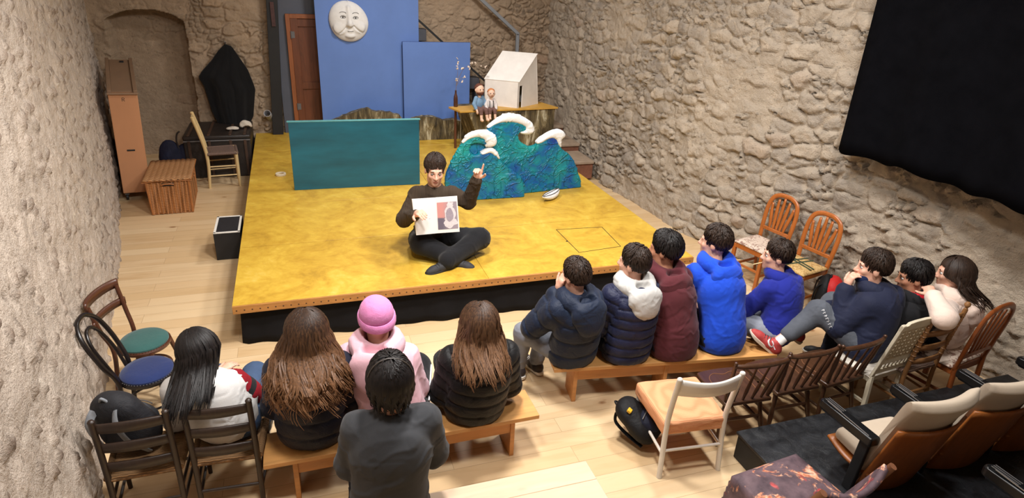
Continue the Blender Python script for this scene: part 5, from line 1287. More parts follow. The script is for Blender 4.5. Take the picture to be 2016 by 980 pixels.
M_UPH = cloth('cream_upholstery', (194, 178, 158), 0.05, 0.1, 0.85, 600, 0.08, 4, 0.1)
M_ARM = plain('black_plastic_armrest', (14, 15, 17), 0.32, 0.2, 10)
def theatre_seat(label, x, y, z0, arms=(-1,), tip=0.10):
    t = thing('theatre_seat', label, 'theatre seat', (x, y, z0), 0.0, 'old theatre seats on the black risers'); w = 0.50
    sh = 0.185
    # seat: plywood pan with an upholstered pad
    R = Matrix.Rotation(tip, 3, 'X')
    def sp(a, b, c): v = R @ Vector((a, b, c)); return (v.x, v.y, v.z+sh)
    MB().grid(lambda u, v: sp((u-0.5)*(w-0.03), -0.20+v*0.31, -0.02-0.03*math.sin(PI*v)), 12, 10).build('seat_pan', M_TWOOD, t, smooth=60, solid=0.018)
    S = SDF(0.011)
    V, Q = solve_box((-w/2, -0.16, -0.06), (w/2, 0.34, 0.09), 0.011, lambda X, Y, Z: (lambda qx, qy, qz: np.sqrt(np.maximum(qx, 0)**2+np.maximum(qy, 0)**2+np.maximum(qz, 0)**2)+np.minimum(np.maximum(np.maximum(qx, qy), qz), 0)-0.03)(np.abs(X)-(w/2-0.03)+0.03, np.abs(Y+0.055)-0.150+0.03, np.abs(Z-0.02-0.012*np.cos(X*6))-0.04+0.03))
    V = np.array([sp(*q) for q in V]); from_arrays('seat_cushion', V, Q, M_UPH, t, 180)
    # back: curved plywood shell with a cream pad that folds over the top
    def bk(u, v, off):
        a = (u-0.5)*2; z = 0.14+v*0.56; y = -0.17-0.15*v-off-0.045*(1-a*a)*0+0.05*a*a*0.6
        return (a*(w/2-0.008), y-0.03*(1-a*a), z+0.0)
    MB().grid(lambda u, v: bk(u, v*0.98-0.30, 0.035), 16, 14).build('back_shell', M_TWOOD, t, smooth=60, solid=0.014)
    n = 18
    def pad(u, v):
        a = v*2*PI; a2 = abs((u-0.5)*2); k = (1-a2**8)
        lv = 0.5-0.5*math.cos(min(max(v, 0), 1)*2*PI)
        # profile around the pad: front face up, over the top, short back lip
        if v < 0.5: vv, off = v/0.5*1.05-0.10, -0.055
        elif v < 0.62: q = (v-0.5)/0.12; vv, off = 0.95+0.06*math.sin(PI*q)+0.03*(1-q), -0.055+0.085*q
        elif v < 0.72: q = (v-0.62)/0.10; vv, off = 0.95-0.05*q, 0.03
        else: q = (v-0.72)/0.28; vv, off = 0.90-q*1.0, 0.03-0.02*min(1, q*6)
        c = 0.006
        p = bk(0.5+(u-0.5)*0.985, vv, off*(0.55+0.45*k))
        return p
    pm = MB().grid(pad, 22, 60); pm.f += [tuple(j*22 for j in range(60)), tuple(j*22+21 for j in range(59, -1, -1))]; pm.m += [0, 0]; pm.build('back_cushion', M_UPH, t, smooth=60)
    for s in arms:
        xx = s*(w/2+0.020)
        aw = 0.036; ol = [(-aw, -0.20), (aw, -0.20)]+[(aw*math.cos(a_), 0.150+aw*math.sin(a_)) for a_ in np.linspace(0, PI, 13)]
        o_ = MB().prism(ol, lambda a_, b_: Vector((xx+a_, b_, 0.362+0.02*b_-0.012*max(0, b_-0.12)/0.06)), lambda a_, b_: Vector((xx+a_*0.94, b_, 0.420+0.02*b_-0.018*max(0, b_-0.13)/0.05))).build('armrest', M_ARM, t, smooth=40, bevel=0.010)
        for gx in (-0.014, 0.0, 0.014): MB().bar((xx+gx, 0.03, 0.4205), (xx+gx, 0.155, 0.4195), 0.0035, 0.003).build('arm_groove', M_IRON, o_)
        MB().bar((xx-0.022, -0.17, 0.4165), (xx-0.022, 0.13, 0.4225), 0.004, 0.003).build('chrome_strip', plain('bright_strip', (190, 190, 192), 0.3, metal=0.8), o_)
        MB().bar((xx, -0.13, 0.0), (xx, -0.15, 0.365), 0.026, 0.06, (0, 1, 0)).build('arm_standard', M_BLACK, t, bevel=0.006)
        MB().cyl((xx, -0.12, 0.16), (xx+0.03*(-s), -0.12, 0.16), 0.020, n=14).build('hinge_bolt', M_IRON, t)
    return t
theatre_seat('cream and wood theatre seat nearest the chair with printed cover', 3.665, -2.56, 0.20, (-1, 1))
theatre_seat('cream and wood theatre seat cut off by the right edge of the photo', 4.235, -2.545, 0.20, (1,))
theatre_seat('theatre seat nearest the right wall of which only the armrest shows', 4.79, -2.54, 0.20, (1,))
theatre_seat('theatre seat in the rear row of which only the armrest shows at bottom right', 3.775, -3.40, 0.42, (-1,))

# pine benches
M_PINE = wood('pine_bench_wood', (208, 152, 90), 'X', 0.80, 0.4, 4, knots=0.6)
M_PINED = wood('pine_bench_side', (200, 140, 82), 'X', 0.78, 0.45, 4, knots=0.5)
M_PINEP = wood('pale_pine_plank', (222, 192, 162), 'X', 0.86, 0.4, 3, knots=0.5)
def bench(label, a, b, wdt, z, M=None, legs=(0.10, 0.5, 0.90), planks=1):
    a, b = Vector(a), Vector(b); L = (b-a).length; t = thing('pine_bench', label, 'bench', ((a.x+b.x)/2, (a.y+b.y)/2, 0), math.atan2(b.y-a.y, b.x-a.x), 'pine benches of the audience')
    for k in range(planks):
        pw = wdt/planks; MB().box((0, -wdt/2+pw*(k+0.5), z-0.014), (L, pw-0.0012, 0.028)).build('seat_plank', M or M_PINE, t, bevel=0.003)
    for s in (-1, 1): MB().box((0, s*(wdt/2-0.05), z-0.028-0.05), (L*0.80+0.02, 0.024, 0.10)).build('side_rail', M_PINED, t, bevel=0.002)
    for f in legs: MB().box(((f-0.5)*L, 0, (z-0.03)/2), (0.028, wdt-0.06, z-0.03)).build('leg_board', M_PINED, t, bevel=0.002)
    return t
bench('long pine bench on the left under the three girls', (0.255, -1.625), (1.86, -1.615), 0.27, 0.31)
bench('long pine bench on the right under the row of boys', (2.15, -1.20), (3.83, -1.445), 0.245, 0.31)
bench('pale pine bench at the bottom edge under the person in grey', (0.20, -2.335), (1.975, -2.335), 0.29, 0.31, M_PINEP, (0.04, 0.96), 2)

# backpacks
def backpack(name_label, loc, rz, tilt, s, M1, M2, straps, extra=None, pitch=0.0):
    t = thing('backpack', name_label, 'backpack', loc, rz); t.rotation_euler = (pitch, tilt, rz)
    S = SDF(0.010); S.ell((0, 0, 0.20*s), (0.155*s, 0.10*s, 0.21*s), k=0.05).ell((0, 0.01*s, 0.11*s), (0.165*s, 0.11*s, 0.13*s), k=0.05).ell((0, 0, 0.33*s), (0.11*s, 0.075*s, 0.08*s), k=0.05)
    S.clip(lambda X, Y, Z: 0.001-Z+0*X+0*Y)
    S.build('bag_body', M1, t, disp=lambda V, N: 0.009*fbm(V[:, 0]*8, V[:, 1]*8, V[:, 2]*8, seed=int(s*100)))
    F = SDF(0.010); F.ell((0, -0.075*s, 0.13*s), (0.125*s, 0.065*s, 0.11*s), k=0.03); F.build('front_pocket', M2, t, disp=lambda V, N: 0.006*fbm(V[:, 0]*12, V[:, 1]*12, V[:, 2]*12, seed=5))
    MB().tube([(x, -0.085*s-0.045*s*math.sqrt(max(0, 1-(x/(0.125*s))**2)), 0.185*s+0.02*s*math.cos(x*9/s)) for x in np.linspace(-0.105*s, 0.105*s, 12)], 0.0035, 6).build('zip', M_IRON, t)
    for q in (-1, 1): MB().tube(smooth_path([(q*0.06*s, 0.06*s, 0.37*s), (q*0.08*s, 0.125*s, 0.32*s), (q*0.09*s, 0.135*s, 0.18*s), (q*0.12*s, 0.10*s, 0.04*s)], 6), 0.022*s, 8, flat=0.3, up=(0, 1, 0)).build('shoulder_strap', straps, t)
    MB().tube(smooth_path([(-0.03*s, 0.03*s, 0.39*s), (0, 0.03*s, 0.435*s), (0.03*s, 0.03*s, 0.39*s)], 5), 0.008*s, 8).build('carry_loop', straps, t)
    return t
M_BPG = cloth('grey_black_nylon', (40, 40, 44), 0.25, 0, 0.65, 400, 0.15, 9, 0.5); M_BPG2 = cloth('dark_grey_nylon', (70, 72, 78), 0.2, 0, 0.65, 400, 0.15, 9, 0.5)
M_BPB = cloth('black_nylon', (18, 18, 20), 0.25, 0, 0.65, 400, 0.15, 9, 0.5); M_BPN = cloth('navy_pocket_nylon', (24, 28, 46), 0.2, 0, 0.65); M_RED = cloth('red_nylon', (178, 34, 34), 0.1, 0, 0.6, 400, 0.1, 7, 0.4)
M_BPS = cloth('pale_grey_strap', (132, 136, 142), 0.15, 0, 0.7)
b = backpack('grey and black backpack slumped on the dark ladder back chair', (-0.37, -1.44, 0.372), 2.75, 0.12, 0.94, M_BPG, M_BPG2, M_BPS, pitch=-0.30)
b = backpack('black backpack with yellow buckle lying under the white chair', (2.635, -1.90, 0.075), 0.75, 0.0, 0.78, M_BPB, M_BPN, M_BPB, pitch=-1.05)
b.location.z = 0.10
M_YELP = plain('yellow_buckle', (214, 168, 44), 0.4)
MB().box((-0.075, -0.06, 0.245), (0.035, 0.02, 0.028)).build('buckle', M_YELP, b, bevel=0.004)
b = backpack('red and black backpack on the floor by the orange chairs', (5.10, -0.74, 0.0), 0.75, -0.10, 1.0, M_RED, M_RED, M_BPB)

Bp = SDF(0.010); Bp.ell((0, 0.055, 0.20), (0.158, 0.075, 0.225)); Bp.clip(lambda X, Y, Z: 0.002-Z+0*X+0*Y); Bp.build('back_panel', M_BPB, b)

# ================================================================== people
def skin_mat(name, c):
    m, nt, bs = nodes(name); c = lin(c); v = coords(nt)
    col = ramp(nt, noise(nt, v, 22, 4), [(0.3, scale_c((c[0], c[1]*0.94, c[2]*0.92, 1), 0.95)), (0.7, scale_c(c, 1.05))])
    nt.links.new(col, bs.inputs['Base Color']); bs.inputs['Roughness'].default_value = 0.5; bs.inputs['Subsurface Weight'].default_value = 0.12
    bs.inputs['Subsurface Radius'].default_value = (0.012, 0.005, 0.003); bump(nt, bs, noise(nt, v, 160, 3), 0.08, 0.003); return m
def hair_mat(name, c, c2, rough=0.52, tips=None):
    m, nt, bs = nodes(name); v = coords(nt, 'Object', (1, 1, 0.10)); n = noise(nt, v, 120, 3, 0.6); b = noise(nt, coords(nt), 9, 3)
    col = ramp(nt, math_(nt, 'ADD', math_(nt, 'MULTIPLY', n, 0.6), math_(nt, 'MULTIPLY', b, 0.4)), [(0.35, lin(c)), (0.65, lin(c2))])
    if tips:
        tc = nt.nodes.new('ShaderNodeTexCoord'); sx = nt.nodes.new('ShaderNodeSeparateXYZ'); nt.links.new(tc.outputs['Object'], sx.inputs[0])
        g_ = math_(nt, 'ADD', math_(nt, 'MULTIPLY', math_(nt, 'SUBTRACT', 1.10, sx.outputs['Z']), 2.4), math_(nt, 'MULTIPLY', math_(nt, 'SUBTRACT', n, 0.5), 0.9), True)
        col = mixc(nt, math_(nt, 'MULTIPLY', g_, 0.9), mixc(nt, 0.65, col, scale_c(lin(c), 0.8)), mixc(nt, n, lin(c2), lin(tips)))
    nt.links.new(col, bs.inputs['Base Color']); bs.inputs['Roughness'].default_value = rough; bs.inputs['Specular IOR Level'].default_value = 0.3
    bump(nt, bs, n, 0.35, 0.003); return m
SK_FAIR = skin_mat('fair_skin', (222, 172, 148)); SK_TAN = skin_mat('tan_skin', (186, 132, 104))
M_LIP = plain('lip_skin', (196, 122, 108), 0.45, 0.05); M_EYEW = plain('eye_white', (226, 222, 216), 0.25, 0.02); M_IRIS = plain('dark_iris', (44, 30, 22), 0.2, 0.1)
HB_BLK = hair_mat('black_hair', (12, 10, 10), (34, 28, 27)); HB_DBR = hair_mat('dark_brown_hair', (26, 18, 14), (58, 42, 32)); HB_BRN = hair_mat('brown_hair', (44, 29, 21), (84, 58, 40), 0.5, (150, 108, 74)); HB_LBR = hair_mat('light_tipped_brown_hair', (40, 27, 20), (84, 57, 38), 0.5, (158, 112, 74))

def noise3(V, s, seed=0, o=4): return fbm(V[:, 0]*s, V[:, 1]*s, V[:, 2]*s, o=o, seed=seed)
def wrinkles(amp, seed):
    def f(V, N):
        w = noise3(V, 5, seed, 2)*0.6
        a = np.abs(vnoise(V[:, 0]*7+w*2, V[:, 1]*7, V[:, 2]*15+w*3, seed=seed+1)); b = np.abs(vnoise(V[:, 0]*16+V[:, 2]*9, V[:, 1]*15, V[:, 2]*16-V[:, 0]*9+w*4, seed=seed+2))
        c = np.abs(vnoise(V[:, 0]*5+V[:, 2]*4+w*2, V[:, 1]*5, V[:, 2]*11-V[:, 0]*5+w*3, seed=seed+7)); m = sstep(-0.25, 0.35, noise3(V, 2.6, seed+4, 2))
        return amp*(0.8*noise3(V, 6, seed+3, 2)-0.75*np.clip(1-a*6, 0, 1)*m+0.7*np.clip(1-b*5, 0, 1)*m+0.9*np.clip(1-c*5, 0, 1)*(1-m))
    return f
def quilts(bones, pitch, amp, seed):
    """stitched bands across the body and sleeves of a padded jacket"""
    def f(V, N):
        best = np.full(len(V), 9.0); s = np.zeros(len(V)); acc = 0
        for a, b, r in bones:
            a = np.array(a); e = np.array(b)-a; L = np.linalg.norm(e); t = ((V-a) @ e)/(L*L); tc = np.clip(t, 0, 1)
            d = np.linalg.norm(V-a-tc[:, None]*e, axis=1)-r; k = d < best; best = np.where(k, d, best); s = np.where(k, t*L, s)
        s = s+0.006*noise3(V, 8, seed, 2)
        q = np.abs(np.sin(np.pi*s/pitch)); pk = vnoise(V[:, 0]*38+V[:, 2]*8, V[:, 1]*38, V[:, 2]*30, seed=seed+6); return 0.0095*(np.clip(q*2.4, 0, 1)**0.6-0.8)+0.004*q+0.0045*noise3(V, 17, seed+5, 3)+0.003*pk*(1-q)
    return f

class Person:
    def __init__(s, label, loc, rz, seat, head_px, head_Y, S=1.0, hyaw=0.0, hpitch=0.0, hroll=0.0, skin=None, group=None, bulge=0.03):
        s.S = S; s.t = thing('person', label, 'person', (loc[0], loc[1], 0), rz, group); s.inv = s.t.matrix_basis.inverted(); s.skin = skin or SK_FAIR
        s.seat = seat; s.H = np.array(s.inv @ at(head_px[0], head_px[1], Y=head_Y)); s.P = np.array((0, 0, seat+0.095*S)); s.R = rot3(hyaw, hpitch, hroll)
        up = (s.H-s.P); up = up/np.linalg.norm(up); s.up = up
        s.N = s.H+np.array((0, -0.028, -0.150))*S*np.array((1, 1, 1))-0.02*S*(up-np.array((0, 0, 1)))
        s.bulge = bulge; s.C = s.P+(s.N-s.P)*0.62+np.array((0, -bulge, 0)); s.W = s.P+(s.N-s.P)*0.30+np.array((0, -bulge*0.7, 0))
        s.sh = {q: s.N+np.array((q*0.148*S, 0.0, -0.066*S)) for q in (-1, 1)}
        s.el, s.wr, s.hand, s.kn, s.an, s.toe = {}, {}, {}, {}, {}, {}
        s.hip = {q: s.P+np.array((q*0.085*S, 0.0, -0.015*S)) for q in (-1, 1)}
        for q in (-1, 1):
            s.arm(q, s.sh[q]+np.array((q*0.05, 0.06, -0.25))*S, s.P+np.array((q*0.09*S, 0.30*S, 0.09*S)))
            s.leg(q, s.P+np.array((q*0.10*S, 0.40*S, 0.02*S)), np.array((q*0.11*S, 0.42*S, 0.085*S)))
    def J(s, px, py, Y=None, X=None, Z=None): return np.array(s.inv @ at(px, py, X=X, Y=Y, Z=Z))
    def hd(s, p): return s.H+s.R @ (np.array(p, float)*s.S)
    def arm(s, q, el, wr, d=None, n=(0, 0, -1), curl=0.6, fingers=None): s.el[q] = np.array(el, float); s.wr[q] = np.array(wr, float); s.hand[q] = (d, np.array(n, float), curl, fingers)
    def leg(s, q, kn, an, toe=(0, 1, 0)): s.kn[q] = np.array(kn, float); s.an[q] = np.array(an, float); s.toe[q] = np.array(toe, float)/np.linalg.norm(toe)
    def body(s, h=0.009, face=False):
        S = s.S; B = SDF(h); R = s.R; hd = s.hd
        def E(p, r, k=0.015): B.ell(hd(p), np.array(r)*S, R, k*S)
        E((0, -0.012, 0.030), (0.071, 0.094, 0.088)); E((0, 0.028, -0.040), (0.054, 0.064, 0.074), 0.03); B.cone(hd((0, 0.066, -0.094)), hd((0, 0.062, -0.090)), 0.021*S, 0.021*S, 0.025*S)
        B.cone(hd((-0.034, 0.02, -0.075)), hd((0.034, 0.02, -0.075)), 0.024*S, 0.024*S, 0.02*S)
        B.cone(hd((0, 0.088, 0.014)), hd((0, 0.108, -0.022)), 0.0085*S, 0.0125*S, 0.012*S)
        for q in (-1, 1): B.ell(hd((q*0.012, 0.098, -0.026)), np.array((0.009, 0.010, 0.008))*S, R, 0.006*S)
        B.cone(hd((-0.034, 0.078, 0.030)), hd((0.034, 0.078, 0.030)), 0.0115*S, 0.0115*S, 0.02*S)
        for q in (-1, 1):
            B.cut(hd((q*0.031, 0.104, 0.010)), np.array((0.017, 0.020, 0.0095))*S, R, 0.012*S)
            B.ell(hd((q*0.040, 0.064, -0.018)), np.array((0.018, 0.016, 0.015))*S, R, 0.025*S)
            B.ell(hd((q*0.075, -0.010, -0.006)), np.array((0.010, 0.021, 0.031))*S, R, 0.008*S)
        B.ell(hd((0, 0.0865, -0.0560)), np.array((0.020, 0.010, 0.0048))*S, R, 0.006*S).ell(hd((0, 0.0850, -0.0665)), np.array((0.016, 0.010, 0.0055))*S, R, 0.006*S)
        B.cone(s.N+np.array((0, 0.0, -0.03))*S, hd((0, -0.015, -0.06)), 0.058*S, 0.052*S, 0.03*S)
        B.ell(s.P, np.array((0.150, 0.105, 0.105))*S, None, 0.05).ell(s.W, np.array((0.125, 0.092, 0.13))*S, None, 0.05).ell(s.C, np.array((0.150, 0.105, 0.165))*S, None, 0.05)
        B.cone(s.sh[-1], s.sh[1], 0.052*S, 0.052*S, 0.05)
        for q in (-1, 1):
            B.chain([s.sh[q], s.el[q], s.wr[q]], [0.047*S, 0.038*S, 0.026*S], 0.02); s.fingers(B, q)
            B.chain([s.hip[q], s.kn[q], s.an[q]], [0.078*S, 0.052*S, 0.036*S], 0.03); B.cone(s.an[q]+np.array((0, 0, -0.03))*S, s.an[q]+s.toe[q]*0.13*S+np.array((0, 0, -0.055))*S, 0.034*S, 0.026*S, 0.03)
        inv = R.T
        def slot(c):
            l = ((c-s.H) @ R)/S; return ((np.abs(l[:, 0]) < 0.0175*(1-((l[:, 2]+0.061)/0.016)**2*0.5)) & (np.abs(l[:, 2]+0.0610) < 0.0085) & (l[:, 1] > 0.07)).astype(np.int32)
        s.b = B.build('body', [s.skin, M_LIP], s.t, slot=slot if face else None, disp=None)
        return s
    def fingers(s, B, q):
        S = s.S; d, n, curl, spec = s.hand[q]; W = s.wr[q]
        d = (W-s.el[q]) if d is None else np.array(d, float); d = d/np.linalg.norm(d); n = n-d*(n @ d); n = n/max(np.linalg.norm(n), 1e-6)
        a = np.cross(d, n)            # across the palm
        # thumb side: for the right hand (q=+1) palm normal n, fingers d -> thumb towards cross(n, d)*?  right hand palm down (n=-z), d=+y: thumb to -x
        th = np.cross(n, d)*(-1 if q > 0 else 1)*-1
        k = 0.006*S
        B.chain([W, W+d*0.045*S, W+d*0.085*S], [0.024*S, 0.026*S, 0.021*S], 0.015*S)
        for o in (-0.026, -0.009, 0.009, 0.026): B.cone(W+d*0.02*S+th*o*0.6*S, W+d*0.085*S+th*o*S, 0.014*S, 0.0125*S, 0.010*S)
        LEN = (0.070, 0.078, 0.073, 0.058); OFF = (0.028, 0.0095, -0.0095, -0.027)
        for i in range(4):
            c = curl if spec is None else spec[i]; p = W+d*0.088*S+th*OFF[i]*S; v = d+th*OFF[i]*2.2; v = v/np.linalg.norm(v); rr = 0.0095*S if i < 3 else 0.0085*S
            for f, bend in ((0.44, 0.9), (0.31, 1.15), (0.25, 0.7)):
                ang = c*bend; v = v*math.cos(ang)+n*math.sin(ang); v = v/np.linalg.norm(v); p2 = p+v*LEN[i]*f*S; B.cone(p, p2, rr, rr*0.92, k*0.5); p = p2; rr *= 0.92
                n_ = n
            # keep the bend turning: rotate the frame by re-using n against the finger
        ct = 0.5 if spec is None else spec[4]
        p = W+d*0.028*S+th*0.022*S; v = th*0.72+d*0.62+n*0.25*ct; v = v/np.linalg.norm(v)
        for L_, r1, r2 in ((0.040, 0.0145, 0.0115), (0.032, 0.0115, 0.0105), (0.026, 0.0105, 0.0085)):
            p2 = p+v*L_*S; B.cone(p, p2, r1*S, r2*S, k); p = p2; v = v+d*0.35+n*0.55*ct-th*0.25*ct; v = v/np.linalg.norm(v)
    def eyes(s, gaze=(0, 0)):
        for q in (-1, 1):
            mb = MB(); c = s.hd((q*0.031, 0.0755, 0.010)); Rm = Matrix(s.R.tolist())
            mb.sphere(c, (0.0130*s.S, 0.0120*s.S, 0.0105*s.S), 14, 0, Rm)
            e = s.hd((q*0.031+gaze[0], 0.0755+0.0070, 0.009+gaze[1])); mb.sphere(e, (0.0062*s.S, 0.0062*s.S, 0.0062*s.S), 10, 1, Rm); mb.build('eye', [M_EYEW, M_IRIS], s.t)
            lid = [s.hd((q*0.031+0.0155*math.cos(a), 0.0885-0.004*abs(math.cos(a)), 0.0110+0.0055*math.sin(a))) for a in np.linspace(0.1, PI-0.1, 8)]
            MB().tube(lid, 0.0017*s.S, 6).build('eyelid', HB_DBR, s.t)
        return s
    def brows(s, M):
        for q in (-1, 1): MB().tube([s.hd((q*x, 0.0895-(x-0.03)**2*9, 0.0325+z)) for x, z in ((0.014, -0.002), (0.024, 0.002), (0.036, 0.004), (0.047, -0.001))], [0.0026*s.S, 0.0036*s.S, 0.0032*s.S, 0.0018*s.S], 6).build('eyebrow', M, s.t)
        return s
    # ---------------- clothes
    def top(s, name, M, g=0.016, hem=-0.06, sleeve=1.0, disp=None, pitch=None, collar=0.0, wide=1.0, seed=1, neck=True, h=0.009, sag=0.0):
        S = s.S; T = SDF(h); G = g
        T.ell(s.P+np.array((0, -0.01, 0.03+hem*0.3))*1.0, np.array((0.145*wide, 0.108, 0.10-hem*0.5))*S+G, None, 0.06).ell(s.W+np.array((0, -0.006, 0)), np.array((0.132*wide, 0.100, 0.14))*S+G, None, 0.06).ell(s.C, np.array((0.146*wide, 0.108, 0.165))*S+G, None, 0.05)
        T.cone(s.sh[-1], s.sh[1], 0.050*S+G*0.8, 0.050*S+G*0.8, 0.05).cone(s.N+np.array((0, -0.004, -0.06))*S, s.N+np.array((0, 0.002, 0.0+collar))*S, 0.085*S+G*0.5, 0.060*S+G*0.3, 0.04)
        for q in (-1, 1):
            w = s.el[q]+(s.wr[q]-s.el[q])*sleeve
            T.chain([s.sh[q], s.el[q], w], [0.050*S+G, 0.044*S+G*0.9, 0.034*S+G*0.7], 0.03)
        # open the neck
        nk = s.N+np.array((0, 0.010, 0.038+collar))*S; T.cut(nk, np.array((0.060, 0.064, 0.048))*S, None, 0.012)
        z0 = s.seat+0.004
        T.clip(lambda X, Y, Z: (z0-Z)+0*X+0*Y)
        if pitch: disp = quilts([(s.P-np.array((0, 0, 0.1)), s.N, 0.13*S), (s.sh[-1], s.el[-1], 0.05*S), (s.el[-1], s.wr[-1], 0.045*S), (s.sh[1], s.el[1], 0.05*S), (s.el[1], s.wr[1], 0.045*S)], pitch, 0.014, seed)
        o = T.build(name, M, s.t, disp=disp or wrinkles(0.006, seed)); s.topo = o; return o
    def hood(s, M, g=0.016, up=0.0, size=1.0, name='hood', seed=3):
        S = s.S; T = SDF(0.008); b = s.N+np.array((0, -0.070-s.bulge*0.35-g*0.7, 0.0+up))*S
        for a in np.linspace(0, 2*PI, 13)[:-1]:
            x, y = math.sin(a)*0.085*size, -math.cos(a)*0.070*size
            zz = 0.012-0.030*(1+math.cos(a))*0.5*size+0.02
            T.ell(s.N+np.array((x, y-0.020, zz+up))*S, np.array((0.034, 0.034, 0.034))*S*size+g*0.35, None, 0.05)
        T.ell(b+np.array((0, -0.040, -0.040))*S*size, np.array((0.108, 0.046, 0.075))*S*size+g*0.3, None, 0.04).ell(b+np.array((0, -0.062, -0.105))*S*size, np.array((0.078, 0.036, 0.060))*S*size+g*0.3, None, 0.04)
        T.cut(s.N+np.array((0, 0.01, 0.055+up))*S, np.array((0.064, 0.064, 0.06))*S*size, None, 0.02).cut(b+np.array((0, -0.012, 0.035))*S*size, np.array((0.055, 0.030, 0.045))*S*size, None, 0.02)
        return T.build(name, M, s.t, disp=wrinkles(0.005, seed))
    def trousers(s, M, g=0.012, seed=5, length=0.93, h=0.009, flare=0.0):
        S = s.S; T = SDF(h); T.ell(s.P+np.array((0, -0.004, -0.012)), np.array((0.152, 0.112, 0.098))*S+g, None, 0.05)
        for q in (-1, 1):
            e = s.kn[q]+(s.an[q]-s.kn[q])*length; T.chain([s.hip[q], s.kn[q], e], [0.084*S+g, 0.060*S+g, 0.044*S+g+flare], 0.04)
        z0 = s.seat+0.002; P = s.P
        T.clip(lambda X, Y, Z: np.where(np.hypot(X-P[0], Y-P[1]) < 0.20*S, z0-Z, -1.0)+0*X)
        return T.build('trousers', M, s.t, disp=wrinkles(0.005, seed))
    def shoes(s, Mu, Ms, laces=None, sock=None, z0=None):
        S = s.S
        for q in (-1, 1):
            a = s.an[q]; f = s.toe[q]; f = f/np.linalg.norm(f); side = np.cross(f, (0, 0, 1)); side = side/max(np.linalg.norm(side), 1e-6); u = np.cross(side, f); u = u/np.linalg.norm(u)
            M3 = np.stack([side, f, u], 1); base = a-u*0.075*S
            L = lambda x, y, z: base+M3 @ (np.array((x, y, z))*S)
            B = SDF(0.0065); B.chain([L(0, -0.035, 0.045), L(0, 0.04, 0.040), L(0, 0.125, 0.030), L(0, 0.16, 0.026)], [0.040*S, 0.042*S, 0.036*S, 0.030*S], 0.02).chain([L(0, -0.02, 0.05), L(0, 0.0, 0.088)], [0.042*S, 0.039*S], 0.02)
            B.cut(L(0, 0.0, 0.12), np.array((0.028, 0.032, 0.04))*S, M3, 0.006)
            bs_, nn = base, u
            B.clip(lambda X, Y, Z: -((X-bs_[0])*nn[0]+(Y-bs_[1])*nn[1]+(Z-bs_[2])*nn[2])+0.014*S)
            o = B.build('shoe', Mu, s.t)
            out = smooth_path([(-0.030, -0.065, 0), (0.0, -0.082, 0), (0.030, -0.065, 0), (0.037, 0.0, 0), (0.047, 0.10, 0), (0.040, 0.165, 0), (0.0, 0.198, 0), (-0.040, 0.165, 0), (-0.047, 0.10, 0), (-0.037, 0.0, 0)], 4, True)
            MB().prism([(p.x, p.y) for p in out], lambda x, y: Vector(L(x*0.98, y, 0.0+0.012*max(0, (y-0.13)/0.06))), lambda x, y: Vector(L(x, y, 0.026))).build('sole', Ms, o, smooth=40, bevel=0.003)
            if laces:
                mb = MB()
                for k in range(5):
                    y = 0.035+k*0.020; zz = 0.092-k*0.007; mb.tube([L(-0.028, y, zz-0.012), L(0, y+0.004, zz+0.004), L(0.028, y, zz-0.012)], 0.0035*S, 6)
                mb.build('laces', laces, o)
            if sock: MB().tube([L(0, 0.0, 0.07), L(0, -0.004, 0.11), a+(s.kn[q]-a)*0.20], [0.034*S, 0.036*S, 0.038*S], 14).build('sock', sock, s.t)
    # ---------------- hair
    def _lock(s, mb, pts, r, flat=0.45, n=6):
        P = [Vector(s.hd(p)) for p in pts]; N_ = len(P)
        mb.tube(P, [max(0.0012, r*s.S*(0.55+0.6*math.sin(PI*min(1, 0.15+0.85*i/(N_-1)))**0.8)*(1-0.75*max(0, i/(N_-1)-0.6)/0.4)) for i in range(N_)], n, flat=flat)
    def short_hair(s, M, seed=0, thick=0.014, tuft=0.045, n=170, nape=-0.075, fringe=0.055, spread=1.0, quiff=0.0, crown=(0.0, -0.035)):
        S = s.S; R = s.R; H = SDF(0.006); H.ell(s.hd((0, -0.014, 0.034)), (np.array((0.073, 0.096, 0.091))+thick)*S, R, 0.02)
        Hc = s.H; sl = (fringe-nape)/0.16
        def clip(X, Y, Z):
            x, y, z = (X-Hc[0])/S, (Y-Hc[1])/S, (Z-Hc[2])/S
            ly = R[0, 1]*x+R[1, 1]*y+R[2, 1]*z; lz = R[0, 2]*x+R[1, 2]*y+R[2, 2]*z; lx = R[0, 0]*x+R[1, 0]*y+R[2, 0]*z
            line = nape+(ly+0.085)*sl
            line = np.where((ly > 0.0) & (ly < 0.045), np.minimum(line, -0.012+0*ly), line)  # sideburns
            line = np.where(ly >= 0.045, np.maximum(line, fringe-0.02), line)
            return (line-lz)*S*0.8
        H.clip(clip)
        sc = 60/S
        def hd_disp(V, N):
            l = ((V-Hc) @ R)/S; ang = np.arctan2(l[:, 0]-crown[0], l[:, 1]-crown[1]); rad = np.hypot(l[:, 0]-crown[0], l[:, 1]-crown[1])
            ln_ = nape+(l[:, 1]+0.085)*sl; ln_ = np.where(l[:, 1] >= 0.045, np.maximum(ln_, fringe-0.02), ln_); edge = (thick+0.001)*S*(1-sstep(0.0, 0.095, l[:, 2]-ln_))
            return -edge+0.0045*vnoise(ang*9, rad*14, l[:, 2]*6, seed=seed)+0.0035*noise3(V, 26, seed+2, 2)+0.012*quiff*20*np.clip(l[:, 1]*8, 0, 1)*np.clip((l[:, 2]-0.05)*14, 0, 1)*0.5
        o = H.build('hair', M, s.t, disp=hd_disp)
        r = random.Random(seed); mb = MB()
        def srf(a_, th_, up=0.0): return np.array((math.sin(a_)*math.sin(th_)*(0.073+thick+up), -0.014+math.sin(a_)*math.cos(th_)*(0.096+thick+up), 0.034+math.cos(a_)*(0.091+thick+up)))
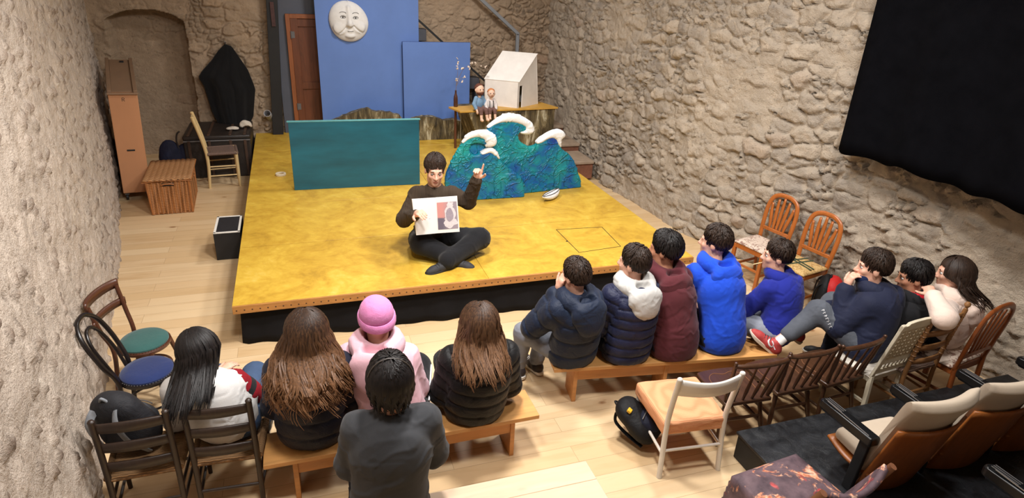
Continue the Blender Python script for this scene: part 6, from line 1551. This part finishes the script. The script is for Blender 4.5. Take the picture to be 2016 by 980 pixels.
        for _ in range(int(n*4.2)):
            th = r.uniform(0, 2*PI); a = r.uniform(0.12, 1.85); p = srf(a, th); line = nape+(p[1]+0.085)*sl
            if 0.0 < p[1] < 0.045: line = min(line, -0.012)
            if p[1] >= 0.045: line = max(line, fringe-0.02)
            if p[2] < line+0.02: continue
            # comb away from the crown, swept a little to one side, staying on the head
            dv = np.array((p[0]-crown[0], p[1]-crown[1])); dl = max(np.hypot(*dv), 1e-3); dv = dv/dl; sw = np.array((-dv[1], dv[0]))*(0.35+0.25*math.sin(th*2+seed)+r.uniform(-0.35, 0.35)); pts = []; q_ = p.copy(); ln = tuft*r.uniform(0.8, 1.3)
            for k in range(6):
                f = k/5; c3 = q_-np.array((0, -0.014, 0.034)); c3 = c3/np.array((0.073+thick, 0.096+thick, 0.091+thick)); nn = c3/np.linalg.norm(c3); lift = 0.0012+0.0035*math.sin(PI*f)*float(sstep(0.0, 0.08, q_[2]-line))+r.uniform(0, 0.003)+quiff*0.12*max(0, nn[1])*max(0, nn[2])*f
                lf = nape+(q_[1]+0.085)*sl; lf = max(lf, fringe-0.02) if q_[1] >= 0.045 else lf; tk = thick*float(sstep(0.0, 0.095, q_[2]-lf)); pts.append(np.array((0, -0.014, 0.034))+nn*(np.array((0.073, 0.096, 0.091))+tk+lift*(1.0+1.6*max(0, nn[2]))))
                nr = nn/np.array((0.073, 0.096, 0.091)); nr = nr/np.linalg.norm(nr); t3 = np.array((dv[0]+sw[0]*f, dv[1]+sw[1]*f, -0.35-0.8*max(0, 0.4-nn[2]))); t3 = t3-nr*(t3 @ nr); t3 = t3/max(np.linalg.norm(t3), 1e-6); q_ = q_+t3*ln/5
                lo_ = line-r.uniform(-0.006, 0.014)
                if q_[2] < lo_: q_[2] = lo_
            s._lock(mb, pts, 0.0034, 0.5, 5)
        mb.build('hair_strands', M, o); return o
    def long_hair(s, M, seed=0, n=150, length=0.42, g=0.03, flare=0.35, wave=0.012, freq=30, width=0.115, phi=(-2.3, 2.3), swing=(0, 0), fill=True, thick=0.016, r0=0.0125, front=0.0, mass_w=1.0):
        S = s.S; R = s.R; r = random.Random(seed); yc = min(-0.15, (s.C[1]-0.108*S-g-s.H[1])/S-0.030)
        back = lambda z: -0.118+(yc+0.118)*float(sstep(-0.05, -0.24, z))
        H = SDF(0.008); H.ell(s.hd((0, -0.014, 0.034)), (np.array((0.080, 0.097, 0.092))+thick-0.007)*S, R, 0.02)
        Hc = s.H
        if fill:
            for k in range(9):
                z = -0.02-k*(length*0.86-0.07)/8; f = k/8; y = back(z); H.ell(s.hd((swing[0]*f, y+0.050+swing[1]*f, z)), np.array((width*(0.72+flare*f*0.6)*(1-0.6*max(0, f-0.45)/0.55)*mass_w, 0.024, 0.05))*S, R, 0.025)
        def clip(X, Y, Z):
            x, y, z = (X-Hc[0])/S, (Y-Hc[1])/S, (Z-Hc[2])/S
            ly = R[0, 1]*x+R[1, 1]*y+R[2, 1]*z; lz = R[0, 2]*x+R[1, 2]*y+R[2, 2]*z
            return np.maximum((ly-0.02-front)-np.maximum(0, lz-0.045)*3.5, -1)*S*0.7
        H.clip(clip)
        o = H.build('hair', M, s.t, disp=lambda V, N: 0.003*vnoise(V[:, 0]*70, V[:, 1]*70, V[:, 2]*9, seed=seed)+0.002*noise3(V, 20, seed+2, 2))
        mb = MB(); a_, b_, c_ = 0.080+thick, 0.097+thick, 0.092+thick
        n = int(n*0.62)
        for i in range(n):
            ph = phi[0]+(phi[1]-phi[0])*(i+r.random())/n; L = length*r.uniform(0.70, 1.06)*(1-0.15*abs(ph)/2.3); st = r.uniform(0.05, 1.0); off = r.uniform(-0.004, 0.016); w0 = r.uniform(0, 6.28); wx = r.uniform(0.7, 1.25); spr = r.uniform(0.75, 1.12)
            for sub in range(4):
                ox, oy = r.uniform(-1, 1)*0.0085, r.uniform(-1, 1)*0.006; Ls = L*r.uniform(0.88, 1.04); pts = []
                for k in range(6):
                    th = st+(1.75-st)*k/5; f0 = k/5; pts.append(np.array((math.sin(th)*math.sin(ph+ox*6)*(a_+off*f0+0.002), -0.014-math.sin(th)*math.cos(ph+ox*6)*(b_+off*f0+0.002), 0.034+math.cos(th)*(c_+0.002))))
                e = pts[-1]; m = 14
                for k in range(1, m+1):
                    f = k/m; z = e[2]-f*(Ls+e[2]-0.02); kf = float(sstep(0.0, 0.45, f))
                    x = e[0]*(1+flare*f*spr)+swing[0]*f**1.2; x = max(-width*(1+flare*f), min(width*(1+flare*f), x)) if swing[0] == 0 else x
                    sidek = min(1, abs(math.sin(ph))**3)
                    y = e[1]*(1-kf)+(back(z)-0.022+off+swing[1]*f+0.085*sidek*math.cos(ph*0.5)+1.8*max(0, abs(x-swing[0]*f)-0.05)**1.5)*kf
                    wv = wave*float(sstep(0.05, 0.5, f))*(0.7+0.6*f); tp_c = 1-0.6*f
                    pts.append(np.array((x+ox*tp_c+wv*math.sin(freq*z*wx+w0), y+oy*tp_c+0.7*wv*math.cos(freq*z*wx+w0*1.3), z)))
                s._lock(mb, pts, r0*0.50*r.uniform(0.7, 1.2), 0.6, 5)
        mb.build('hair_locks', M, o); return o

# ---------------- the storyteller on the stage
M_KNIT = None
def knit_mat(name, c):
    m, nt, bs = nodes(name); v = coords(nt); w = nt.nodes.new('ShaderNodeTexWave'); w.wave_type = 'BANDS'; w.bands_direction = 'X'; w.inputs['Scale'].default_value = 26; w.inputs['Distortion'].default_value = 1.5; w.inputs['Detail'].default_value = 2
    nt.links.new(v, w.inputs['Vector']); col = ramp(nt, w.outputs['Fac'], [(0.1, scale_c(lin(c), 0.62)), (0.8, scale_c(lin(c), 1.12))]); nt.links.new(col, bs.inputs['Base Color'])
    bs.inputs['Roughness'].default_value = 0.95; bump(nt, bs, w.outputs['Fac'], 0.7, 0.006); return m
M_KNIT = knit_mat('brown_ribbed_knit', (66, 52, 38)); M_BTROU = cloth('black_trouser_cloth', (24, 24, 27), 0.15, 0.1); M_DSHOE = plain('dark_suede_shoe', (44, 44, 48), 0.75, 0.2, 30); M_DSOLE = plain('black_sole', (24, 24, 24), 0.7)
p = Person('person in brown ribbed sweater sitting cross legged on the stage showing a book', (1.695, 0.74), 2.94, HS, (856, 336), 0.63, 1.06, 0.12, 0.20, -0.06, bulge=0.02)
p.arm(1, p.J(795, 432, Y=0.60), p.J(818, 422, Y=0.36), None, (-0.2, -0.3, -0.9), 0.75, (0.75, 0.8, 0.85, 0.9, 0.5))
p.arm(-1, p.J(922, 398, Y=0.56), p.J(938, 354, Y=0.40), p.J(944, 325, Y=0.37)-p.J(938, 354, Y=0.40), (0.25, 0.9, 0.1), 1.5, (0.05, 1.35, 1.5, 1.5, 0.9))
p.leg(1, p.J(830, 487, Y=0.50), p.J(893, 519, Y=0.34), p.J(938, 523, Y=0.40)-p.J(893, 519, Y=0.34))
p.leg(-1, p.J(944, 481, Y=0.50), p.J(878, 508, Y=0.26), p.J(845, 527, Y=0.23)-p.J(878, 508, Y=0.26))
for q in (-1, 1): p.kn[q][2] = max(p.kn[q][2], HS+0.16)
p.an[1][2] = HS+0.055; p.an[-1][2] = HS+0.075
p.toe[1] = np.array((-0.9, 0.35, -0.05)); p.toe[-1] = np.array((0.85, 0.45, -0.08))
for q in (-1, 1): p.toe[q] = p.toe[q]/np.linalg.norm(p.toe[q])
p.body(0.0055, True); p.eyes((0.002, -0.004)); p.brows(HB_DBR)
p.short_hair(HB_DBR, 3, 0.013, 0.060, 300, -0.090, 0.074)
p.top('knit_sweater', M_KNIT, 0.020, 0.02, 0.97, wrinkles(0.008, 4), seed=4); p.trousers(M_BTROU, 0.030, 6, 0.97); p.shoes(M_DSHOE, M_DSOLE, M_DSOLE)
# the open picture book
M_PAGE = plain('white_page', (224, 220, 216), 0.6, 0.03, 5)
def picture():
    m, nt, bs = nodes('printed_picture'); tc = nt.nodes.new('ShaderNodeTexCoord'); mp = nt.nodes.new('ShaderNodeMapping'); nt.links.new(tc.outputs['Generated'], mp.inputs[0]); v = mp.outputs[0]
    s = nt.nodes.new('ShaderNodeSeparateXYZ'); nt.links.new(v, s.inputs[0])
    up = ramp(nt, s.outputs['Z'], [(0.40, lin((100, 92, 106))), (0.44, lin((196, 136, 130)))])
    fade = ramp(nt, s.outputs['X'], [(0.25, (0, 0, 0, 1)), (0.75, (1, 1, 1, 1))]); col = mixc(nt, fade, up, lin((150, 138, 146)))
    nt.links.new(col, bs.inputs['Base Color']); bs.inputs['Roughness'].default_value = 0.55; return m
c00, c10, c01, c11 = at(820, 463, Y=0.335), at(905, 456, Y=0.335), at(811, 392, Y=0.375), at(900, 386, Y=0.375)
spb, spt = at(861, 459, Y=0.365), at(857, 389, Y=0.40)
ctr = (c00+c10+c01+c11)/4
bk = thing('picture_book', 'open picture book held up by the storyteller', 'book', ctr)
def quad(mb, a, b, c, d, off, th, mi=0):
    n = (b-a).cross(d-a).normalized(); n = n if n.y < 0 else -n
    q = [x-ctr+n*off for x in (a, b, c, d)]; q2 = [x-n*th for x in q]
    return mb.add(q+q2, [(0, 1, 2, 3), (7, 6, 5, 4), (0, 4, 5, 1), (1, 5, 6, 2), (2, 6, 7, 3), (3, 7, 4, 0)], mi)
M_COV = plain('grey_book_cover', (120, 116, 118), 0.6)
quad(MB(), c00, spb, spt, c01, 0.0, 0.010).build('left_pages', M_PAGE, bk, smooth=0); quad(MB(), spb, c10, c11, spt, 0.0, 0.010).build('right_pages', M_PAGE, bk, smooth=0)
mb = MB(); quad(mb, c00, spb, spt, c01, -0.0102, 0.004); quad(mb, spb, c10, c11, spt, -0.0102, 0.004); mb.build('cover', M_COV, bk, smooth=0)
def onpage(u, v, o=0.0012): 
    a = spb+(c10-spb)*u; b = spt+(c11-spt)*u; n = (c10-spb).cross(spt-spb).normalized(); n = n if n.y < 0 else -n
    return a+(b-a)*v-ctr+n*o
def onleft(u, v, o=0.0012):
    a = c00+(spb-c00)*u; b = c01+(spt-c01)*u; n = (spb-c00).cross(c01-c00).normalized(); n = n if n.y < 0 else -n
    return a+(b-a)*v-ctr+n*o
pic = MB().add([onpage(0.05, 0.10), onpage(0.95, 0.10), onpage(0.95, 0.86), onpage(0.05, 0.86)], [(0, 1, 2, 3)]).build('picture', picture(), bk, smooth=0)
M_PGREY = plain('print_grey', (150, 140, 150), 0.6, 0.15, 60); M_PLIGHT = plain('print_light', (206, 198, 200), 0.6, 0.1, 60)
def blob(cx, cz, rx, rz_, o, M, nm, w=0.12, sd=1):
    pts = [onpage(cx+rx*(1+w*math.sin(3*a+sd)+w*0.6*math.sin(7*a+2*sd))*math.cos(a), cz+rz_*(1+w*math.sin(4*a+sd))*math.sin(a), o) for a in np.linspace(0, 2*PI, 41)[:-1]]
    MB().add(pts, [tuple(range(40))]).build(nm, M, pic, smooth=0)
blob(0.60, 0.30, 0.30, 0.16, 0.0018, M_PLIGHT, 'printed_shape', 0.18, 2); blob(0.62, 0.52, 0.25, 0.24, 0.0022, M_PLIGHT, 'printed_shape', 0.06, 1); blob(0.60, 0.50, 0.17, 0.19, 0.0026, M_PGREY, 'printed_shape', 0.05, 3); blob(0.66, 0.78, 0.14, 0.08, 0.0030, M_PLIGHT, 'printed_shape', 0.2, 5)
ln = MB().add([onleft(0.22, 0.405), onleft(0.72, 0.425), onleft(0.72, 0.432), onleft(0.22, 0.412)], [(0, 1, 2, 3)]).build('text_line', M_PGREY, bk, smooth=0)

# ---------------- front left
M_WSWEAT = cloth('white_sweatshirt', (214, 212, 210), 0.04, 0.1, 0.9, 400, 0.15, 5, 0.2); M_DRED = cloth('dark_red_sleeve', (138, 22, 34), 0.08); M_BLKF = cloth('black_fleece', (22, 22, 25), 0.15, 0.1)
M_JEAN = cloth('blue_jeans', (62, 80, 108), 0.2, 0, 0.9); M_DJEAN = cloth('dark_jeans', (34, 38, 52), 0.2); M_BSHOE = plain('black_trainer', (30, 30, 32), 0.6, 0.2, 30); M_WSOLE = plain('white_rubber_sole', (212, 208, 200), 0.5, 0.05)
g1 = Person('girl with long black hair in a white sweatshirt sitting on the dark ladder back chair', (0.075, -1.475), -0.10, 0.352, (393, 692), -1.40, 0.98, 0.15, 0.35, -0.25, bulge=0.05)
g1.arm(1, g1.J(484, 772, Y=-1.42), g1.J(520, 790, Y=-1.16))
g1.body(0.010).long_hair(HB_BLK, 11, 170, 0.305, 0.035, 0.05, 0.006, 14, 0.085, (-2.0, 2.1), (-0.13, 0.02), mass_w=0.75)
g1.top('sweatshirt', M_WSWEAT, 0.028, -0.03, 0.96, None, seed=8); g1.trousers(M_JEAN); g1.shoes(M_BSHOE, M_WSOLE)
T = SDF(0.009); a, b = g1.sh[1], g1.el[1]
T.chain([a+(b-a)*0.02, a+(b-a)*0.60], [0.056*0.98+0.034, 0.083], 0.02); T.build('red_sleeve_panel', M_DRED, g1.t, disp=wrinkles(0.005, 3))
T = SDF(0.009); T.chain([a+(b-a)*0.52, a+(b-a)*0.78], [0.0855, 0.084], 0.02); T.build('black_sleeve_band', M_BLKF, g1.t, disp=wrinkles(0.004, 3))
T = SDF(0.009); T.chain([a+(b-a)*0.92, b+(g1.wr[1]-b)*0.15], [0.0835, 0.0815], 0.02); T.build('red_sleeve_panel', M_DRED, g1.t, disp=wrinkles(0.004, 3))

M_NAVYJ = cloth('navy_padded_nylon', (26, 28, 42), 0.15, 0.05, 0.55, 300, 0.05, 12, 0.4)
g2 = Person('girl with thick long wavy brown hair and dark navy jacket on the left bench', (0.53, -1.585), -0.12, 0.312, (604, 655), -1.54, 1.02, 0.0, 0.10, 0.0, bulge=0.05)
g2.body(0.010); g2.long_hair(HB_LBR, 21, 230, 0.40, 0.045, 1.0, 0.020, 34, 0.135, (-2.4, 2.4), thick=0.022, r0=0.0135, mass_w=1.12)
g2.top('padded_jacket', M_NAVYJ, 0.040, -0.06, 0.97, pitch=0.11, seed=12, wide=1.05); g2.trousers(M_JEAN); g2.shoes(M_BSHOE, M_WSOLE)

M_PINK = cloth('pink_fleece', (222, 176, 188), 0.05, 0.15, 0.9, 400, 0.15, 5, 0.25); M_BEAN = cloth('lilac_pink_knit', (214, 132, 182), 0.06, 0.1, 0.9, 300, 0.3, 9, 0.3)
M_STRIPE = plain('white_side_stripe', (206, 206, 208), 0.7)
g3 = Person('person in a pink hoodie and lilac pink beanie sitting on the left bench', (0.99, -1.60), -0.25, 0.312, (742, 632), -1.50, 1.03, 0.30, 0.15, -0.05, bulge=0.05)
g3.body(0.010); g3.short_hair(HB_BLK, 4, 0.004, 0.05, 0, -0.11, 0.045)
g3.top('hoodie', M_PINK, 0.032, -0.16, 0.97, None, seed=14, wide=1.06); g3.hood(M_PINK, 0.030, 0.025, 1.18, seed=15)
B = SDF(0.007); B.ell(g3.hd((0, -0.016, 0.055)), np.array((0.094, 0.112, 0.100))*g3.S, g3.R, 0.02); Hc, R_, S_ = g3.H, g3.R, g3.S
def beanclip(X, Y, Z):
    x, y, z = (X-Hc[0])/S_, (Y-Hc[1])/S_, (Z-Hc[2])/S_; ly = R_[0, 1]*x+R_[1, 1]*y+R_[2, 1]*z; lz = R_[0, 2]*x+R_[1, 2]*y+R_[2, 2]*z
    return (0.000+0.28*ly-lz)*S_
B.clip(beanclip); bn = B.build('beanie', M_BEAN, g3.t, disp=lambda V, N: 0.005*noise3(V, 14, 3, 3))
MB().tube([g3.hd((0.096*math.sin(a), -0.016+0.114*math.cos(a), 0.030+0.28*0.114*math.cos(a))) for a in np.linspace(0, 2*PI, 33)[:-1]], 0.008, 10, closed=True, flat=3.0, up=tuple(g3.R[:, 2])).build('turned_cuff', M_BEAN, bn)
g3.trousers(M_BTROU, 0.03); g3.shoes(M_BSHOE, M_WSOLE)
for q in (-1, 1):
    a, b = g3.hip[q], g3.kn[q]
    for k in (-1, 0, 1):
        MB().tube([a+(b-a)*f+np.array((q*0.085*g3.S+q*0.027-q*0.018*f, 0, 0.022*k+0.012)) for f in (0.15, 0.4, 0.7, 0.95)], 0.0055, 6).build('side_stripe', M_STRIPE, g3.t)

M_BLKJ = cloth('black_padded_nylon', (18, 17, 18), 0.2, 0.05, 0.55, 300, 0.05, 12, 0.4)
g4 = Person('girl with long brown hair over a black padded jacket on the left bench', (1.475, -1.615), -0.05, 0.312, (943, 636), -1.58, 1.03, 0.0, 0.05, 0.05, bulge=0.05)
g4.body(0.010); g4.long_hair(HB_BRN, 31, 170, 0.29, 0.045, 0.45, 0.014, 26, 0.115, (-2.2, 2.2), mass_w=0.9)
g4.top('padded_jacket', M_BLKJ, 0.040, -0.10, 0.97, pitch=0.085, seed=22, wide=1.0); g4.trousers(M_BTROU); g4.shoes(M_BSHOE, M_WSOLE)

M_GREYS = cloth('charcoal_grey_sweater', (62, 63, 66), 0.08, 0.1, 0.95, 500, 0.2, 4, 0.2)
g5 = Person('person with shaggy black hair in a charcoal sweater seen from behind at the bottom', (0.86, -2.28), -0.06, 0.312, (768, 752), -2.20, 1.02, 0.0, 0.12, 0.0, bulge=0.05)
g5.body(0.010); g5.short_hair(HB_BLK, 41, 0.020, 0.075, 260, -0.135, 0.050)
mb = MB(); r_ = random.Random(5)
for i in range(80):
    ph = -1.7+3.4*(i+r_.random())/80; pts = []
    for k in range(6):
        th = 0.6+1.2*k/5; pts.append(np.array((math.sin(th)*math.sin(ph)*0.104, -0.014-math.sin(th)*math.cos(ph)*0.121, 0.034+math.cos(th)*0.116)))
    e = pts[-1]
    for k in range(1, 6): f = k/5; pts.append(np.array((e[0]*(1-0.25*f)+0.012*math.sin(ph*17+k), e[1]+0.028*f*math.cos(ph)+0.006*math.sin(i), e[2]-0.125*f*r_.uniform(0.8, 1.0))))
    g5._lock(mb, pts, 0.0115, 0.5)
mb.build('nape_locks', HB_BLK, g5.t)
MB().tube([g5.hd((0.104*math.sin(a), -0.012-0.05, 0.034+0.116*math.cos(a))) for a in np.linspace(-1.25, 1.25, 16)], 0.004, 6).build('hair_band', plain('thin_dark_band', (62, 54, 48), 0.5), g5.t)
g5.top('sweater', M_GREYS, 0.032, -0.14, 0.97, wrinkles(0.008, 31), seed=31, wide=1.10); g5.trousers(M_DJEAN, 0.02); g5.shoes(M_BSHOE, M_WSOLE)

# ---------------- the boys on the right bench
M_NAVY1 = cloth('deep_navy_parka', (24, 34, 54), 0.15, 0.05, 0.6, 300, 0.05, 12, 0.4); M_NAVY2 = cloth('navy_down_jacket', (28, 32, 58), 0.15, 0.05, 0.5, 300, 0.05, 12, 0.4)
M_GREYJ = cloth('light_grey_jeans', (128, 132, 142), 0.15); M_LGREY = cloth('light_grey_jersey', (192, 190, 186), 0.06, 0.1); M_MAROON = cloth('maroon_fleece', (84, 36, 42), 0.08, 0.1, 0.92, 400, 0.15, 5, 0.25)
M_ROYAL = cloth('royal_blue_fleece', (26, 72, 196), 0.06, 0.1, 0.9, 400, 0.15, 5, 0.25); M_DBLUE = cloth('deep_blue_fleece', (26, 36, 128), 0.08, 0.1, 0.9, 400, 0.15, 5, 0.25)
M_BRSHOE = plain('black_orange_trainer', (44, 36, 36), 0.6, 0.3, 26)
b1 = Person('boy in a navy hooded parka resting his cheek on one hand', (2.30, -1.215), 0.25, 0.312, (1132, 544), -1.22, 0.97, 0.15, 0.05, 0.0, bulge=0.05)
b1.arm(-1, b1.sh[-1]+np.array((-0.07, 0.17, -0.20)), b1.hd((-0.085, 0.075, -0.115)), b1.hd((-0.075, 0.06, -0.03))-b1.hd((-0.085, 0.075, -0.115)), (0.8, -0.2, 0.1), 0.5, (0.4, 0.5, 0.6, 0.7, 0.3))
b1.leg(-1, (-0.19, 0.33, 0.40), (-0.20, 0.36, 0.085)); b1.leg(1, (0.02, 0.36, 0.40), (-0.05, 0.34, 0.085))
b1.body(0.007); b1.short_hair(HB_DBR, 51, 0.013, 0.05, 200, -0.105, 0.045); b1.top('parka', M_NAVY1, 0.038, -0.12, 0.90, pitch=0.13, seed=41, wide=1.05); b1.hood(M_NAVY1, 0.035, 0.0, 1.25, seed=42); b1.trousers(M_GREYJ); b1.shoes(M_BRSHOE, M_WSOLE, M_WSOLE)
b2 = Person('boy in a navy quilted down jacket with a pale grey hood on the right bench', (2.69, -1.285), 0.10, 0.312, (1246, 519), -1.20, 1.00, 0.55, 0.0, 0.0, bulge=0.05)
b2.body(0.009); b2.short_hair(HB_DBR, 52, 0.014, 0.055, 200, -0.105, 0.055); b2.top('down_jacket', M_NAVY2, 0.036, -0.16, 0.97, pitch=0.072, seed=43, wide=1.0); b2.hood(M_LGREY, 0.040, 0.015, 1.12, seed=44); b2.trousers(M_DJEAN); b2.shoes(M_BRSHOE, M_WSOLE, M_WSOLE)
b3 = Person('boy with black hair in a maroon hoodie on the right bench', (3.055, -1.33), 0.05, 0.312, (1308, 493), -1.10, 1.05, 0.65, 0.05, 0.0, SK_TAN, bulge=0.05)
b3.body(0.009); b3.short_hair(HB_BLK, 53, 0.018, 0.065, 220, -0.110, 0.050, quiff=0.05); b3.top('hoodie', M_MAROON, 0.032, -0.16, 0.97, None, seed=45, wide=1.02); b3.hood(M_MAROON, 0.026, 0.010, 1.12, seed=46); b3.trousers(M_DJEAN); b3.shoes(M_BRSHOE, M_WSOLE)
b4 = Person('boy in a royal blue hoodie sitting upright on the right bench', (3.455, -1.345), 0.05, 0.312, (1407, 478), -1.08, 1.04, 0.65, 0.0, 0.0, bulge=0.05)
b4.body(0.009); b4.short_hair(HB_DBR, 54, 0.012, 0.045, 200, -0.105, 0.055); b4.top('hoodie', M_ROYAL, 0.034, -0.13, 0.97, None, seed=47, wide=1.0); b4.hood(M_ROYAL, 0.026, 0.012, 1.12, seed=48); b4.trousers(M_DJEAN); b4.shoes(M_BSHOE, M_WSOLE)
b5 = Person('boy in a deep blue hoodie in profile at the right end of the right bench', (3.93, -1.36), 0.60, 0.312, (1529, 505), -1.18, 1.00, 0.42, 0.0, 0.0, bulge=0.06)
b5.arm(-1, b5.sh[-1]+np.array((-0.05, 0.14, -0.22)), b5.P+np.array((-0.10, 0.34, 0.10))); b5.arm(1, b5.sh[1]+np.array((0.04, 0.05, -0.25)), b5.P+np.array((0.08, 0.34, 0.06)))
b5.body(0.008, True); b5.eyes(); b5.brows(HB_DBR); b5.short_hair(HB_DBR, 55, 0.013, 0.05, 200, -0.100, 0.045); b5.top('hoodie', M_DBLUE, 0.028, -0.08, 0.97, None, seed=49, wide=1.0); b5.hood(M_DBLUE, 0.022, 0.0, 1.0, seed=50); b5.trousers(M_GREYJ); b5.shoes(M_BSHOE, M_WSOLE)
st_ = MB().tube([b5.hd((0, 0.085, -0.060)), b5.hd((-0.01, 0.155, -0.085))], 0.0045, 8).build('wooden_stick', M_BLONDW); 
st_.matrix_world = b5.t.matrix_basis.copy(); tag(st_, 'thin wooden stick held in the mouth of the boy in deep blue', 'stick')

# ---------------- the three on the right
M_NAVY3 = cloth('navy_cotton_jacket', (26, 31, 54), 0.12, 0.05, 0.75, 400, 0.1, 6, 0.3); M_GJOG = cloth('grey_joggers', (86, 90, 98), 0.12, 0.05); M_REDSH = plain('red_trainer_mesh', (172, 58, 56), 0.65, 0.1, 60); M_CREAMS = plain('cream_sole', (208, 194, 176), 0.55, 0.05)
M_MASK = cloth('navy_face_mask', (28, 40, 76), 0.1); M_REDL = cloth('red_hood_lining', (190, 30, 44), 0.06); M_CREAMJ = cloth('cream_padded_cotton', (226, 204, 190), 0.05, 0.15, 0.85, 400, 0.1, 6, 0.35); M_SOCK = plain('white_sock', (220, 216, 212), 0.9)
c1 = Person('boy in a navy jacket with his red trainers up on the bench end', (4.38, -1.74), 0.80, 0.372, (1718, 528), -1.62, 1.02, 0.15, 0.05, 0.05, bulge=0.06)
c1.leg(-1, c1.J(1612, 612, Y=-1.55), c1.J(1527, 676, Y=-1.52), (-0.10, 0.75, 0.55)); c1.leg(1, c1.J(1640, 595, Y=-1.28), c1.J(1572, 652, Y=-1.30), (0.1, 0.8, 0.4))
c1.arm(-1, c1.sh[-1]+np.array((-0.04, 0.15, -0.21)), c1.hd((-0.055, 0.155, -0.150)), (0.12, -0.10, 0.5), (0.5, -0.85, 0.1), 0.8, (0.7, 0.85, 0.95, 1.0, 0.5))
c1.arm(1, c1.sh[1]+np.array((0.05, 0.06, -0.24)), c1.P+np.array((0.12, 0.26, 0.12)))
c1.body(0.006, True); c1.eyes(); c1.brows(HB_DBR); c1.short_hair(HB_DBR, 61, 0.015, 0.055, 220, -0.100, 0.050, quiff=0.02); c1.top('jacket', M_NAVY3, 0.042, -0.16, 0.93, None, seed=61, wide=1.05); c1.hood(M_NAVY3, 0.03, 0.0, 1.1, seed=62); c1.trousers(M_GJOG, 0.016, 7, 0.70); c1.shoes(M_REDSH, M_CREAMS, M_BSHOE, M_SOCK)
K = SDF(0.006); K.ell(c1.hd((0, 0.040, -0.075)), np.array((0.062, 0.066, 0.050))*c1.S, c1.R, 0.02); Hc1, R1, S1 = c1.H, c1.R, c1.S
K.clip(lambda X, Y, Z: -(((X-Hc1[0])*R1[0, 1]+(Y-Hc1[1])*R1[1, 1]+(Z-Hc1[2])*R1[2, 1])-0.004)); K.build('face_mask', M_MASK, c1.t)
# pale lettering down the thigh, too blurred in the photo to read: short strokes
M_PRINTW = plain('white_print', (214, 214, 216), 0.7)
r_ = random.Random(9); tro = [o for o in c1.t.children if o.name.startswith('trousers')][0]; mb = MB()
for k in range(9):
    f = k/8; px, py = 1620+20*f, 610+44*f
    p0, n0 = pick(tro, px-2.4, py+1.2); p1, n1 = pick(tro, px+2.6, py-1.2); p2, n2 = pick(tro, px+2.0+r_.uniform(-2, 2), py+2.4)
    if p0 is None or p1 is None or p2 is None: continue
    mb.tube([p0+n0*0.001, p1+n1*0.001], 0.0035, 5, flat=0.4); mb.tube([p1+n1*0.001, p2+n2*0.001], 0.003, 5, flat=0.4)
if mb.v: mb.build('leg_print', M_PRINTW, tro)
sho = [o for o in c1.t.children if o.name.startswith('shoe')]
for o_ in sho:
    P_ = [pick(o_, x, y) for x, y in ((1518, 664), (1513, 670), (1514, 678), (1519, 683), (1523, 678), (1520, 671), (1526, 688))]
    P_ = [a+b*0.001 for a, b in P_ if a is not None]
    if len(P_) > 4: MB().tube(smooth_path(P_, 4), 0.006, 6, flat=0.4).build('side_emblem', M_PRINTW, o_); break
c2 = Person('boy in a black hoodie with red lining sitting between the navy and cream jackets', (4.73, -1.75), 0.65, 0.382, (1797, 548), -1.72, 1.00, 0.35, 0.12, 0.05, SK_TAN, bulge=0.05)
c2.body(0.009, True); c2.eyes(); c2.brows(HB_BLK); c2.short_hair(HB_BLK, 62, 0.016, 0.055, 220, -0.105, 0.045); c2.top('hoodie', M_BLKF, 0.034, -0.12, 0.97, None, seed=63); c2.hood(M_BLKF, 0.026, 0.0, 1.1, seed=64)
Q_ = SDF(0.007)
for a in np.linspace(-2.2, 2.2, 12): Q_.ell(c2.N+np.array((math.sin(a)*0.084, -0.022-math.cos(a)*0.070, 0.052))*c2.S, np.array((0.030, 0.030, 0.016)), None, 0.03)
Q_.build('hood_lining', M_REDL, c2.t); c2.trousers(M_DJEAN); c2.shoes(M_BSHOE, M_WSOLE)
c3 = Person('girl with long dark hair in a cream jacket leaning an elbow over the chair back', (5.10, -1.80), 0.55, 0.382, (1876, 540), -1.80, 1.00, 0.30, 0.10, 0.10, bulge=0.05)
c3.arm(-1, c3.J(1860, 626, Y=-2.14), c3.J(1838, 585, Y=-1.98), None, (0.3, -0.2, -0.8), 0.7)
c3.body(0.009, True); c3.eyes(); c3.brows(HB_DBR); c3.long_hair(HB_DBR, 71, 150, 0.26, 0.045, 0.30, 0.014, 30, 0.105, (-2.3, 2.3), mass_w=0.85)
c3.top('jacket', M_CREAMJ, 0.034, -0.06, 0.97, None, seed=71, wide=1.0); c3.hood(M_CREAMJ, 0.03, 0.0, 1.15, seed=72); c3.trousers(M_DJEAN); c3.shoes(M_BSHOE, M_WSOLE)

for q_ in (g1, g2, g3, g4, g5, b1, b2, b3, b4, b5, c1, c2, c3): q_.t['group'] = 'young audience'
